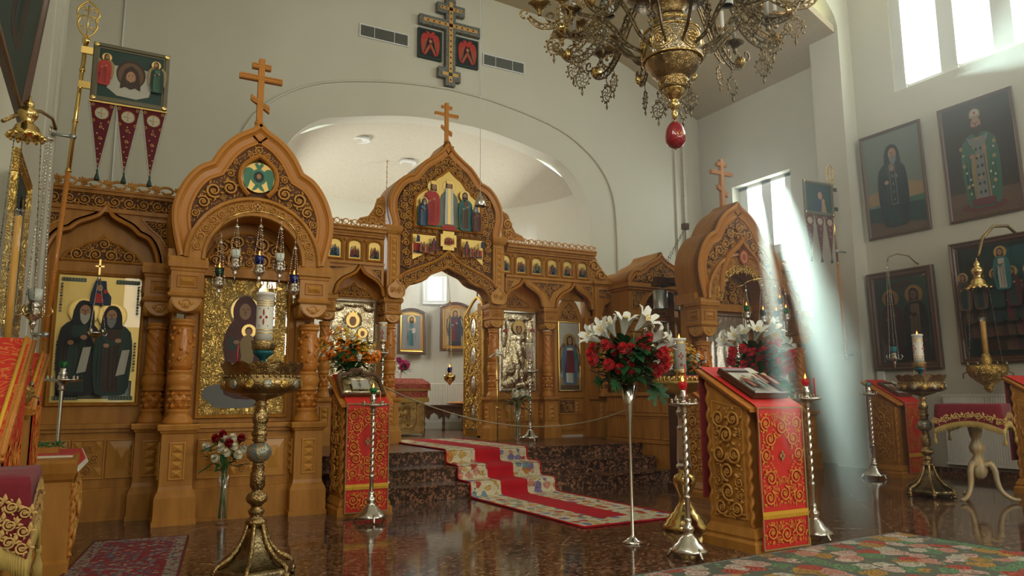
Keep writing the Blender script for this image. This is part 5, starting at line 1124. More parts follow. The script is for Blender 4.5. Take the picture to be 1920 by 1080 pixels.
mb = MB(); mb.tube([(7.8+.40*math.cos(PI-PI*i/16), 7.04-.08*math.sin(PI*i/16), 2.54+.10*math.sin(PI*i/16)) for i in range(17)], .006, 6); mb.tube([(7.4, 7.04, 2.54), (7.3, 7.25, 2.5)], .006, 6); mb.tube([(8.2, 7.04, 2.54), (8.2, 7.25, 2.5)], .006, 6); mb.tube([(8.52, 7.5, 2.17), (8.52, 7.86, 2.2)], .006, 6)
tag(mb.build('lamp_rod', brassp), 'bent brass rod carrying the lamps under the right shrine arch', 'rod')
# triangular hanging lamp before the monks' icon
t = thing('hanging_oil_lamp', 'tray lamp with white cups and gold cross hanging before the monks icon', 'oil lamp', (-.075, 7.55, 1.57))
mb = MB(); mb.lathe(0, 0, [(.001, 0), (.012, .02), (.02, .05), (.05, .075), (.075, .09), (.078, .10), (.0, .10)], 16)
for k in range(3): a = 2*PI*k/3; mb.tube([(.05*math.cos(a), .05*math.sin(a), .09), (.085*math.cos(a), .085*math.sin(a), .07), (.10*math.cos(a), .10*math.sin(a), .10)], .006, 5); mb.lathe(.06*math.cos(a), .06*math.sin(a), [(.012, .09), (.018, .13), (.0, .13)], 8, 0)
mb.build('lamp_body', silver, t)
mb = MB(); [chain(mb, (.08*math.cos(2*PI*k/3), .08*math.sin(2*PI*k/3), .10), (.012*math.cos(2*PI*k/3), .012*math.sin(2*PI*k/3), .58), .003) for k in range(3)]; mb.lathe(0, 0, [(.02, .57), (.008, .60), (.003, .62)], 10); mb.build('chains', silver, t)
mb = MB(); mb.box(-.008, .008, -.004, .004, .62, .76); mb.box(-.035, .035, -.004, .004, .69, .705); mb.box(-.006, .006, 0, .45, .74, .75); mb.build('cross_hook', brassp, t)
t = lampada((4.245, 9.5, 1.25), 'gilt lamp with blue cup hanging on long chains in the open gate', gblue, 1.25, True, .9, body=brassp)
mb = MB(); mb.lathe(0, 0, [(.001, .0), (.015, .01), (.03, .035), (.07, .07), (.082, .11), (.085, .14), (.05, .14)], 20); o = mb.build('bowl', brassp, t)
mb = MB(); mb.tube([(4.245, 9.5, 2.50), (4.30, 9.75, 2.94)], .003, 5); tag(mb.build('cord', rope), 'thin cord holding the gate lamp under the portal arch', 'cord')

# lamps on brackets by the right wall
def bracket(loc, label, pts, r, m):
    mb = MB(); mb.tube(pts, r, 8); o = mb.build('lamp_bracket', m); tag(o, label, 'bracket'); return o
bracket(None, 'thin curved dark bracket above the icon of two warriors', [(10.37, 6.47, 2.98), (10.30, 6.47, 3.0), (10.2, 6.5, 3.09), (10.08, 6.6, 3.13), (9.99, 6.68, 3.08), (9.98, 6.69, 3.02)], .010, brass)
t = lampada((9.98, 6.70, 1.47), 'silver lamp with turquoise cup on long chains before the two warriors', turq, 1.55, False, 1.1)
mb = MB()
for k in range(5): a = 2*PI*k/5; mb.tube([(.04*math.cos(a), .04*math.sin(a), .13), (.09*math.cos(a), .09*math.sin(a), .12), (.11*math.cos(a), .11*math.sin(a), .16), (.09*math.cos(a), .09*math.sin(a), .19)], .007, 5)
mb.build('side_arms', silver, t)
bracket(None, 'broad arched brass bracket over the large crowd icon', [(10.37, 5.08, 3.14), (10.28, 5.08, 3.16), (10.15, 5.1, 3.24), (10.0, 5.2, 3.24), (9.92, 5.3, 3.10), (9.9, 5.35, 2.9), (9.9, 5.36, 2.86)], .02, brass)
def bigold(loc, label, sc_=1.0, H=1.75, T=.47, rt=1):
    t = thing('gilt_hanging_lamp', label, 'hanging lamp', loc)
    mb = MB(); fl_ = lambda a, z, i: 1+.05*math.cos(12*a)
    mb.lathe(0, 0, [(.001, 0), (.03, .02), (.06, .06), (.05, .09), (.12, .14), (.20, .22), (.23, .30), (.22, .34), (.20, .36), (.0, .34)], 32, mod=fl_)
    mb.lathe(0, 0, [(.08, .34), (.05, .38), (.07, .42), (.05, .46), (.045, .5)], 20); mb.build('bowl', goldt, t)
    mb = MB(); mb.lathe(0, 0, [(.045*rt, .50), (.045*rt, .46+T), (.05*rt, .48+T), (.05*rt, .50+T), (.0, .50+T)], 18); mb.build('glass_tube', gclear, t)
    mb = MB(); mb.lathe(0, 0, [(.03, .50), (.03, .45+T), (.0, .45+T)], 14); mb.build('candle', waxy, t)
    mb = MB(); q = H-.38
    mb.lathe(0, 0, [(.13, q-.02), (.145, q), (.11, q+.03), (.09, q+.08), (.055, q+.11), (.04, q+.13), (.07, q+.17), (.08, q+.21), (.06, q+.25), (.03, q+.27), (.045, q+.29), (.03, q+.32), (.012, q+.34), (.006, q+.38)], 28, mod=fl_)
    for k in range(12): a = 2*PI*k/12; leafp(mb, (.14*math.cos(a), .14*math.sin(a), q), -PI/2, .05, .05)
    mb.build('crown', brassp, t)
    mb = MB()
    for k in range(3): mb = MB(); a = 2*PI*k/3+.4; chain(mb, (.21*math.cos(a), .21*math.sin(a), .34), (.12*math.cos(a), .12*math.sin(a), q), .006, .03); mb.build('chain', brassd, t)
    for k in range(6): mb = MB(); a = 2*PI*k/6; mb.sph((.21*math.cos(a), .21*math.sin(a), .37), (.02, .02, .035), 8, 0, 5); mb.tube([(.2*math.cos(a), .2*math.sin(a), .28), (.27*math.cos(a), .27*math.sin(a), .25), (.27*math.cos(a), .27*math.sin(a), .19)], .008, 5); mb.build('hook_knob', brassd, t)
    for o in t.children: o.scale = (sc_,)*3
    return t
bigold((9.9, 5.39, 1.10), 'big gilt lamp with candle tube hanging before the crowd icon', 1.0)
t = bigold((-.405, 4.25, .95), 'big gilt lamp with ribbed crown at the far left edge', .55, 2.98, 1.40, 1.9)
t = lampada((-.385, 5.30, 1.47), 'silver lamp with side arms hanging low on the left wall', gwhite, 1.32, False, 1.0)
mb = MB()
for k in range(6): a = 2*PI*k/6; mb.tube([(.04*math.cos(a), .04*math.sin(a), .13), (.08*math.cos(a), .08*math.sin(a), .11), (.10*math.cos(a), .10*math.sin(a), .14), (.085*math.cos(a), .085*math.sin(a), .17)], .006, 5)
mb.build('side_arms', brassp, t)
bracket(None, 'curved dark arm reaching from the left wall over the lamp', [(-.5, 4.2, 2.42), (-.44, 4.4, 2.55), (-.40, 4.8, 2.70), (-.37, 5.2, 2.80), (-.36, 5.4, 2.80), (-.375, 5.32, 2.78)], .010, brass)

# steel pendant lamps
t = thing('bell_pendant_lamp', 'small polished bell shaped pendant lamp on a long thin wire', 'pendant lamp', (4.27, 8.6, 3.60)); mb = MB(); mb.lathe(0, 0, [(.072, 0), (.074, .005), (.072, .05), (.06, .085), (.045, .10), (.04, .12), (.02, .15), (.012, .19), (.002, .21)], 28, cap=False); mb.build('shade', silver, t); mb = MB(); mb.tube([(0, 0, .2), (0, 0, 4.54)], .004, 6); mb.build('wire', whitep, t)
t = thing('double_pendant_lamp', 'dark bar with two grey cylinder shades hung on chains near the right shrine', 'hanging lamp', (7.0, 8.0, 2.63))
mb = MB(); mb.box(-.30, .30, -.04, .04, 0, .11); mb.box(-.12, .12, -.3, .3, .02, .09); o = mb.build('crossbar', woodd, t)
for x, y in ((-.21, -.0), (.165, .0)):
    mb = MB(); mb.lathe(x, y, [(.10, -.34), (.10, -.08), (.095, -.08), (.095, -.34)], 28, cap=False); mb.lathe(x, y, [(.0, -.085), (.098, -.085)], 24, cap=False); mb.tube([(x, y, -.09), (x, y, .02)], .004, 5); mb.build('cylinder_shade', steel, t)
for a, b in ((-.26, 0), (.26, 0), (0, -.28), (0, .28)): mb = MB(); chain(mb, (a, b, .1), (.30+a*.05, b*.05, .86), .006, .04); mb.build('chain', brassd, t)
mb = MB(); chain(mb, (.30, 0, .93), (.31, 0, 4.9), .006, .045); mb.build('long_chain', brassd, t)
mb = MB(); mb.box(.26, .34, -.04, .04, .85, .94); mb.build('collar', woodf, t)
t = thing('ceiling_light', 'round white recessed light in the sanctuary ceiling, left of the portal crown', 'ceiling light', (3.72, 12.2, 5.575)); mb = MB(); mb.lathe(0, 0, [(.15, .02), (.17, -.02), (.13, -.035), (.11, -.01), (.11, .02)], 28, cap=False); mb.build('ring', whitep, t); mb = MB(); mb.lathe(0, 0, [(.0, -.0), (.11, -.005)], 24, cap=False); mb.build('disc', whitep, t)
dup(t, (4.86, 12.9, 5.53), label='round white recessed light peeking out left above the portal crown')
t = thing('sanctuary_chain', 'thin brown chain hanging from the sanctuary ceiling beside the portal crown', 'chain', (4.45, 12.9, 4.6)); mb = MB(); chain(mb, (0, 0, 0), (0, 0, 1.0), .012, .05); mb.build('chain', brass, t); mb = MB(); mb.lathe(0, 0, [(.005, .9), (.04, .97), (.05, 1.0), (.03, 1.02)], 12); mb.build('hook', silver, t)

# ---------------------------------------------------------------- chandelier
t = thing('chandelier', 'huge pierced brass chandelier with round embossed body and many curved arms', 'chandelier', (4.04, 4.5, 3.21)); Z = .0
mb = MB(); mb.lathe(0, 0, [(.004, .14), (.022, .17), (.026, .20), (.012, .225), (.03, .24), (.044, .27), (.043, .29), (.028, .31), (.03, .325), (.055, .335), (.085, .37), (.095, .40), (.10, .41)], 40); mb.build('lower_bulb', brassp, t)
mb = MB(); mb.lathe(0, 0, [(.105, .405), (.118, .42), (.12, .47), (.125, .485), (.118, .495), (.135, .505), (.175, .545), (.205, .59), (.228, .635), (.238, .655)], 48, mod=lambda a, z, i: 1+.02*math.sin(18*a)); mb.build('ornate_collar', brass, t)
mb = MB()
for k in range(12): a = 2*PI*k/12; mb.tube([(.123*math.cos(a+.11*math.cos(b)/.5), .123*math.sin(a+.11*math.cos(b)/.5), .445+.02*math.sin(b)) for b in [2*PI*j/12 for j in range(13)]], .004, 4)
mb.tube([(.12*math.cos(a), .12*math.sin(a), .475) for a in [2*PI*k/36 for k in range(37)]], .005, 5); mb.build('collar_rings', brassp, t)
mb = MB(); mb.lathe(0, 0, [(.240, .655), (.246, .67), (.252, .72), (.255, .77), (.252, .82), (.240, .875), (.215, .93), (.185, .97), (.155, 1.0)], 56); o = mb.build('body', bowlg, t)
mb = MB()
for z, r in ((.66, .248), (.90, .236), (1.0, .16)): mb.tube([(r*math.cos(a), r*math.sin(a), z) for a in [2*PI*k/56 for k in range(57)]], .009, 6)
for k in range(6):
    a0 = 2*PI*k/6+.5
    for q in (.095, .072): mb.tube([((.256)*math.cos(a0+q/.25*math.cos(b)), .256*math.sin(a0+q/.25*math.cos(b)), .775+q*math.sin(b)) for b in [2*PI*j/24 for j in range(25)]], .0055, 5)
    for j in range(9): b = 2*PI*j/8; rr_ = .038 if j < 8 else 0; mb.sph((.257*math.cos(a0+rr_/.25*math.cos(b)), .257*math.sin(a0+rr_/.25*math.cos(b)), .775+rr_*math.sin(b)), .015, 7, 0, 4)
mb.build('medallion_rings', brassp, o)
mb = MB(); mb.lathe(0, 0, [(.15, 1.0), (.165, 1.02), (.12, 1.05), (.11, 1.10), (.15, 1.16), (.22, 1.22), (.24, 1.28), (.18, 1.35), (.10, 1.5), (.14, 1.8), (.05, 2.0), (.03, 3.8)], 36); mb.build('neck', brass, t)
mb = MB(); mb.lathe(0, 0, [(.16, 1.16), (.32, 1.24), (.36, 1.28), (.34, 1.32), (.18, 1.32)], 48, mod=lambda a, z, i: 1+.06*abs(math.sin(12*a))); mb.build('upper_gallery', brassd, t)
def lattice(mb, path, w_, m=0):
    """pierced flat bar: two edge rods with crossing rods between, in the radial (XZ) plane"""
    P_ = [Vector((p[0], 0, p[1])) for p in path]; e1 = []; e2 = []
    for i, p in enumerate(P_):
        d = (P_[min(i+1, len(P_)-1)]-P_[max(i-1, 0)]).normalized(); n = Vector((-d.z, 0, d.x)); ww = w_*(.45+.55*math.sin(PI*i/(len(P_)-1))); e1.append(p+n*ww); e2.append(p-n*ww)
    mb.tube(e1, .0085, 5, m); mb.tube(e2, .0085, 5, m)
    for i in range(len(P_)-1): mb.tube([e1[i], e2[i+1]], .0055, 4, m); mb.tube([e2[i], e1[i+1]], .0055, 4, m)
def curl(mb, x, z, r, a0, hand, m=0, th=.008): mb.tube([(x+r*(1-.75*k/14)*math.cos(a0+hand*k*.42), 0, z+r*(1-.75*k/14)*math.sin(a0+hand*k*.42)) for k in range(15)], [th*(1-.4*k/14) for k in range(15)], 5, m)
def pendant(mb, x, z, s=1.0, m=0):
    mb.tube([(x, 0, z), (x, 0, z-.05*s)], .005, 5, m); mb.sph((x, 0, z-.02), .014, 6, m, 4)
    for zz, r in ((-.075, .022), (-.14, .042)):
        for b in range(6 if r > .03 else 4): a = 2*PI*b/(6 if r > .03 else 4)+.3; curl(mb, x+r*.55*s*math.cos(a), z+zz*s+r*.55*s*math.sin(a), r*.5*s, a, 1, m, .0045)
    mb.tube([(x+.05*s*math.cos(a)*(1 if math.sin(a) > 0 else .85), 0, z-.14*s+.055*s*math.sin(a)) for a in [2*PI*k/14 for k in range(15)]], .005, 5, m)
    for k in range(10): a = 2*PI*k/10; mb.sph((x+.058*s*math.cos(a), 0, z-.14*s+.062*s*math.sin(a)), .008*s, 5, m, 4)
    mb.lathe(x, 0, [(.001, z-.26*s), (.010*s, z-.235*s), (.004*s, z-.22*s), (.006*s, z-.20*s)], 8, m)
def cup(mb, x, z, s=1.0, m=0): mb.lathe(x, 0, [(.012*s, z-.09*s), (.02*s, z-.075*s), (.014*s, z-.06*s), (.028*s, z-.04*s), (.05*s, z-.012*s), (.085*s, z+.006*s), (.08*s, z+.012*s), (.03*s, z), (.018*s, z+.03*s), (.022*s, z+.05*s), (.0, z+.05*s)], 24, m, mod=lambda a, zz, i: 1+(.07*abs(math.sin(8*a)) if i in (4, 5, 6) else 0))
arm_mb = MB(); A1 = smooth([(.20, 1.18), (.40, 1.18), (.54, 1.05), (.60, .90), (.68, .76), (.80, .68), (.93, .70), (1.0, .80)], 3)
lattice(arm_mb, A1, .034); curl(arm_mb, 1.03, .84, .05, -PI*.5, 1, 0, .011); curl(arm_mb, .72, .84, .05, PI, -1); curl(arm_mb, .50, 1.10, .05, 0, 1); curl(arm_mb, .90, .79, .035, PI*.9, -1)
for k in range(5): arm_mb.sph((A1[4+3*k][0]+.03, 0, A1[4+3*k][1]+.03), .013, 6, 0, 4)
A2 = smooth([(.235, .56), (.38, .62), (.50, .76), (.60, .84), (.70, .86), (.80, .88)], 3); lattice(arm_mb, A2, .018); curl(arm_mb, .56, .90, .04, -1.5, 1); cup(arm_mb, .86, .90)
pm = MB(); pendant(pm, .80, .66, 1.3)
rm = MB(); rm.M = Matrix.Translation((.93, .0, .74)) @ Matrix.Rotation(R(90), 4, 'Y'); rm.lathe(0, 0, [(.05, -.02), (.055, 0), (.03, .01), (.034, .03), (.015, .04), (0, .045)], 18, mod=lambda a, z, i: 1+.06*math.cos(8*a))
cm = MB(); cm.lathe(.86, 0, [(.016, .95), (.016, 1.20), (.012, 1.22), (.0, 1.22)], 12)
arm0 = arm_mb.build('arm', brassd, t); arm0.location.z = .17; pm0 = pm.build('pendant', brassd, arm0); rm0 = rm.build('rosette', brassp, arm0); cm0 = cm.build('candle_tube', wax, arm0)
for k in range(12):
    a = 2*PI*k/12+.13
    if k == 0: arm0.rotation_euler = (0, 0, a); continue
    c = arm0.copy(); COL.objects.link(c); c.rotation_euler = (0, 0, a)
    for g in list(arm0.children): d = g.copy(); COL.objects.link(d); d.parent = c
up_mb = MB(); A3 = smooth([(.18, 1.24), (.5, 1.26), (.72, 1.1), (.92, .93), (1.1, .90), (1.22, 1.0)], 3); lattice(up_mb, A3, .03); curl(up_mb, 1.25, 1.04, .05, -PI*.5, 1, 0, .011); cup(up_mb, 1.12, 1.10, 1.15); cup(up_mb, .92, 1.14); curl(up_mb, .8, 1.12, .05, PI, -1)
pendant(up_mb, 1.0, .90, 1.35)
u0 = up_mb.build('outer_arm', brass, t); u0.location.z = .17; d_ = MB(); d_.lathe(1.12, 0, [(.018, 1.15), (.018, 1.42), (.0, 1.42)], 12); dd = d_.build('candle_tube', wax, u0)
for k in range(12):
    a = 2*PI*k/12+.13+PI/12
    if k == 0: u0.rotation_euler = (0, 0, a); continue
    c = u0.copy(); COL.objects.link(c); c.rotation_euler = (0, 0, a); d = dd.copy(); COL.objects.link(d); d.parent = c
for k in range(4):
    q = MB(); q.M = Matrix.Rotation(2*PI*k/4+.35, 4, 'Z'); pendant(q, .15, .44, 1.2); q.build('pendant', brassd, t)
for x, y, z in ((-.464, .256, 1.07), (.42, -.232, 1.16)):
    q = MB(); q.lathe(x, y, [(.055, z), (.055, z+.30), (.0, z+.30)], 20, cap=False); q.lathe(x, y, [(.0, z+.02), (.052, z+.02)], 20, 1, cap=False); q.tube([(x, y, z+.3), (x*.4, y*.4, z+.34)], .01, 5); q.build('spotlight', [whitep, vent_dark], t)
mb = MB(); mb.lathe(4.04, 4.5, [(.001, 3.108)]+[((.085 if a < 90 else .085)*math.sin(R(a)), 3.20-.09*math.cos(R(a)) if a < 90 else 3.20-.145*math.cos(R(a))) for a in range(12, 180, 12)]+[(.001, 3.345)], 36); mb.lathe(4.04, 4.5, [(.001, 3.095), (.008, 3.10), (.008, 3.11), (.032, 3.118), (.034, 3.13), (.02, 3.13)], 20, 1)
mb.lathe(4.04, 4.5, [(.018, 3.335), (.006, 3.345), (.004, 3.54)], 12, 2)
o = mb.build('hanging_egg', [eggred, brassp, silver]); tag(o, 'glossy dark red porcelain egg hanging under the chandelier', 'egg')
mb = MB(); ea = math.atan2(-.745, -.66)
def eg(u, v): a = ea+u/.085; r = math.sqrt(max(0, 1-(v/.1)**2))*.0865; return (4.04+r*math.cos(a), 4.5+r*math.sin(a), 3.205+v)
for st in (((.008, .03), (.032, -.015)), ((.032, .03), (.008, -.015)), ((.044, .03), (.044, -.015)), ((.044, .03), (.060, .024), (.058, .012), (.044, .009)), ((.044, .009), (.064, .003), (.062, -.012), (.044, -.015))): mb.tube([eg(*p) for p in st], .0022, 5)
mb.build('gold_letters', brassp, o)

# ---------------------------------------------------------------- candle stands
def tray_scallop(a, z, i): return 1
def flowerfoot(mb, r, z1, n=6, rt=.05):
    """arched ribs sweeping down to a lobed base ring"""
    for k in range(n):
        a = 2*PI*k/n; c, s_ = math.cos(a), math.sin(a); pts = [(rt, z1), (rt*1.2, z1*.87), (r*.36, z1*.66), (r*.58, z1*.44), (r*.82, z1*.33), (r*.97, z1*.25), (r, z1*.11)]
        mb.tube([(x*c, x*s_, z) for x, z in smooth(pts, 3)], [.013+.004*(i/16) for i in range(len(smooth(pts, 3)))], 7)
        mb.box(0, 0, 0, 0, 0, 0) if 0 else None
        mb.sph((r*c, r*s_, z1*.11), (.028, .028, .024), 8, 0, 5); mb.lathe(r*c, r*s_, [(.02, 0), (.022, .02), (.018, z1*.1)], 10)
def brass_stand(loc, label, rz=0):
    t = thing('brass_candle_stand', label, 'candle stand', loc, rz); r = .24
    mb = MB(); flowerfoot(mb, r, .33); mb.build('foot_ribs', brass, t)
    mb = MB(); lob = lambda a, z, i: 1-.13*abs(math.sin(3*a))*(1 if z < .2 else .5)
    mb.lathe(0, 0, [(.235, .02), (.248, .03), (.25, .06), (.242, .078), (.225, .082), (.19, .088), (.14, .12), (.095, .18), (.065, .25), (.045, .31)], 60, mod=lob); mb.build('foot_shell', brassd, t)
    mb = MB(); mb.lathe(0, 0, [(.045, .31), (.062, .325), (.065, .34), (.045, .355), (.035, .37), (.045, .385), (.05, .40), (.03, .42), (.036, .435), (.06, .455), (.067, .475), (.055, .50), (.03, .515), (.034, .53), (.045, .545), (.046, .62), (.036, .64), (.04, .655), (.032, .675), (.04, .68), (.03, .69)], 28)
    mb.lathe(0, 0, [(.03, .81), (.045, .82), (.038, .84), (.048, .855), (.05, .87), (.036, .89), (.046, .905), (.036, .92), (.044, .93), (.05, .96), (.04, 1.0), (.028, 1.03), (.05, 1.045), (.032, 1.055), (.035, 1.07), (.13, 1.10), (.14, 1.11), (.03, 1.12)], 28); mb.build('stem', brass, t)
    mb = MB(); mb.lathe(0, 0, [(.03, .69), (.05, .70), (.072, .73), (.076, .75), (.07, .78), (.045, .805), (.03, .81)], 28); mb.build('enamel_ball', enam, t)
    mb = MB(); sc2 = lambda a, z, i: 1+(.02*abs(math.sin(7*a)))
    mb.lathe(0, 0, [(.10, 1.105), (.18, 1.115), (.225, 1.135), (.238, 1.165), (.235, 1.195), (.222, 1.215), (.22, 1.225)], 56)
    for k in range(56):
        a = 2*PI*k/56; hgt = 1.285+.022*abs(math.sin(7*a)); a2 = 2*PI*(k+1)/56; h2_ = 1.285+.022*abs(math.sin(7*a2))
        mb.add([(.22*math.cos(a), .22*math.sin(a), 1.222), (.22*math.cos(a2), .22*math.sin(a2), 1.222), (.25*math.cos(a2), .25*math.sin(a2), h2_), (.25*math.cos(a), .25*math.sin(a), hgt)], [(0, 1, 2, 3)], 0, True)
    mb.lathe(0, 0, [(.0, 1.26), (.20, 1.265), (.225, 1.25)], 32, cap=False)
    for k in range(40): a = 2*PI*k/40; mb.sph((.228*math.cos(a), .228*math.sin(a), 1.215), (.009, .009, .012), 5, 0, 4)
    o = mb.build('tray', brass, t)
    mb = MB()
    for k in range(14):
        a = 2*PI*k/14; mb.M = Matrix.Rotation(a, 4, 'Z') @ Matrix.Translation((.236, 0, 1.168)); mb.sph((0, 0, 0), (.012, .030, .030), 10, k % 2, 6)
    mb.M = None; mb.build('medallions', [enam, goldt], o)
    mb = MB(); mb.lathe(0, 0, [(.05, 1.26), (.02, 1.29), (.018, 1.32), (.03, 1.335), (.062, 1.36), (.062, 1.38), (.0, 1.38)], 28, 1); mb.lathe(0, 0, [(.06, 1.38), (.07, 1.395), (.068, 1.42), (.075, 1.44), (.06, 1.445), (.0, 1.445)], 36, 0, mod=lambda a, z, i: 1+.04*abs(math.sin(12*a)))
    mb.build('candle_cup', [brass, teal], t)
    mb = MB(); mb.lathe(0, 0, [(.052, 1.445), (.052, 1.53), (.052, 1.67), (.052, 1.73), (.058, 1.732), (.058, 1.75), (.045, 1.753), (.0, 1.74)], 28); o = mb.build('candle', wax, t)
    mb = MB()
    for z in (1.485, 1.505, 1.66, 1.675, 1.69): mb.lathe(0, 0, [(.0525, z), (.0535, z+.004), (.0525, z+.008)], 28, 0, cap=False)
    for a0 in (R(-118), R(-118)+PI*2/3, R(-118)-PI*2/3):
        for da, dz, rx, rz_ in ((0, .03, .009, .022), (0, -.03, .009, .022), (.33, 0, .014, .009), (-.33, 0, .014, .009)):
            mb.sph((.052*math.cos(a0+da), .052*math.sin(a0+da), 1.59+dz), (rx*.6, rx*.6, rz_), 8, 1, 5)
        for da in (-.5, .5):
            for dz in (-.055, .055): mb.sph((.053*math.cos(a0+da), .053*math.sin(a0+da), 1.59+dz), .0035, 5, 2, 4)
    mb.build('candle_ornament', [waxg, MATS['paint_red'], MATS['paint_navy']], o)
    fl(t, .0, 0, 1.752, 1.2)
    mb = MB(); mb.tube([(.135, .04, 1.262), (.14, .04, 1.36)], .004, 6); mb.build('thin_taper', waxy, t)
    mb = MB(); mb.tube([(-.17, -.02, 1.262), (-.165, -.02, 1.41)], .0045, 6); mb.build('thin_taper', waxr, t)
    return t
brass_stand((.889, 4.876, 0), 'big ornate brass candle stand with thick white candle in the left foreground', R(10))
t = brass_stand((7.947, 5.045, 0), 'brass candle stand with white candle before the icon of two warriors', R(40))
def candlestick(loc, label, h=1.04, base_r=.125, tray_r=.10, twist=True, gl=gred, lit=True, metal=silver, tripod=True, tall=None, rz=0):
    """slender church candlestick with twisted stem, drip tray and glass cup"""
    t = thing('silver_candle_stand', label, 'candle stand', loc, rz); b = base_r
    mb = MB(); mb.lathe(0, 0, [(b, .035), (b*1.02, .05), (b*.9, .065), (b*.80, .085), (b*.62, .10), (b*.5, .125), (b*.34, .14), (b*.24, .16), (b*.32, .18), (b*.30, .20), (b*.17, .215), (b*.2, .24), (b*.17, .26)], 32, mod=lambda a, z, i: 1+.025*math.cos(6*a))
    for k in range(3):
        a = 2*PI*k/3+.4; c, s_ = math.cos(a), math.sin(a); mb.tube([(b*.8*c, b*.8*s_, .06), (b*1.0*c, b*1.0*s_, .045), (b*1.12*c, b*1.12*s_, .015), (b*1.2*c, b*1.2*s_, .006)], [.014, .014, .012, .008], 6)
    mb.build('foot', metal, t)
    z1 = .40*h; z2 = .93*h; mb = MB(); mb.lathe(0, 0, [(.02, .25), (.016, .27), (.018, .28), (.018, z1-.03), (.026, z1-.02), (.018, z1)], 20)
    n = 20; rows = 90; vs = []; fs = []
    for i in range(rows+1):
        tt = i/rows; z = z1+tt*(z2-z1)
        for k in range(n): a = 2*PI*k/n; rr = .0165*(1+.22*math.cos(2*(a-tt*30))) if twist else .015; vs.append((rr*math.cos(a), rr*math.sin(a), z))
    for i in range(rows):
        for k in range(n): a = i*n+k; b2 = i*n+(k+1) % n; fs.append((a, b2, b2+n, a+n))
    mb.add(vs, fs, 0, True); mb.build('twisted_stem', metal, t)
    mb = MB(); mb.lathe(0, 0, [(.018, z2), (.03, z2+.012), (.02, z2+.03), (.04, h-.02), (tray_r, h-.008), (tray_r*1.03, h), (tray_r, h+.004), (.03, h+.004), (.02, h+.02), (.03, h+.04), (.034, h+.055), (.02, h+.075), (.025, h+.09), (.012, h+.10)], 32)
    for k in range(6): a = 2*PI*k/6+.3; mb.lathe(tray_r*.78*math.cos(a), tray_r*.78*math.sin(a), [(.008, h+.003), (.012, h+.012), (.008, h+.028), (.010, h+.032), (.0, h+.032)], 10)
    mb.build('drip_tray', metal, t)
    mb = MB(); g = h+.10; mb.lathe(0, 0, [(.018, g), (.028, g+.012), (.034, g+.05), (.031, g+.05), (.024, g+.014), (.001, g+.01)], 18); mb.build('glass_cup', gl, t)
    if lit: fl(t, 0, 0, g+.055, 1.2)
    return t
t = candlestick((3.58, 4.01, 0), 'silver twisted candlestick with red glass just left of the open icon lectern', 1.03, .125, .105)
mb = MB(); mb.tube([(-.03, -.06, 1.04), (-.028, -.06, 1.30)], .005, 6); mb.build('thin_taper', waxr, t); fl(t, -.028, -.06, 1.30, .6) if 0 else None
t = candlestick((4.86, 4.03, 0), 'silver twisted candlestick with red glass right of the draped lectern', 1.06, .13, .11)
mb = MB(); mb.tube([(.075, -.02, 1.06), (.075, -.02, 1.22)], .006, 6); mb.build('thin_taper', waxr, t)
t = candlestick((2.17, 6.54, 0), 'silver candlestick with green glass before the left draped lectern', 1.02, .135, .125, gl=ggreen)
mb = MB(); mb.tube([(.06, -.02, 1.02), (.06, -.02, 1.14)], .0045, 6); mb.build('thin_taper', waxy, t)
t = candlestick((9.02, 6.46, 0), 'silver candlestick with turquoise glass standing by the right wall pier', 1.10, .15, .12, gl=turq, lit=False)
t = candlestick((-.275, 7.12, 0), 'silver stand with wide tray and green glass behind the left chest', 1.24, .14, .14, gl=ggreen, lit=False, twist=False)
def bigcandle(par, x, y, z, r=.05, h=.26, lit=True, metal=silver):
    mb = MB(); mb.lathe(x, y, [(r, z), (r, z+h), (r*1.12, z+h+.003), (r*1.12, z+h+.02), (r*.85, z+h+.02), (0, z+h+.012)], 26); o = mb.build('candle', wax, par)
    mb = MB(); a0 = R(-118)
    for zz in (.02, .05, .90, .94): mb.lathe(x, y, [(r*1.005, z+h*zz), (r*1.02, z+h*zz+.004), (r*1.005, z+h*zz+.008)], 26, 0, cap=False)
    for j, zz in enumerate((.5, .22)):
        s_ = 1 if j == 0 else .5
        for da, dz in ((0, .02*s_), (0, -.02*s_), (.3*s_, 0), (-.3*s_, 0)): mb.sph((x+r*math.cos(a0+da), y+r*math.sin(a0+da), z+h*zz+dz), (.006, .006, .014*s_), 6, 1, 4)
    for k in range(18): a = 2*PI*k/6; mb.sph((x+r*math.cos(a), y+r*math.sin(a), z+h*(.3+.2*(k//6))), .003, 5, 2, 4)
    mb.build('candle_ornament', [waxg, MATS['paint_red'], MATS['paint_teal']], o)
    if lit: fl(par, x, y, z+h+.02, 1.2)
t = candlestick((5.42, 9.3, PLAT), 'silver candlestick with white candle before the enthroned figure icon', .98, .135, .14, gl=silver, lit=False); bigcandle(t, 0, 0, 1.13, .048, .24, False)
t = candlestick((2.36, 7.05, 0), 'candlestick carrying a pale pillar candle behind the orange flowers', 1.40, .12, .08, gl=silver, lit=False); bigcandle(t, 0, 0, 1.52, .04, .19, False); t.location = (2.62, 7.62, .155)
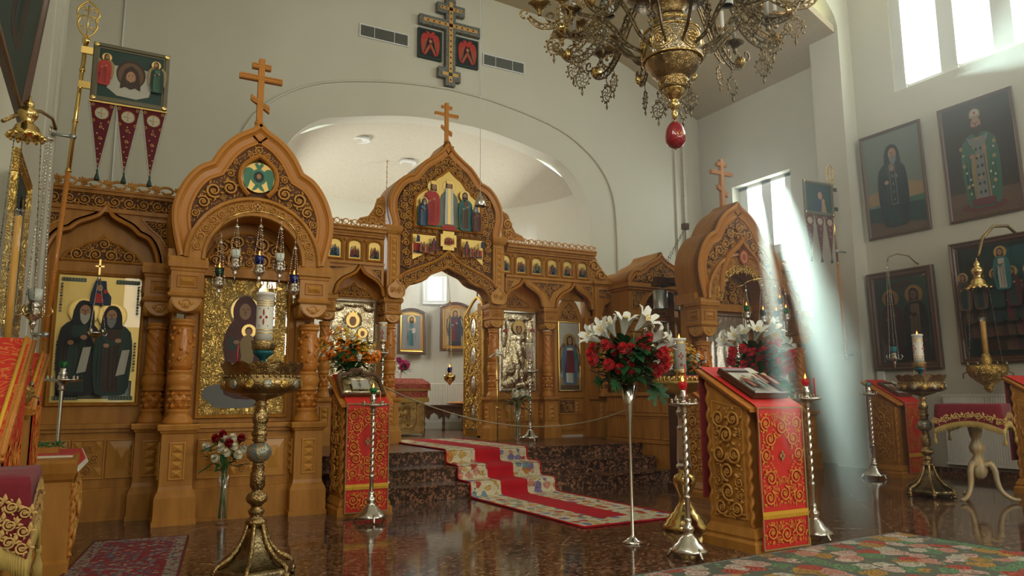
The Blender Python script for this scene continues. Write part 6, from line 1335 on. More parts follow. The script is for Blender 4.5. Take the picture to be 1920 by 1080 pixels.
# gilt stand with flowers-and-candle tray behind the tall vase
t = thing('gilt_candle_stand', 'polished gold candle stand with wide round tray and white candle', 'candle stand', (4.3, 4.842, 0)); mb = MB()
mb.lathe(0, 0, [(.19, 0), (.195, .02), (.185, .045), (.165, .06), (.16, .08), (.135, .10), (.125, .125), (.10, .14), (.085, .17), (.06, .20), (.04, .24), (.06, .30), (.09, .36), (.095, .40), (.085, .43), (.045, .45), (.05, .47), (.04, .49)], 40); mb.build('foot', brassp, t)
mb = MB(); mb.lathe(0, 0, [(.06, .49), (.065, .51), (.05, .53), (.056, .56), (.046, .80), (.05, .82), (.036, .84), (.034, .90), (.05, .95), (.034, .98), (.03, 1.0), (.06, 1.05), (.05, 1.08), (.04, 1.10)], 8, sm=False); mb.build('faceted_stem', silver, t)
mb = MB(); mb.lathe(0, 0, [(.04, 1.10), (.13, 1.12), (.21, 1.16), (.23, 1.175), (.245, 1.18), (.245, 1.20), (.22, 1.205), (.0, 1.195)], 44); mb.build('tray', goldi, t)
mb = MB()
for k in range(32): a = 2*PI*k/32; mb.lathe(.22*math.cos(a), .22*math.sin(a), [(.010, 1.20), (.014, 1.215), (.009, 1.23), (.013, 1.245), (.0, 1.245)], 8)
mb.lathe(0, 0, [(.05, 1.2), (.03, 1.22), (.045, 1.25), (.03, 1.275), (.055, 1.285), (.0, 1.285)], 20); mb.lathe(0, 0, [(.02, 1.199), (.232, 1.199), (.232, 1.204), (.02, 1.204)], 32); mb.build('candle_socket_ring', brassp, t); bigcandle(t, 0, 0, 1.285, .052, .265)

# ---------------------------------------------------------------- flowers
def blossom_mesh(name, kind):
    mb = MB(); rr = random.Random(kind)
    if kind == 'lily':
        for k in range(6):
            a = 2*PI*k/6; c, s_ = math.cos(a), math.sin(a); w_ = .020 if k % 2 else .015; P_ = [(.004, 0, .3), (.012, .04, .7), (.025, .075, 1), (.048, .10, .8), (.066, .102, .05)]; vs = []
            for r, z, ww in P_:
                for q in (-1, 0, 1): vs.append((r*c-q*w_*ww*s_, r*s_+q*w_*ww*c, z+(.0 if q else -.004)))
            mb.add(vs, [(3*i+j, 3*i+j+1, 3*i+j+4, 3*i+j+3) for i in range(4) for j in (0, 1)], 0, True)
        for k in range(5): a = 2*PI*k/5; mb.tube([(0, 0, .03), (.010*math.cos(a), .010*math.sin(a), .085)], .0012, 4, 1); mb.sph((.010*math.cos(a), .010*math.sin(a), .088), (.003, .003, .005), 5, 1, 4)
        ms = [lilyw, yellowp]
    elif kind in ('carn', 'rosew', 'rosed', 'pink', 'rosei'):
        for ring, (r0, z0, n) in enumerate(((.028, .0, 9), (.026, .010, 8), (.020, .018, 7), (.012, .024, 5))):
            for k in range(n):
                a = 2*PI*(k+.5*ring)/n+rr.uniform(-.2, .2); c, s_ = math.cos(a), math.sin(a); w_ = .013; up_ = .012+.006*ring; j = rr.uniform(-.003, .003)
                vs = [(0, 0, z0-.010), (r0*.6*c-w_*s_, r0*.6*s_+w_*c, z0+up_*.4), (r0*.6*c+w_*s_, r0*.6*s_-w_*c, z0+up_*.4), (r0*c-w_*1.1*s_, r0*s_+w_*1.1*c, z0+up_+j), (r0*1.08*c, r0*1.08*s_, z0+up_*.7-j), (r0*c+w_*1.1*s_, r0*s_-w_*1.1*c, z0+up_+j)]
                mb.add(vs, [(0, 1, 2), (1, 3, 4), (1, 4, 2), (2, 4, 5)], 0, True)
        mb.sph((0, 0, .012), (.020, .020, .018), 8, 0, 5); mb.lathe(0, 0, [(.003, -.028), (.008, -.02), (.010, -.006), (.014, .0)], 8, 1)
        ms = [{'carn': carn, 'rosew': rosew, 'rosed': rosed, 'pink': pinkp, 'rosei': rosew}[kind], stemm]
    else:
        for k in range(7):
            a = rr.uniform(0, 2*PI); q = rr.uniform(0, .024); h_ = rr.uniform(-.02, .03); cx, cy = q*math.cos(a), q*math.sin(a)
            for p in range(5): b = 2*PI*p/5; mb.sph((cx+.008*math.cos(b), cy+.008*math.sin(b), h_), (.0075, .0075, .003), 6, 0, 4)
            mb.sph((cx, cy, h_+.002), .003, 5, 1, 4)
        ms = [{'or': orangep, 'ye': yellowp, 'wh': rosew}[kind], yellowp if kind == 'or' else stemm]
    o = mb.build(name, ms, None, recalc=False); me = o.data; bpy.data.objects.remove(o); return me
BM = {k: blossom_mesh(n, k) for k, n in (('lily', 'lily'), ('carn', 'carnation'), ('rosew', 'white_carnation'), ('rosed', 'red_rose'), ('pink', 'pink_blossom'), ('or', 'orange_blossom'), ('ye', 'yellow_blossom'), ('wh', 'white_sprig'))}
BN = {'lily': 'lily', 'carn': 'carnation', 'rosew': 'white_carnation', 'rosed': 'red_rose', 'pink': 'pink_blossom', 'or': 'orange_blossom', 'ye': 'yellow_blossom', 'wh': 'white_sprig'}
def bouquet(loc, label, fl_, base, leaves, s=1.0, lf=leaf, monstera=(), seed=1):
    """fl_ = [(kind, x, y, z, size)] relative to loc; base = z where the stems gather"""
    t = thing('flower_bouquet', label, 'flowers', loc); rr = random.Random(seed)
    st = MB()
    for kind, x, y, z, q in fl_:
        d = Vector((x, y-.0, max(z-base, .05))).normalized()
        if kind == 'lily': d = Vector((x*3.2, y*2.5-.22, .30)).normalized()
        else: d = (d+Vector((-.25, -.5, .1))).normalized()
        o = bpy.data.objects.new(BN[kind], BM[kind]); COL.objects.link(o); o.parent = t; o.location = (x, y, z); o.rotation_mode = 'QUATERNION'; o.rotation_quaternion = d.to_track_quat('Z', 'Y'); o.scale = (q,)*3
        st.tube([(x*.08, y*.08, base), (x*.5, y*.5, base+(z-base)*.55), (x-d.x*.02, y-d.y*.02, z-d.z*.02)], .0025*s, 4)
    st.build('stems', stemm, t)
    mb = MB()
    for k in range(leaves):
        a = rr.uniform(0, 2*PI); L_ = rr.uniform(.06, .15)*s; rad = rr.uniform(.02, .13)*s; z = base+rr.uniform(0, .24)*s; p = Vector((rad*math.cos(a), rad*math.sin(a), z)); d = Vector((math.cos(a), math.sin(a), rr.uniform(-.5, .9))).normalized(); sd = d.cross(Vector((0, 0, 1))).normalized(); w_ = L_*rr.uniform(.13, .24); dn = Vector((0, 0, -1))
        a1, b1, c1 = p+d*L_*.35, p+d*L_*.7+dn*L_*.05, p+d*L_+dn*L_*.18
        mb.add([p, a1+sd*w_, a1+Vector((0, 0, -w_*.3)), a1-sd*w_, b1+sd*w_*.8, b1+Vector((0, 0, -w_*.3)), b1-sd*w_*.8, c1], [(0, 1, 2), (0, 2, 3), (1, 4, 5, 2), (2, 5, 6, 3), (4, 7, 5), (5, 7, 6)], 0, True)
    mb.build('foliage', lf, t, recalc=False)
    for (x, y, z, r, tx) in monstera:
        m2 = MB(); n = 26; vs = [(0, 0, 0)]
        for k in range(n+1):
            a = -PI*.5+.25+(2*PI-.5)*k/n; rad = r*(1-.15*math.cos(a-PI/2))*(1 if k % 3 else .58); vs.append((rad*math.cos(a)*.85, rad*math.sin(a), .02*math.sin(3*a)*r))
        m2.M = Matrix.Translation((x, y, z)) @ Matrix.Rotation(tx, 4, 'Z') @ Matrix.Rotation(R(70), 4, 'X'); m2.add(vs, [(0, k, k+1) for k in range(1, n+1)], 0, False); m2.build('monstera_leaf', leafd, t, recalc=False)
    return t
rr = random.Random(12)
def bigb(loc, label, seed):
    rr = random.Random(seed); F = []
    vx = Vector((.875, -.483, 0))   # spread the display across its widest direction
    def at2(u, v): return (vx.x*u+.483*v*-1, vx.y*u-.875*v*1)
    for u, z, q in ((-.25, .28, 1.25), (-.17, .31, 1.35), (-.10, .33, 1.2), (-.03, .33, 1.45), (.07, .37, 1.5), (.17, .27, 1.35), (.25, .23, 1.25)):
        x, y = at2(u*.88, rr.uniform(-.04, .06)); F.append(('lily', x, y, z+.02, q*1.18))
    for u, z in ((-.28, .16), (-.27, .11), (-.26, .20), (-.11, .18), (-.06, .19), (-.03, .14), (.0, .20), (-.10, .12), (.04, .12), (.10, .19), (.07, .24), (.11, .10), (.16, .06), (.20, .15), (.24, .17), (.24, .11), (.23, .06), (.18, .02), (-.16, .08), (.0, .05), (-.08, .05), (.13, .27), (-.18, .22)):
        x, y = at2(u, rr.uniform(.08, .16)); F.append(('carn', x, y, z+.03, rr.uniform(1.2, 1.5)))
    t = bouquet(loc, label, F, -.02, 300, 1.3, leafd, seed=seed, monstera=[(at2(.20, .12)[0], at2(.20, .12)[1], -.09, .10, R(-30)), (at2(-.12, .14)[0], at2(-.12, .14)[1], -.03, .07, R(10)), (at2(-.24, .05)[0], at2(-.24, .05)[1], .0, .06, R(20))]); return t
def trumpet(loc, label):
    t = thing('trumpet_vase', label, 'vase', loc); mb = MB(); mb.lathe(0, 0, [(.078, 0), (.08, .006), (.05, .022), (.02, .045), (.012, .06), (.012, .80), (.02, .88), (.038, 1.02), (.062, 1.17), (.058, 1.17), (.03, 1.0), (.0, .85)], 30); mb.build('fluted_cone', silver, t); return t
trumpet((3.56, 4.60, 0), 'tall slim silver trumpet vase holding lilies and red carnations'); bigb((3.56, 4.60, 1.20), 'lilies over red carnations and monstera leaf in the tall trumpet vase', 2)
trumpet((5.45, 5.05, 0), 'second silver trumpet vase hidden behind the draped lectern'); bigb((5.45, 5.05, 1.25), 'white lilies and red carnations rising behind the open icon lectern', 3)
def orange(loc, label, seed):
    rr = random.Random(seed); F = []
    for k in range(92):
        u = rr.uniform(-.30, .26); top = .38-1.2*max(0, u-.0)*.8-.6*max(0, -u-.16); z = rr.uniform(.06, max(.1, top)); v = rr.uniform(-.02, .12)
        kind = 'wh' if rr.random() < .22 else ('or' if (rr.random() < .5 or z < .12) else 'ye'); F.append((kind, .875*u-.3*v, -.483*u-.6*v, z, rr.uniform(1.2, 1.7)))
    return bouquet(loc, label, F, -.06, 130, 1.2, leafd, seed=seed)
orange((2.20, 7.36, 1.40), 'orange, yellow and white summer flowers behind the left lectern', 5)
orange((6.2, 6.86, 1.33), 'orange and yellow flowers beside the thick candle of the gilt stand', 6)
for loc, lab in (((2.25, 7.42, 0), 'dark wooden flower stand with plinth behind the left lectern'), ((6.2, 6.86, 0), 'dark wooden flower stand behind the gilt candle stand')):
    t = thing('flower_stand', lab, 'stand', loc); mb = MB(); mb.stack(0, 0, [(0, .40), (.06, .40), (.08, .34), (1.08, .34), (1.10, .38), (1.16, .40), (1.17, .40)]); mb.build('cabinet', woodd, t); mb = MB(); framem(mb, -.12, .12, .2, .98, -.17, .02, .015); mb.build('front_panel', woodd, t)
    p = thing('flower_pot', lab.replace('wooden flower stand', 'flower pot on the stand').replace(' with plinth', ''), 'pot', (loc[0], loc[1], 1.17)); mb = MB(); mb.lathe(0, 0, [(.09, 0), (.13, .16), (.135, .165), (.12, .165), (.11, .12), (.0, .12)], 24); mb.build('bowl', MATS['paint_navy'], p)
def glassvase(loc, label, h, r):
    t = thing('glass_vase', label, 'vase', loc); mb = MB(); mb.lathe(0, 0, [(r, 0), (r*1.0, .01), (r*.88, .05), (r*.9, h*.5), (r*1.15, h), (r*1.08, h), (r*.82, h*.5), (r*.78, .04), (.0, .035)], 24); mb.build('glass', gclear, t)
    mb = MB(); rr = random.Random(2)
    for k in range(14): a = rr.uniform(0, 2*PI); q = r*.6; mb.tube([(q*math.cos(a), q*math.sin(a), .05), (q*.5*math.cos(a+1), q*.5*math.sin(a+1), h*.6), (q*.8*math.cos(a+2.5), q*.8*math.sin(a+2.5), h)], .003, 4)
    mb.build('cut_stems', stemm, t)
glassvase((1.0, 7.06, 0), 'clear glass vase on the floor before the left shrine', .50, .055)
F = [('rosed', -.08, -.04, .16, 1.25), ('rosed', -.02, 0, .19, 1.2), ('rosed', .12, -.02, .15, 1.3), ('rosed', .02, -.08, .12, 1.3), ('rosew', -.14, -.02, .09, 1.3), ('rosew', -.04, -.07, .08, 1.25), ('rosew', .0, -.08, .04, 1.2), ('rosew', .09, -.08, .02, 1.3), ('rosew', -.08, -.08, .0, 1.2), ('rosew', .05, -.05, .16, 1.2), ('rosew', .14, -.02, .06, 1.15), ('rosew', .06, -.09, .09, 1.1), ('rosew', .0, -.02, .14, 1.2)]
bouquet((1.0, 7.06, .56), 'white carnations and dark red roses in the floor vase', F, -.1, 70, 1.0, leafd, seed=9)
glassvase((5.21, 9.3, PLAT), 'tall glass vase with white roses on the altar platform', .52, .055)
F = [('rosew', .12*math.cos(k*1.1)*(.4+.12*(k % 4)), -.06+.08*math.sin(k*1.7), .06+.05*((k*3) % 4)/3, 1.35) for k in range(12)]
bouquet((5.21, 9.3, PLAT+.56), 'tight bunch of white roses before the screen on the platform', F, -.1, 80, 1.1, leafd, seed=10)
F = [('pink', .06*math.cos(k*1.3)+.03, .05*math.sin(k*2.1), .02+.04*(k % 4), 1.5) for k in range(11)]
t = thing('flower_vase', 'small pale vase on the altar behind the gate column', 'vase', (4.36, 11.75, 1.34)); mb = MB(); mb.lathe(0, 0, [(.04, 0), (.05, .06), (.03, .14), (.04, .2), (.0, .2)], 18); mb.build('vase_body', wax, t)
bouquet((4.36, 11.75, 1.54), 'pink blossoms on the altar beside the gate column', F, -.05, 50, .9, leaf, seed=4)

# ---------------------------------------------------------------- lecterns and cloths
def onplane(M_): mb = MB(); mb.M = M_; return mb
def lectern(loc, label, w_=.47, d=.46, zf=1.02, zb=1.29, rz=0, both=False):
    t = thing('icon_lectern', label, 'lectern', loc, rz); mb = MB()
    zt = lambda y: zf+(zb-zf)*(y/d); x = w_/2-.02; q = .04
    vs = [(-x, q, .10), (x, q, .10), (x, d-q, .10), (-x, d-q, .10), (-x, q, zt(q)-.03), (x, q, zt(q)-.03), (x, d-q, zt(d-q)-.03), (-x, d-q, zt(d-q)-.03)]
    mb.add(vs, [(0, 3, 2, 1), (4, 5, 6, 7), (0, 1, 5, 4), (1, 2, 6, 5), (2, 3, 7, 6), (3, 0, 4, 7)]); mb.build('body', wood, t)
    mb = MB(); mb.stack(0, d/2, [(0, w_+.06, d+.06), (.06, w_+.06, d+.06), (.08, w_+.02, d+.02), (.10, w_+.03, d+.03), (.14, w_-.01, d-.01), (.16, w_-.03, d-.03)]); mb.build('plinth', wood, t)
    mb = MB()
    for sx in (-1, 1):
        for y in (.035, d-.035):
            mb = MB(); n = 60; h = zt(y)-.05; pts = [(sx*(w_/2-.025)+.008*math.cos(k*.9), y+.008*math.sin(k*.9), .16+(h-.16)*k/n) for k in range(n+1)]; mb.tube(pts, .016, 6); mb.build('rope_column', woods, t)
    for sx in ((-1, 1) if both else (-1,)):
        M_ = Matrix.Translation((sx*x, d/2, 0)) @ Matrix.Rotation(R(-90*(-1 if sx > 0 else 1)), 4, 'Z')
        mb = onplane(M_); rr = random.Random(17); hw = d/2-.085; zs = .30; P_ = [(-hw, .22), (hw, .22), (hw, zf-.03), (-hw, zf+.02)]
        mb.sweep(P_, [(0, 0), (0, -.008), (-.01, -.008), (-.01, 0)], True); pack(mb, P_, -.002, .075, .028, rr, tries=900, th=1.0); mb.build('carved_side', [woodc, wood], t)
    # sloping top board
    mb = MB(); o_ = .035; a = (zb-zf)/d; y0, y1 = -o_, d+o_; z0, z1 = zf-o_*a, zb+o_*a; xx = w_/2+.02; th = .035
    mb.add([(-xx, y0, z0-th), (xx, y0, z0-th), (xx, y1, z1-th), (-xx, y1, z1-th), (-xx, y0, z0), (xx, y0, z0), (xx, y1, z1), (-xx, y1, z1)], [(0, 3, 2, 1), (4, 5, 6, 7), (0, 1, 5, 4), (1, 2, 6, 5), (2, 3, 7, 6), (3, 0, 4, 7)])
    for s_ in (-1, 1): mb.tube([(s_*xx, y0, z0-.012), (s_*xx, y1, z1-.012)], .012, 6); mb.tube([(s_*(xx-.01), y0, z0-.03), (s_*(xx-.01), y1, z1-.03)], .010, 6)
    mb.build('sloping_top', woodp, t); return t
def damask(mb, x0, x1, z0, z1, seed=1, center=True):
    """gold brocade ornament: mirrored scrolls, palmettes and crosses"""
    rr = random.Random(seed); w_ = x1-x0; cx = (x0+x1)/2; holes = [ell(cx-cx, (z0+z1)/2+.02, w_*.2, w_*.3, 10)] if center else []
    M0 = mb.M.copy() if mb.M is not None else Matrix(); mb.M = M0 @ Matrix.Translation((cx, 0, 0)) @ Matrix.Diagonal((1, .12, 1, 1))
    pack(mb, rect(-w_*.46, w_*.46, z0+.015, z1-.015), 0, w_*.13, w_*.05, rr, tries=1500, holes=holes, th=.9, ground=False)
    mb.M = M0
    if center:
        z = (z0+z1)/2+.02
        for dx, dz in ((0, .022), (0, -.022), (.016, 0), (-.016, 0)): mb.pyr(cx+dx, z+dz, .02, .026, -.001, .003, 1)
def edging(mb, pts, w_=.008, m=1): mb.sweep(pts, [(0, -.003), (w_, -.003), (w_, .001), (0, .001)], True, m)
def drape(loc, label, w_, d, zf, zb, zend, off=.045, zback=None, rz=0, band=True):
    """brocade runner lying over the slope and hanging down the front"""
    t = thing('brocade_cloth', label, 'cloth', loc, rz); y0 = -off; a = (zb-zf)/d; zt0 = zf-off*a+.006; mb = MB(); hw = w_/2; n = 16; rows = [(zb+.04*a+.006, d+.04), (zt0+.002, y0), (zt0-.012, y0-.008)]+[(zt0-.012-(zt0-.012-zend)*k/12, y0-.008-.004*math.sin(k*.9)) for k in range(1, 13)]
    vs = []; fs = []
    for z, y in rows:
        for i in range(n+1): vs.append((-hw+w_*i/n, y+.0025*math.sin(i*1.3)*(1 if y < 0 else 0), z))
    for j in range(len(rows)-1):
        for i in range(n): a_ = j*(n+1)+i; fs.append((a_, a_+1, a_+n+2, a_+n+1))
    mb.add(vs, fs, 0, True); mb.build('cloth', brok, t, recalc=False)
    yf = y0-.018
    mb = MB(); mb.M = Matrix.Translation((0, yf, 0)); zb1 = zend+.24 if band else zend
    damask(mb, -hw, hw, zb1+.03, zt0-.03, 3)
    if band: damask(mb, -hw, hw, zend+.015, zb1-.025, 4, False)
    mb.M = Matrix.Translation((0, yf, 0)); edging(mb, [(-hw, zend), (-hw, zt0-.01), (hw, zt0-.01), (hw, zend)][::1], -.010)
    mb.build('woven_ornament', [brokg, MATS['paint_ochre']], t)
    if band:
        mb = MB(); mb.box(-hw, hw, yf-.004, yf, zb1-.006, zb1+.02); mb.build('gold_band', goldtrim, t)
        mb = MB(); [mb.box(-hw+w_*k/60, -hw+w_*(k+.7)/60, yf-.006, yf-.001, zb1-.03, zb1-.004) for k in range(60)]; mb.build('short_fringe', goldtrim, t)
    if zback:
        mb = MB(); mb.box(-hw-.0, hw+.02, d+.045, d+.055, zback, zb+.02); mb.build('back_fall', velvetr, t)
        mb = MB(); mb.add([(-hw-.005, d*.80, zback+.02), (-hw-.005, d+.05, zback), (-hw-.005, d+.05, zb-.0), (-hw-.005, d*.8, zb-.06)], [(0, 1, 2, 3)]) if 0 else None
    return t
lectern((2.235, 6.93, 0), 'carved oak lectern draped in red before the left side of the steps', .47, .42, 1.05, 1.28); drape((2.235, 6.93, 0), 'red and gold brocade cloth hanging to the floor on the left lectern', .42, .42, 1.06, 1.29, .03, .045, .35)
lectern((4.305, 3.87, 0), 'large carved lectern draped in red brocade in the right foreground', .50, .46, 1.02, 1.27); drape((4.305, 3.87, 0), 'red and gold brocade cloth on the large foreground lectern', .46, .46, 1.03, 1.28, .02, .045, .32)
lectern((5.95, 6.05, 0), 'carved lectern half hidden behind the gilt candle stand', .46, .44, 1.03, 1.28); drape((5.95, 6.05, 0), 'red cloth on the lectern behind the gilt stand', .40, .44, 1.04, 1.29, .05, .045, .35)
lectern((9.55, 6.28, 0), 'oak lectern with red cloth by the right wall behind the brass stand', .50, .45, 1.0, 1.26, R(0)); drape((9.60, 6.28, 0), 'crimson cloth with gold band on the lectern by the right wall', .40, .45, 1.01, 1.27, .06, .045, .35)
lectern((9.25, 4.25, 0), 'oak lectern cut off by the right edge of the photo', .50, .45, 1.0, 1.26); drape((9.25, 4.25, 0), 'red cloth on the lectern at the right edge of the photo', .42, .45, 1.01, 1.27, .3, .045, .35)
def flat_icon(loc, label, w_, h_, slope, fmat, gmat, paint, y=.0, scallop=False):
    t = thing('lectern_icon', label, 'icon', loc); t.rotation_euler = (R(-90)+slope, 0, 0); mb = MB()
    if scallop: P_ = [(-w_/2, 0), (-w_*.5, h_*.62), (-w_*.42, h_*.82), (-w_*.2, h_*.86), (-w_*.12, h_*1.0), (w_*.12, h_*1.0), (w_*.2, h_*.86), (w_*.42, h_*.82), (w_*.5, h_*.62), (w_/2, 0)]; P_ = P_[:1]+smooth(P_[1:-1], 3)+P_[-1:]
    else: P_ = [(-w_/2, 0), (-w_/2, h_), (w_/2, h_), (w_/2, 0)]
    mb.sweep(P_, [(0, 0), (0, -.045), (-.012, -.05), (-.03, -.04), (-.03, 0)], True); mb.build('frame', fmat, t)
    mb = MB(); mb.prism([(x*.97, .01+z*.965) for x, z in P_], -.022, -.002); mb.build('panel', gmat, t); P = Paint(-.023); paint(P, w_-.06, h_-.06, .03); P.build('painting', t)
    return t
def pt_multi(P, w_, h_, o):
    P.p(rect(-w_/2, w_/2, o, o+h_), 'white'); rr = random.Random(8); P.p(rect(-w_/2+.02, w_/2-.02, o+.02, o+h_*.45), 'pale')
    for k in range(5): figure(P, -w_*.36+w_*.18*k, o+.04+.04*(k % 2), h_*.5, rr.choice(['pale', 'ochre', 'blue']), rr.choice(['teal', 'red', 'blue', 'blue']), folds='grey')
    P.p([(-.05, o+h_*.55), (.05, o+h_*.55), (.03, o+h_*.8), (-.04, o+h_*.78)], 'white')
S2 = math.atan2(.25, .46)
def on_slope(cx, y0, zf, a, y): return (cx, y0+y, zf+a*y)
t = flat_icon((4.305, 3.885, 1.063), 'pale framed icon lying on the large foreground lectern', .36, .40, S2, woodd, MATS['paint_pale'], pt_multi)
t = flat_icon((2.21, 6.97, 1.085), 'silver covered icon with scalloped frame lying on the left lectern', .44, .38, S2+R(14), woodf, silvere, lambda P, w_, h_, o: None, scallop=True)
relief('embossed_mount', t, .38, .26, [(-.15, .1, .05, .12, .02), (.15, .1, .05, .12, .02), (0, .24, .14, .04, .025), (0, .03, .15, .03, .02), (-.12, .2, .05, .05, .02), (.12, .2, .05, .05, .02)], silvere, .04, 36, 26, -.024)
mb = MB(); framem(mb, -.085, .085, .09, .22, -.035, .012, .012); mb.build('inner_frame', silver, t); mb = MB(); mb.box(-.085, .085, -.040, -.030, .09, .22); mb.build('inner_panel', MATS['paint_pale'], t); P = Paint(-.041); figure(P, -.01, .095, .11, 'grey', 'pale', halo='pale', seat=True); P.build('small_figure', t)
flat_icon((5.95, 6.10, 1.085), 'icon lying on the lectern behind the gilt stand', .32, .34, S2, woodd, goldi, pt_multi)
flat_icon((9.60, 6.34, 1.065), 'flat white framed icon lying on the lectern by the right wall', .30, .34, S2, woodf, MATS['paint_pale'], pt_multi)
# ---------------------------------------------------------------- small velvet covered table on three carved legs, right
t = thing('pedestal_table', 'pale carved pedestal table with three curved legs under crimson velvet', 'table', (8.02, 4.55, 0)); mb = MB()
mb.lathe(0, 0, [(.03, .22), (.06, .25), (.075, .30), (.07, .36), (.055, .42), (.035, .46), (.06, .50), (.07, .54), (.05, .59), (.035, .62), (.05, .65), (.06, .72), (.075, .80), (.09, .86), (.16, .94), (.17, .96), (.0, .96)], 24, mod=lambda a, z, i: 1+.06*math.cos(6*a)); mb.build('baluster', agedg, t)
for k in range(3):
    a = R(-62)+2*PI*k/3; c, s_ = math.cos(a), math.sin(a); mb = MB(); pts = smooth([(.05, .36), (.10, .38), (.14, .31), (.15, .21), (.18, .11), (.25, .045), (.31, .03), (.33, .045)], 3); mb.tube([(x*c, x*s_, z) for x, z in pts], [.036*(1-.6*i/len(pts)) for i in range(len(pts))], 8); mb.build('leg', agedg, t)
mb = MB(); mb.box(-.28, .28, -.28, .28, .955, .985); mb.M = None; o = mb.build('tabletop', woodf, t); o.rotation_euler = (0, 0, R(20))
def velvet_cover(loc, label, w_, d, h, rz, drop=.18, seed=3, slope=0.0, corner=.08, es=1.0, rows=(.72,)):
    """velvet cloth over a table: sheet hanging lower at its corners, embroidered border, fringe"""
    t = thing('velvet_cloth', label, 'cloth', loc, rz); n = 10; ring = []
    def pt(u, edge): return None
    hw, hd = w_/2, d/2; per = []
    for (x0, y0), (x1, y1) in (((-hw, -hd), (hw, -hd)), ((hw, -hd), (hw, hd)), ((hw, hd), (-hw, hd)), ((-hw, hd), (-hw, -hd))):
        for k in range(n): s_ = k/n; per.append((x0+(x1-x0)*s_, y0+(y1-y0)*s_, abs(2*s_-1)))
    N = len(per); top = lambda x, y: h+slope*y
    def lay(r, dz_mid, dz_cor, out): return [(x*(1+out*(1+.25*math.sin(i*1.9))), y*(1+out*(1+.25*math.sin(i*1.9))), top(x, y)-(dz_mid+(dz_cor-dz_mid)*c**2)) for i, (x, y, c) in enumerate(per)]
    R0 = lay(0, 0, 0, .01); R1 = lay(0, .02, .02, .04); R2 = lay(0, drop*.55, drop*.6+corner*.4, .07); R3 = lay(0, drop, drop+corner, .08)
    mb = MB(); fs = [tuple(range(N))]
    for j in range(3): fs += [(j*N+i, j*N+(i+1) % N, (j+1)*N+(i+1) % N, (j+1)*N+i) for i in range(N)]
    mb.add(R0+R1+R2+R3, fs, 0, True); mb.build('cloth', velvet, t)
    mb = MB(); rr = random.Random(seed)
    for (ax, ay, bx, by) in ((-hw, -hd, hw, -hd), (hw, -hd, hw, hd), (-hw, hd, -hw, -hd), (hw, hd, -hw, hd)):
        L_ = math.hypot(bx-ax, by-ay); cx, cy = (ax+bx)/2, (ay+by)/2; an = math.atan2(by-ay, bx-ax)
        nrm = Vector((math.sin(an), -math.cos(an), 0)); dist = (hd if abs(nrm.y) > .5 else hw)*.10
        mb.M = Matrix.Translation((cx+nrm.x*dist, cy+nrm.y*dist, 0)) @ Matrix.Rotation(an, 4, 'Z') @ Matrix.Diagonal((1, .25, 1, 1))
        m_ = int(6/es)
        for k, rw in [(k, rw) for rw in rows for k in range(m_+1)]:
            u = -L_*.5*1.0+L_*(k+.0)/m_; c = abs(2*k/m_-1)**2; zz = top(0, cy)-(drop*rw+corner*.7*c)
            if slope: zz = h+slope*(ay+(by-ay)*k/m_)-(drop*.72+corner*.7*c)
            scroll(mb, u, zz, drop*.22*es, 0, rr, 0, 1 if k % 2 else -1, None, 1.3)
            leafp(mb, (u+L_/m_*.5, 0, zz+.0), PI/2, drop*.3*es, drop*.16*es); leafp(mb, (u+L_/m_*.5, 0, zz), 0, drop*.2*es, drop*.12*es); leafp(mb, (u+L_/m_*.5, 0, zz), PI, drop*.2*es, drop*.12*es)
    mb.M = None; mb.build('embroidery', goldem, t)
    mb = MB(); fh = drop*.38
    for i in range(N):
        a, b = Vector(R3[i]), Vector(R3[(i+1) % N])
        for k in range(6):
            p = a.lerp(b, (k+.5)/6); q = p+Vector((p.x*.02, p.y*.02, -fh*(1+.08*math.sin(k*7+i)))); mb.tube([p, (p+q)/2+Vector((.002*math.sin(i+k), 0, 0)), q], [.0042, .005, .0035], 4)
    for sx, sy in ((-1, -1), (1, -1), (1, 1), (-1, 1)):
        x, y = sx*hw*1.09, sy*hd*1.09; z = top(x, y)-drop-corner-fh; mb.lathe(x, y, [(.001, z+.02), (.010, z+.01), (.011, z-.008), (.006, z-.014), (.016, z-.05), (.018, z-.09), (.0, z-.09)], 10)
    mb.build('fringe', fringe, t); return t
velvet_cover((8.02, 4.55, 0), 'crimson velvet cloth with gold embroidery on the right pedestal table', .62, .56, .99, R(20), .17, 3)

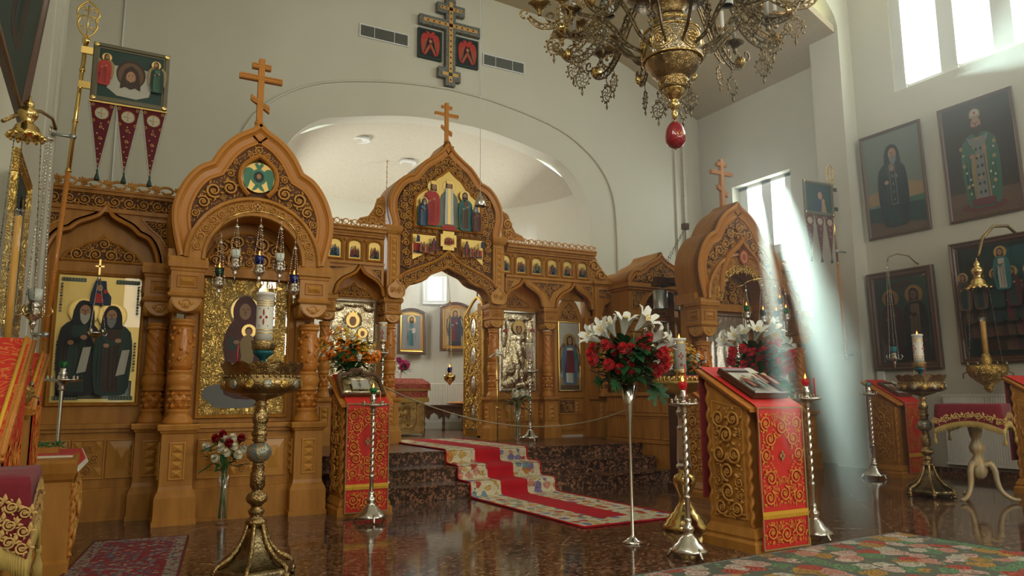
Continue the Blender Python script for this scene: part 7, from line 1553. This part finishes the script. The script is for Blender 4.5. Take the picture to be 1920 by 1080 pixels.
# ---------------------------------------------------------------- left foreground
for (y0, d, zf, zb, lab) in ((3.15, .95, .90, 1.36, 'near'), (4.40, .80, 1.04, 1.35, 'far')):
    t = thing('icon_lectern', ('draped lectern cut by the left edge, the one nearer the camera' if lab == 'near' else 'second draped lectern at the left edge, farther from the camera'), 'lectern', (-.385, y0, 0)); a = (zb-zf)/d; mb = MB(); mb.box(-.08, .08, .08, d-.06, 0, zf-.06); mb.add([(-.08, .08, zf-.06), (.08, .08, zf-.06), (.08, d-.06, zf-.06), (-.08, d-.06, zf-.06), (.08, d-.06, zb-.06), (-.08, d-.06, zb-.06)], [(0, 3, 2, 1), (0, 1, 4, 5), (1, 2, 4), (2, 3, 5, 4), (3, 0, 5)]); mb.build('body', wood, t)
    mb = MB(); mb.add([(-.10, 0, zf-.035), (.10, 0, zf-.035), (.10, d, zb-.035), (-.10, d, zb-.035), (-.10, 0, zf), (.10, 0, zf), (.10, d, zb), (-.10, d, zb)], [(0, 3, 2, 1), (4, 5, 6, 7), (0, 1, 5, 4), (1, 2, 6, 5), (2, 3, 7, 6), (3, 0, 4, 7)]); mb.tube([(.10, 0, zf-.01), (.10, d, zb-.01)], .012, 6); mb.tube([(.10, 0, zf-.03), (.10, d, zb-.03)], .010, 6); mb.build('sloping_top', woodp, t)
    c = thing('brocade_cloth', ('red brocade over the nearer of the two left edge lecterns' if lab == 'near' else 'red brocade over the farther of the two left edge lecterns'), 'cloth', (-.385, y0, 0)); mb = MB()
    mb.add([(-.09, .03, zf+.03*a+.004), (.085, .03, zf+.03*a+.004), (.085, d-.0, zb+.004), (-.09, d, zb+.004)], [(0, 1, 2, 3)]); X1 = .088
    mb.add([(X1, .25*d, zf+.25*d*a-.05), (X1, d-.02, zb-.05), (X1, d-.02, zf-.33), (X1, .25*d, zf-.40)], [(0, 1, 2, 3)]); mb.build('cloth', brokw, c, recalc=False)
    M_ = Matrix.Translation((X1+.004, d/2, 0)) @ Matrix.Rotation(R(90), 4, 'Z'); mb = onplane(M_); damask(mb, -.24*d, d*.46, zf-.36, zf+.05, 6, False); mb.build('woven_ornament', [brokg], c)
    mb = MB(); mb.tube([(.07, .03, zf+.03*a+.01), (.07, d, zb+.01)], .008, 5); mb.build('gold_band', goldtrim, c)
t = thing('carved_chest', 'carved oak chest with rope columns by the left wall', 'chest', (-.285, 6.22, 0), 0); mb = MB()
mb.stack(0, 0, [(0, .36, 1.32), (.07, .36, 1.32), (.09, .34, 1.26), (.56, .33, 1.22), (.58, .35, 1.28), (.62, .37, 1.32), (.68, .37, 1.34), (.70, .35, 1.28)]); mb.build('body', wood, t)
for y in (-.6, .6): mb = MB(); mb.tube([(.175+.008*math.cos(k*.9), y+.008*math.sin(k*.9), .10+.45*k/40) for k in range(41)], .016, 6); mb.build('rope_column', woods, t)
mb = onplane(Matrix.Translation((.175, 0, 0)) @ Matrix.Rotation(R(90), 4, 'Z')); pack(mb, rect(-.52, .52, .14, .52), 0, .10, .04, random.Random(3), tries=700); mb.build('carved_side', [woodc, wood], t)
t = thing('altar_cloth', 'red and cream cloth with gold edge lying over the chest', 'cloth', (-.315, 6.22, .70), R(-3)); mb = MB(); mb.box(-.20, .19, -.3, .55, .0, .006); mb.add([(.19, -.3, .006), (.19, .55, .006), (.225, .55, -.07), (.225, -.3, -.07)], [(0, 1, 2, 3)]); mb.build('cloth', brok, t, recalc=False); mb = MB(); mb.box(-.2, .2, -.36, -.29, .0, .009); mb.add([(.19, .55, .008), (.19, .62, .008), (.24, .62, -.10), (.24, -.36, -.10), (.22, -.3, -.06), (.22, .55, -.06)], [(0, 1, 2, 3, 4, 5)]); mb.build('cream_edge', rosew, t)
t = thing('palm_tray', 'small wooden tray of green sprigs on the chest', 'tray', (-.33, 6.35, .707)); mb = MB(); mb.box(-.1, .1, -.12, .12, 0, .04); mb.build('tray', wood, t); mb = MB(); rr = random.Random(2)
for k in range(40): a = rr.uniform(0, 2*PI); leafp(mb, (rr.uniform(-.1, .12), rr.uniform(-.12, .12), .045+rr.uniform(0, .02)), a, .04, .015)
mb.build('sprigs', leaf, t)
t = thing('low_stand', 'small low stand under the fringed velvet at the left edge', 'stand', (-.32, 2.75, 0)); mb = MB(); mb.stack(0, 0, [(0, .26, .36), (.05, .26, .36), (.06, .22, .32), (.80, .22, .32), (.82, .26, .40), (.845, .26, .40)]); mb.build('body', wood, t)
velvet_cover((-.32, 2.75, 0), 'crimson velvet with gold scrolls and long fringe in the left corner', .32, .46, .865, 0, .15, 8, 0, .07, .55, (.30, .62, .92))

# ---------------------------------------------------------------- rugs
def rug(name, label, loc, rz, w_, d, field, border, bw, edge, fr=False):
    t = thing(name, label, 'rug', loc, rz); mb = MB(); mb.box(-w_/2+bw, w_/2-bw, -d/2+bw, d/2-bw, 0, .0095); mb.build('field', field, t)
    mb = MB()
    for a in ((-w_/2, w_/2, -d/2, -d/2+bw), (-w_/2, w_/2, d/2-bw, d/2), (-w_/2, -w_/2+bw, -d/2+bw, d/2-bw), (w_/2-bw, w_/2, -d/2+bw, d/2-bw)): mb.box(*a, 0, .0095)
    mb.build('border', border, t); mb = MB(); P_ = [(-w_/2, -d/2), (w_/2, -d/2), (w_/2, d/2), (-w_/2, d/2)]
    for i in range(4): a, b = P_[i], P_[(i+1) % 4]; mb.tube([(a[0], a[1], .006), (b[0], b[1], .006)], .008, 6)
    mb.build('edging', edge, t)
    if fr:
        mb = MB(); [mb.tube([(-w_/2+w_*k/60, d/2, .006), (-w_/2+w_*k/60+.004, d/2+.03, .004)], .003, 4) for k in range(61)]; mb.build('fringe', rosew, t)
    return t
rug('rose_rug', 'large dark rug woven with big pink roses at the lower right', (3.9, 2.42, 0), R(2.2), 3.5, 2.72, rug_floral, rug_floral, .22, stoneg)
t = rug('persian_rug', 'small red persian rug with fringed end at the lower left', (.235, 5.72, 0), R(-8), .66, 1.85, persian, persianb, .09, MATS['paint_darkred'], True)
mb = MB(); mb.lathe(0, .1, [(.0, .0105), (.14, .0105), (.15, .0098)], 8, cap=False); mb.build('centre_medallion', MATS['paint_ochre'], t) if 0 else None
# red runner with flowered borders flowing down the steps
PR = [(5.30, .010), (7.40, .010), (7.455, .022), (7.468, .06), (7.468, .125), (7.482, .158), (7.52, .166), (7.74, .166), (7.79, .176), (7.80, .22), (7.80, .285), (7.815, .315), (7.85, .322), (8.07, .322), (8.12, .332), (8.13, .37), (8.13, .44), (8.145, .470), (8.18, .477), (9.3, .477), (10.35, .477)]
PRt = []
for i in range(len(PR)-1):
    for k in range(4): PRt.append((PR[i][0]+(PR[i+1][0]-PR[i][0])*k/4, PR[i][1]+(PR[i+1][1]-PR[i][1])*k/4))
PRt.append(PR[-1])
t = thing('stair_runner', 'red runner with cream flowered borders flowing down the granite steps', 'carpet', (4.14, 0, 0)); t['label'] = 'red runner with cream flowered borders flowing down the granite steps'
def strip(x0, x1, name, m, ya=5.3, yb=10.35, lift=0):
    mb = MB(); vs = []; pts = [p for p in PRt if ya-1e-6 <= p[0] <= yb+1e-6]; pts = ([] if abs(pts[0][0]-ya) < .001 else [(ya, .010)])+pts+([(yb, .010)] if yb < 6 else [])
    for y, z in pts: vs += [(x0, y, z+lift), (x1, y, z+lift)]
    mb.add(vs, [(2*i, 2*i+1, 2*i+3, 2*i+2) for i in range(len(pts)-1)], 0, True); return mb.build(name, m, t, recalc=False)
strip(-.54, -.17, 'flowered_border', run_floral); strip(.17, .54, 'flowered_border', run_floral); strip(-.17, .17, 'red_centre', runred, 5.62, 10.35, .0005); strip(-.17, .17, 'flowered_border', run_floral, 5.3, 5.62)
mb = MB(); [mb.tube([(x, y, z) for y, z in PRt], .010, 6) for x in (-.545, .545)]; mb.tube([(-.545, 5.295, .009), (.545, 5.295, .009)], .010, 6); mb.build('edging', runred, t)

# ---------------------------------------------------------------- doors, sanctuary furniture
t = thing('royal_gate_leaf', 'open gilded openwork leaf of the holy doors with oval silver medallions', 'gate', (5.0, 10.62, PLAT+.02), R(-90)); H_ = 1.98; W_ = .66
mb = MB(); top_ = smooth([(0, H_-.10), (.12, H_-.02), (.30, H_+.10), (.45, H_+.16), (.58, H_+.10), (W_, H_+.02)], 3)
mb.sweep([(0, 0)]+top_+[(W_, 0)], [(0, -.02), (0, .02), (-.03, .02), (-.03, -.02)], True); mb.box(0, W_, -.008, .004, 0, .10); mb.build('gilded_frame', gold, t)
mb = MB(); rr = random.Random(6); P_ = [(.03, .12), (W_-.03, .12), (W_-.03, H_-.02), (.03, H_-.12)]; hs = [ell(W_/2, z, .11, .17, 14) for z in (.35, .78, 1.22, 1.66)]; pack(mb, P_, -.002, .06, .028, rr, tries=1800, holes=hs, sym=False)
for h_ in hs: mb.sweep(h_, [(0, -.002), (0, -.018), (.014, -.018), (.014, -.002)], True)
for k in range(60): mb.sph((.02 if k % 2 else W_-.02, -.022, .1+.031*k), .008, 5, 0, 4)
o = mb.build('openwork', [gold, goldt], t)
for z in (.35, .78, 1.22, 1.66): mb = MB(); mb.sph((W_/2, -.004, z), (.09, .015, .145), 16, 0, 8); mb.sph((W_/2, -.018, z), (.035, .012, .08), 10, 0, 6); mb.build('silver_medallion', silverc, o)
mb = MB(); mb.tube([(.45, 0, H_+.14), (.45, 0, H_+.34)], .012, 6); mb.M = Matrix.Translation((.45, 0, 0)); [curl(mb, x, z, .04, a, h_) for x, z, a, h_ in ((-.05, H_+.26, 0, 1), (.05, H_+.26, PI, -1), (-.04, H_+.33, 0, 1), (.04, H_+.33, PI, -1), (0, H_+.40, -1.5, 1))]; mb.build('finial', silver, t)
t = thing('deacon_door', 'oak side door with carved lace head and winged archangel panel', 'door', (6.52, 9.93, PLAT)); mb = MB(); dh = smooth([(0, 2.26), (.04, 2.20), (.13, 2.13), (.20, 2.02), (.26, 1.86)], 3); mb.prism([(-.27, .03)]+mir(dh)+[(.27, .03)], 0, .04); mb.box(-.25, .25, -.012, 0, .10, .30); mb.box(-.27, .27, -.02, 0, .60, .645); mb.build('leaf', wood, t)
mb = MB(); dk = mir([(x*.75, 1.80+(z-1.86)*.82+.03) for x, z in dh]); pack(mb, dk, -.002, .055, .02, random.Random(9), tries=700); mb.sweep(dk+[dk[0]], [(0, 0), (0, -.015), (-.01, -.015), (-.01, 0)]); framem(mb, -.2, .2, .36, .57, 0, .012, .012); pack(mb, rect(-.19, .08, .37, .56), -.002, .05, .02, random.Random(3), tries=300, sym=False); [mb.pyr(.14, .40+.055*k, .07, .05, 0, .02) for k in range(3)]; mb.build('carving', [woodc, wood_shade], t)
mb = MB(); framem(mb, -.195, .195, .72, 1.79, 0, .022, .02); mb.build('panel_frame', gold, t); mb = MB(); mb.box(-.195, .195, -.008, 0, .72, 1.79); mb.build('panel', MATS['paint_pale'], t); P = Paint(-.009); P.p(rect(-.18, .18, .73, .93), 'ochre'); P.p(rect(-.18, .18, .73, .80), 'brown'); figure(P, 0, .80, .80, 'white', 'blue', wings='brown', folds='navy', skin='skin'); P.e(.10, 1.27, .05, .055, 'teal'); P.p([(-.09, 1.0), (.09, 1.0), (.06, 1.35), (-.06, 1.35)], 'darkred'); P.build('archangel_painting', t)
mb = MB(); [mb.box(.262, .30, -.02, .01, z, z+.10) for z in (.40, 1.55)]; mb.build('hinge', silver, t)
mb = MB(); mb.box(6.785, 6.93, 9.86, 9.98, PLAT, 2.9); mb.box(6.20, 6.245, 9.86, 9.98, PLAT, 2.6); mb.box(6.20, 6.80, 9.9, 9.98, 2.62, 2.9); tag(mb.build('door_casing', wood), 'oak casing around the archangel side door', 'door frame')
t = thing('processional_staff', 'slim gilded staff with curved silver head leaning by the gate column', 'staff', (4.95, 9.42, PLAT)); mb = MB(); mb.tube([(0, 0, 0), (0, 0, 1.22)], .011, 8); [mb.lathe(0, 0, [(.012, z), (.02, z+.01), (.02, z+.03), (.012, z+.04)], 12) for z in (.45, .85)]; mb.build('shaft', brassp, t); mb = MB(); mb.tube([(.13*math.cos(a), 0, 1.12+.12*math.sin(a)) for a in [R(25+130*k/14) for k in range(15)]], .013, 7); mb.box(-.02, .02, -.01, .01, 1.20, 1.30); mb.build('curved_head', silver, t)
t = thing('altar_table', 'altar with embossed gilt front seen through the open gate', 'altar', (4.02, 11.9, PLAT)); mb = MB(); mb.box(-.62, .68, -.38, .5, .03, .78); mb.build('embossed_body', brass, t); mb = MB(); mb.tube([(.55, -.39, .72), (.55, -.39, .22), (.48, -.39, .14), (.2, -.39, .12), (-.4, -.39, .12)], .012, 6); rr = random.Random(5); [scroll(mb, -.5+.1*(k % 10), .22+.11*(k//10), .045, -.385, rr, 0, 1) for k in range(50)]; mb.build('relief_border', goldt, t)
t = thing('altar_cover', 'red and gold brocade cover with gold fringe on the altar', 'cloth', (4.02, 11.9, PLAT+.78)); mb = MB(); mb.box(-.66, .72, -.42, .54, -.18, .02); mb.build('lower_cloth', redgold, t); mb = MB(); mb.stack(.02, .05, [(-.02, 1.45, 1.04), (.06, 1.45, 1.04), (.09, 1.40, 1.0), (.15, 1.2, .9)]); mb.build('upper_cloth', redgold, t); mb = MB(); mb.box(-.70, .76, -.46, .56, -.05, -.015); mb.box(-.68, .74, -.44, .55, -.24, -.16); mb.build('fringe', fringe, t)
t = thing('sanctuary_bench', 'low oak bench with carved arcaded front behind the altar', 'bench', (6.1, 13.05, PLAT)); mb = MB(); mb.box(-.9, .8, -.2, .2, .44, .48); mb.build('seat', woodd, t)
for x in (-.85, -.45, -.05, .35, .75): mb = MB(); mb.lathe(x, -.15, [(.03, 0), (.035, .04), (.02, .08), (.035, .14), (.02, .2), (.03, .26), (.035, .30)], 12); mb.box(x-.04, x+.04, -.19, .15, .30, .44); mb.build('leg', woodf, t)
mb = MB(); [mb.prism([(x+.04, .44), (x+.04, .26), (x+.10, .22), (x+.13, .30), (x+.2, .34), (x+.27, .30), (x+.30, .22), (x+.36, .26), (x+.36, .44)], -.17, -.15) for x in (-.85, -.45, -.05, .35)]; mb.build('arcaded_apron', woodf, t)
mb = MB(); mb.sph((0, 0, 0), (.40, .16, .035), 18, 0, 8); o = mb.build('seat_cushion', sofr); o.location = (6.15, 13.03, .465+.48+.032); tag(o, 'red patterned cushion lying on the sanctuary bench', 'cushion')
def radiator(loc, rz, w_, h_, label):
    t = thing('panel_radiator', label, 'radiator', loc, rz); mb = MB(); mb.box(-w_/2, w_/2, -.06, 0, 0, h_); mb.box(-w_/2-.01, w_/2+.01, -.07, .0, h_-.03, h_); mb.box(-w_/2-.01, w_/2+.01, -.075, .0, 0, .035); mb.build('body', radg, t); mb = MB(); n = int(w_/.033); [mb.box(-w_/2+w_*(k+.25)/n, -w_/2+w_*(k+.75)/n, -.072, -.06, .045, h_-.04) for k in range(n)]; mb.build('ribs', radg, t)
radiator((6.05, 13.45, PLAT+.15), R(-10), 1.2, .75, 'ribbed white radiator on the sanctuary wall behind the bench'); radiator((10.37, 5.60, .14), R(-90), 1.30, .95, 'ribbed white radiator under the crowd icon on the right wall')
t = thing('wall_socket', 'small white socket box with cable trunking beside the right wall pier', 'socket', (10.37, 7.18, 1.27), R(-90)); mb = MB(); mb.box(-.05, .05, -.05, 0, 0, .17); mb.build('box', whitep, t); mb = MB(); mb.box(-.012, .012, -.02, 0, -1.12, 0); mb.build('trunking', whitep, t)
# choir enclosure beside the steps and its desk
t = thing('choir_screen', 'panelled oak choir enclosure standing at the right end of the steps', 'choir stall', (6.52, 7.5, 0)); mb = MB(); x1 = .78
mb.box(0, .06, 0, 1.45, .0, 1.12); mb.box(0, x1, 0, .06, 0, 1.12); mb.box(-.03, .08, -.03, 1.47, 0, .16); mb.box(-.03, x1, -.03, .08, 0, .16); mb.box(-.02, .07, -.02, 1.46, .16, .20); mb.box(-.02, x1, -.02, .07, .16, .20)
for z in (.46, .82): mb.box(-.018, .02, -.018, 1.46, z, z+.035); mb.box(-.018, x1, -.018, .02, z, z+.035)
mb.box(-.04, .10, -.04, 1.47, 1.09, 1.14); mb.box(-.04, x1, -.04, .10, 1.09, 1.14); mb.build('body', wood, t)
mb = MB(); mb.M = Matrix.Rotation(R(-90), 4, 'Z')
for z0_, z1_ in ((.53, .79), (.88, 1.06)):
    for a, b in ((-.22, -.08), (-.62, -.28), (-.76, -.66), (-1.16, -.82), (-1.38, -1.24)): framem(mb, a, b, z0_, z1_, 0, .016, .014)
mb.M = None
for z0_, z1_ in ((.53, .79), (.88, 1.06)): framem(mb, .10, .22, z0_, z1_, 0, .016, .014); framem(mb, .30, .62, z0_, z1_, 0, .016, .014)
mb.build('raised_panels', wood, t)
t = thing('choir_desk', 'brown sloping music desk on the choir enclosure with white sheets', 'desk', (6.62, 8.05, 1.14)); mb = MB(); mb.box(-.03, .03, .0, .06, 0, .30)
mb.add([(-.32, -.22, .22), (.36, -.22, .22), (.36, .28, .44), (-.32, .28, .44), (-.32, -.22, .26), (.36, -.22, .26), (.36, .28, .48), (-.32, .28, .48)], [(0, 3, 2, 1), (4, 5, 6, 7), (0, 1, 5, 4), (1, 2, 6, 5), (2, 3, 7, 6), (3, 0, 4, 7)]); mb.box(-.33, .37, -.25, -.20, .20, .30); mb.build('desk', woodf, t)
t = thing('music_sheets', 'white sheets of paper lying on the choir desk', 'paper', (6.80, 8.02, 1.14)); mb = MB(); mb.add([(-.1, -.18, .285), (.16, -.18, .285), (.16, .18, .445), (-.1, .18, .445)], [(0, 1, 2, 3)]); mb.build('sheet', paper, t, recalc=False); t['label'] = 'white sheets of paper lying on the choir desk'
# barrier rope
mb = MB(); A, B = Vector((2.42, 7.60, 1.30)), Vector((6.49, 8.25, .95)); pts = []
for k in range(33): u = k/32; p = A.lerp(B, u); p.z -= 1.55*u*(1-u)*1.0; pts.append(p)
mb.tube(pts, .007, 6); tag(mb.build('barrier_rope', rope), 'slack cord stretched across the steps as a barrier', 'rope')
# church banners on poles
def banner(pole, px, flag_loc, w_, h_, label, plabel, rz, side, brk, paint, tails):
    (xb, zb), (xt, zt) = pole; t = thing('church_banner', label, 'banner', flag_loc, rz)
    mb = MB(); framem(mb, -w_/2+.05, w_/2-.05, .05, h_-.05, 0, .05, .03); o = mb.build('frame', bannerf, t); mb = MB(); [mb.lathe(0, 0, [(0, 0)]) if 0 else mb.sph((sx*(w_/2-.025), -.03, z), (.022, .008, .022), 12, 0, 5) for sx in (-1, 1) for z in (.025, h_-.025)]; mb.build('corner_boss', brassp, o)
    mb = MB(); mb.box(-w_/2+.02, w_/2-.02, -.008, .02, .02, h_-.02); mb.build('panel', MATS['paint_darkgreen'], t); P = Paint(-.009); paint(P, w_-.1, h_-.1, .05); P.build('painting', t)
    for i in range(3):
        cx = -w_/2+w_*(i+.5)/3; hw = w_/6*.92; mb = MB(); mb.prism([(cx-hw, .0), (cx, -tails), (cx+hw, 0)], -.004, .004); o = mb.build('velvet_tail', winev, t)
        mb = MB()
        mb.sph((cx, -.006, -.10), (.055, .005, .055), 18, 1, 6)
        for k in range(9): mb.sph((cx+.03*math.sin(k*2.3)*(1-k/10), -.006, -.19-.045*k), (.007, .003, .007), 6, 0, 4)
        for dx, dz in ((-.07, -.03), (.07, -.03), (-.06, -.17), (.06, -.17), (0, -.22), (0, -.32)):
            for b in range(6): mb.sph((cx+dx+.010*math.cos(b), -.006, dz+.010*math.sin(b)), (.005, .003, .005), 5, 0, 4)
        mb.tube([(cx+.05*math.cos(a), -.009, -.10+.05*math.sin(a)) for a in [2*PI*k/18 for k in range(19)]], .004, 4, 0); mb.tube([(cx-.03, -.011, -.10), (cx+.03, -.011, -.10)], .004, 4, 0); mb.tube([(cx, -.011, -.135), (cx, -.011, -.06)], .004, 4, 0)
        mb.build('embroidery', [goldem, MATS['paint_pale']], o)
        mb = MB()
        for s_ in (-1, 1):
            for k in range(34): u = k/33; x = cx+s_*hw*(1-u); z = -tails*u; mb.tube([(x, 0, z), (x+s_*.018, 0, z-.012)], .003, 3)
        mb.build('edge_fringe', MATS['paint_pale'], o)
        mb = MB(); mb.lathe(cx, 0, [(.004, -tails+.01), (.009, -tails-.01), (.006, -tails-.02), (.02, -tails-.07), (.022, -tails-.09), (.0, -tails-.09)], 10); mb.build('tassel', MATS['paint_darkgreen'], o)
    mb = MB(); mb.box(-w_/2, w_/2, -.02, .012, -.01, .006)
    mb.build('rail', brassp, t)
    for z in (.1, h_-.12): mb = MB(); mb.box(*( (-w_/2-.09, -w_/2+.03) if side < 0 else (w_/2-.03, w_/2+.09)), -.012, .012, z, z+.06); mb.build('clamp', brassp, t)
    y = flag_loc[1]; p = thing('banner_pole', plabel, 'pole', (0, 0, 0)); A, B = Vector((xb, px, zb)), Vector((xt, px, zt)); m_ = A.lerp(B, .55)
    mb = MB(); mb.tube([A, m_], .020, 10); mb.build('wooden_shaft', woodp, p); mb = MB(); mb.tube([m_, B], .018, 10); mb.sph(B+Vector((0, 0, .02)), .035, 12, 0, 8); [mb.lathe(A.lerp(B, u).x, px, [(.024, A.lerp(B, u).z), (.026, A.lerp(B, u).z+.01), (.024, A.lerp(B, u).z+.02)], 12) for u in (.55, .72, .9)]; mb.build('brass_shaft', brassp, p)
    mb = MB(); c_ = B+Vector((0, 0, .05)); mb.M = Matrix.Translation(c_); mb.tube([(-.0, 0, 0), (0, 0, .30)], .006, 5); mb.tube([(-.05, 0, .20), (.05, 0, .20)], .005, 5); mb.tube([(-.03, 0, .25), (.03, 0, .25)], .005, 5)
    for s_ in (-1, 1):
        mb.tube([(s_*x, 0, z) for x, z in smooth([(0, .0), (.05, .05), (.075, .12), (.06, .17), (.085, .22), (.06, .29), (.0, .34)], 3)], .008, 5)
        for x, z in ((.05, .08), (.06, .17), (.045, .26)): curl(mb, s_*x, z, .03, 0 if s_ < 0 else PI, -s_, 0, .006)
    mb.build('openwork_finial', gold, p)
    for (z, xw) in brk:
        mb = MB(); u = (z-zb)/(zt-zb); q = A.lerp(B, u); mb.tube([q, (xw, px, z)], .014, 8); mb.sph(q, .03, 10, 0, 6); mb.build('wall_bracket', steel, p)
def pt_face(P, w_, h_, o):
    P.p(rect(-w_/2, w_/2, o, o+h_), 'darkgreen'); P.p([(-.16, o+.30), (.14, o+.30), (.19, o+.24), (.15, o+.06), (.05, o+.02), (-.10, o+.03), (-.18, o+.09), (-.14, o+.2)], 'pale'); P.e(0, o+.24, .115, .13, 'darkbrown', 22); P.e(0, o+.23, .10, .115, 'brown', 22)
    P.p(smooth([(-.05, o+.28), (-.07, o+.2), (-.08, o+.1), (-.04, o+.12), (0, o+.1), (.04, o+.12), (.08, o+.1), (.07, o+.2), (.05, o+.28), (0, o+.32)], 2), 'hair'); P.e(0, o+.21, .038, .058, 'skin', 14); P.p([(-.035, o+.19), (0, o+.12), (.035, o+.19), (0, o+.165)], 'hair')
    for s_ in (-1, 1): P.e(s_*.015, o+.225, .006, .004, 'black', 6); figure(P, s_*.205, o+.10, .29, 'red' if s_ < 0 else 'green', 'red' if s_ < 0 else 'darkgreen', wings='ochre', halo='brown', turn=-s_)
def pt_moth(P, w_, h_, o):
    P.p(rect(-w_/2, w_/2, o, o+h_), 'darkgreen'); P.p(smooth([(-.14, o), (-.12, o+.14), (-.06, o+.24), (.0, o+.36), (.07, o+.36), (.10, o+.26), (.08, o+.14), (.14, o)], 2), 'navy'); P.e(.03, o+.26, .045, .06, 'skin'); P.e(.09, o+.17, .035, .045, 'skin'); P.p([(.04, o), (.15, o), (.13, o+.13), (.06, o+.14)], 'ochre')
banner(((-.42, 1.55), (-.305, 4.13)), 7.05, (.055, 7.0, 3.605), .60, .53, 'church banner with bearded face icon and three wine tails, left', 'banner pole in wood and brass fixed to the left pier', R(0), -1, [(3.28, -.5), (1.6, -.5)], pt_face, .60)
banner(((9.93, 1.62), (9.84, 4.30)), 7.45, (9.49, 7.42, 3.82), .62, .53, 'church banner with mother and child icon beside the right window', 'banner pole in wood and brass fixed to the right pier', R(-4), 1, [(3.3, 10.08), (1.7, 10.08)], pt_moth, .64)

# ---------------------------------------------------------------- incense haze in the air of the chancel and nave
hz = bpy.data.materials.new('incense_haze'); hz.use_nodes = True; nt = hz.node_tree; nt.nodes.clear()
o_ = nt.nodes.new('ShaderNodeOutputMaterial'); vsn = nt.nodes.new('ShaderNodeVolumeScatter'); vsn.inputs['Density'].default_value = .035; vsn.inputs['Anisotropy'].default_value = .75; vsn.inputs['Color'].default_value = (.93, 1, .96, 1)
nt.links.new(vsn.outputs[0], o_.inputs['Volume'])
mb = MB(); mb.box(3.5, 6.9, 11.4, 13.1, .5, 4.6); o = mb.build('incense_haze', hz); tag(o, 'thin haze inside the sanctuary behind the gate', 'haze', None, 'stuff')
mb = MB(); mb.box(3.2, 10.05, 2.8, 7.28, .02, 4.9); o = mb.build('incense_haze', hz); tag(o, 'thin incense haze in the nave air where the light beams fall', 'haze', None, 'stuff')
mb = MB(); mb.box(7.0, 10.05, 7.29, 8.7, .02, 4.9); o = mb.build('incense_haze', hz); tag(o, 'thin incense haze hanging in the air, lit by the window beams', 'haze', None, 'stuff')

# ---------------------------------------------------------------- groups of look-alikes
GR = {'hanging_oil_lamp': 'oil lamps hanging before the icons', 'silver_candle_stand': 'silver candlesticks standing on the floor', 'icon_lectern': 'draped oak lecterns', 'brocade_cloth': 'red brocade cloths on the lecterns',
      'hanging_picture': 'framed paintings on the side walls', 'seraph_panel': 'seraph panels beside the wall cross', 'ventilation_grille': 'ventilation grilles high on the back wall', 'church_banner': 'church banners on poles',
      'banner_pole': 'poles of the church banners', 'trumpet_vase': 'tall silver trumpet vases', 'flower_bouquet': 'flower arrangements', 'glass_vase': 'glass vases on the floor', 'brass_candle_stand': 'ornate brass candle stands',
      'lectern_icon': 'icons lying on the lecterns', 'ceiling_light': 'round lights in the sanctuary ceiling', 'flower_stand': 'dark flower stands', 'flower_pot': 'flower pots on the stands', 'sanctuary_icon': 'arched icons on the sanctuary wall',
      'carved_icon_shrine': 'tall carved icon shrines', 'icon_screen_wing': 'outer wings of the icon screen', 'icon_screen': 'parts of the middle icon screen', 'velvet_cloth': 'crimson velvet covers', 'gilt_hanging_lamp': 'big gilt hanging lamps',
      'lamp_bracket': 'curved lamp brackets on the walls', 'lamp_rod': 'brass rods carrying the shrine lamps', 'communion_icon': 'two supper scenes over the gate', 'panel_radiator': 'white panel radiators', 'silver_covered_icon': 'icons under embossed metal covers'}
for o in COL.objects:
    if o.parent is None and 'label' in o and 'group' not in o and o.name.split('.')[0] in GR: o['group'] = GR[o.name.split('.')[0]]
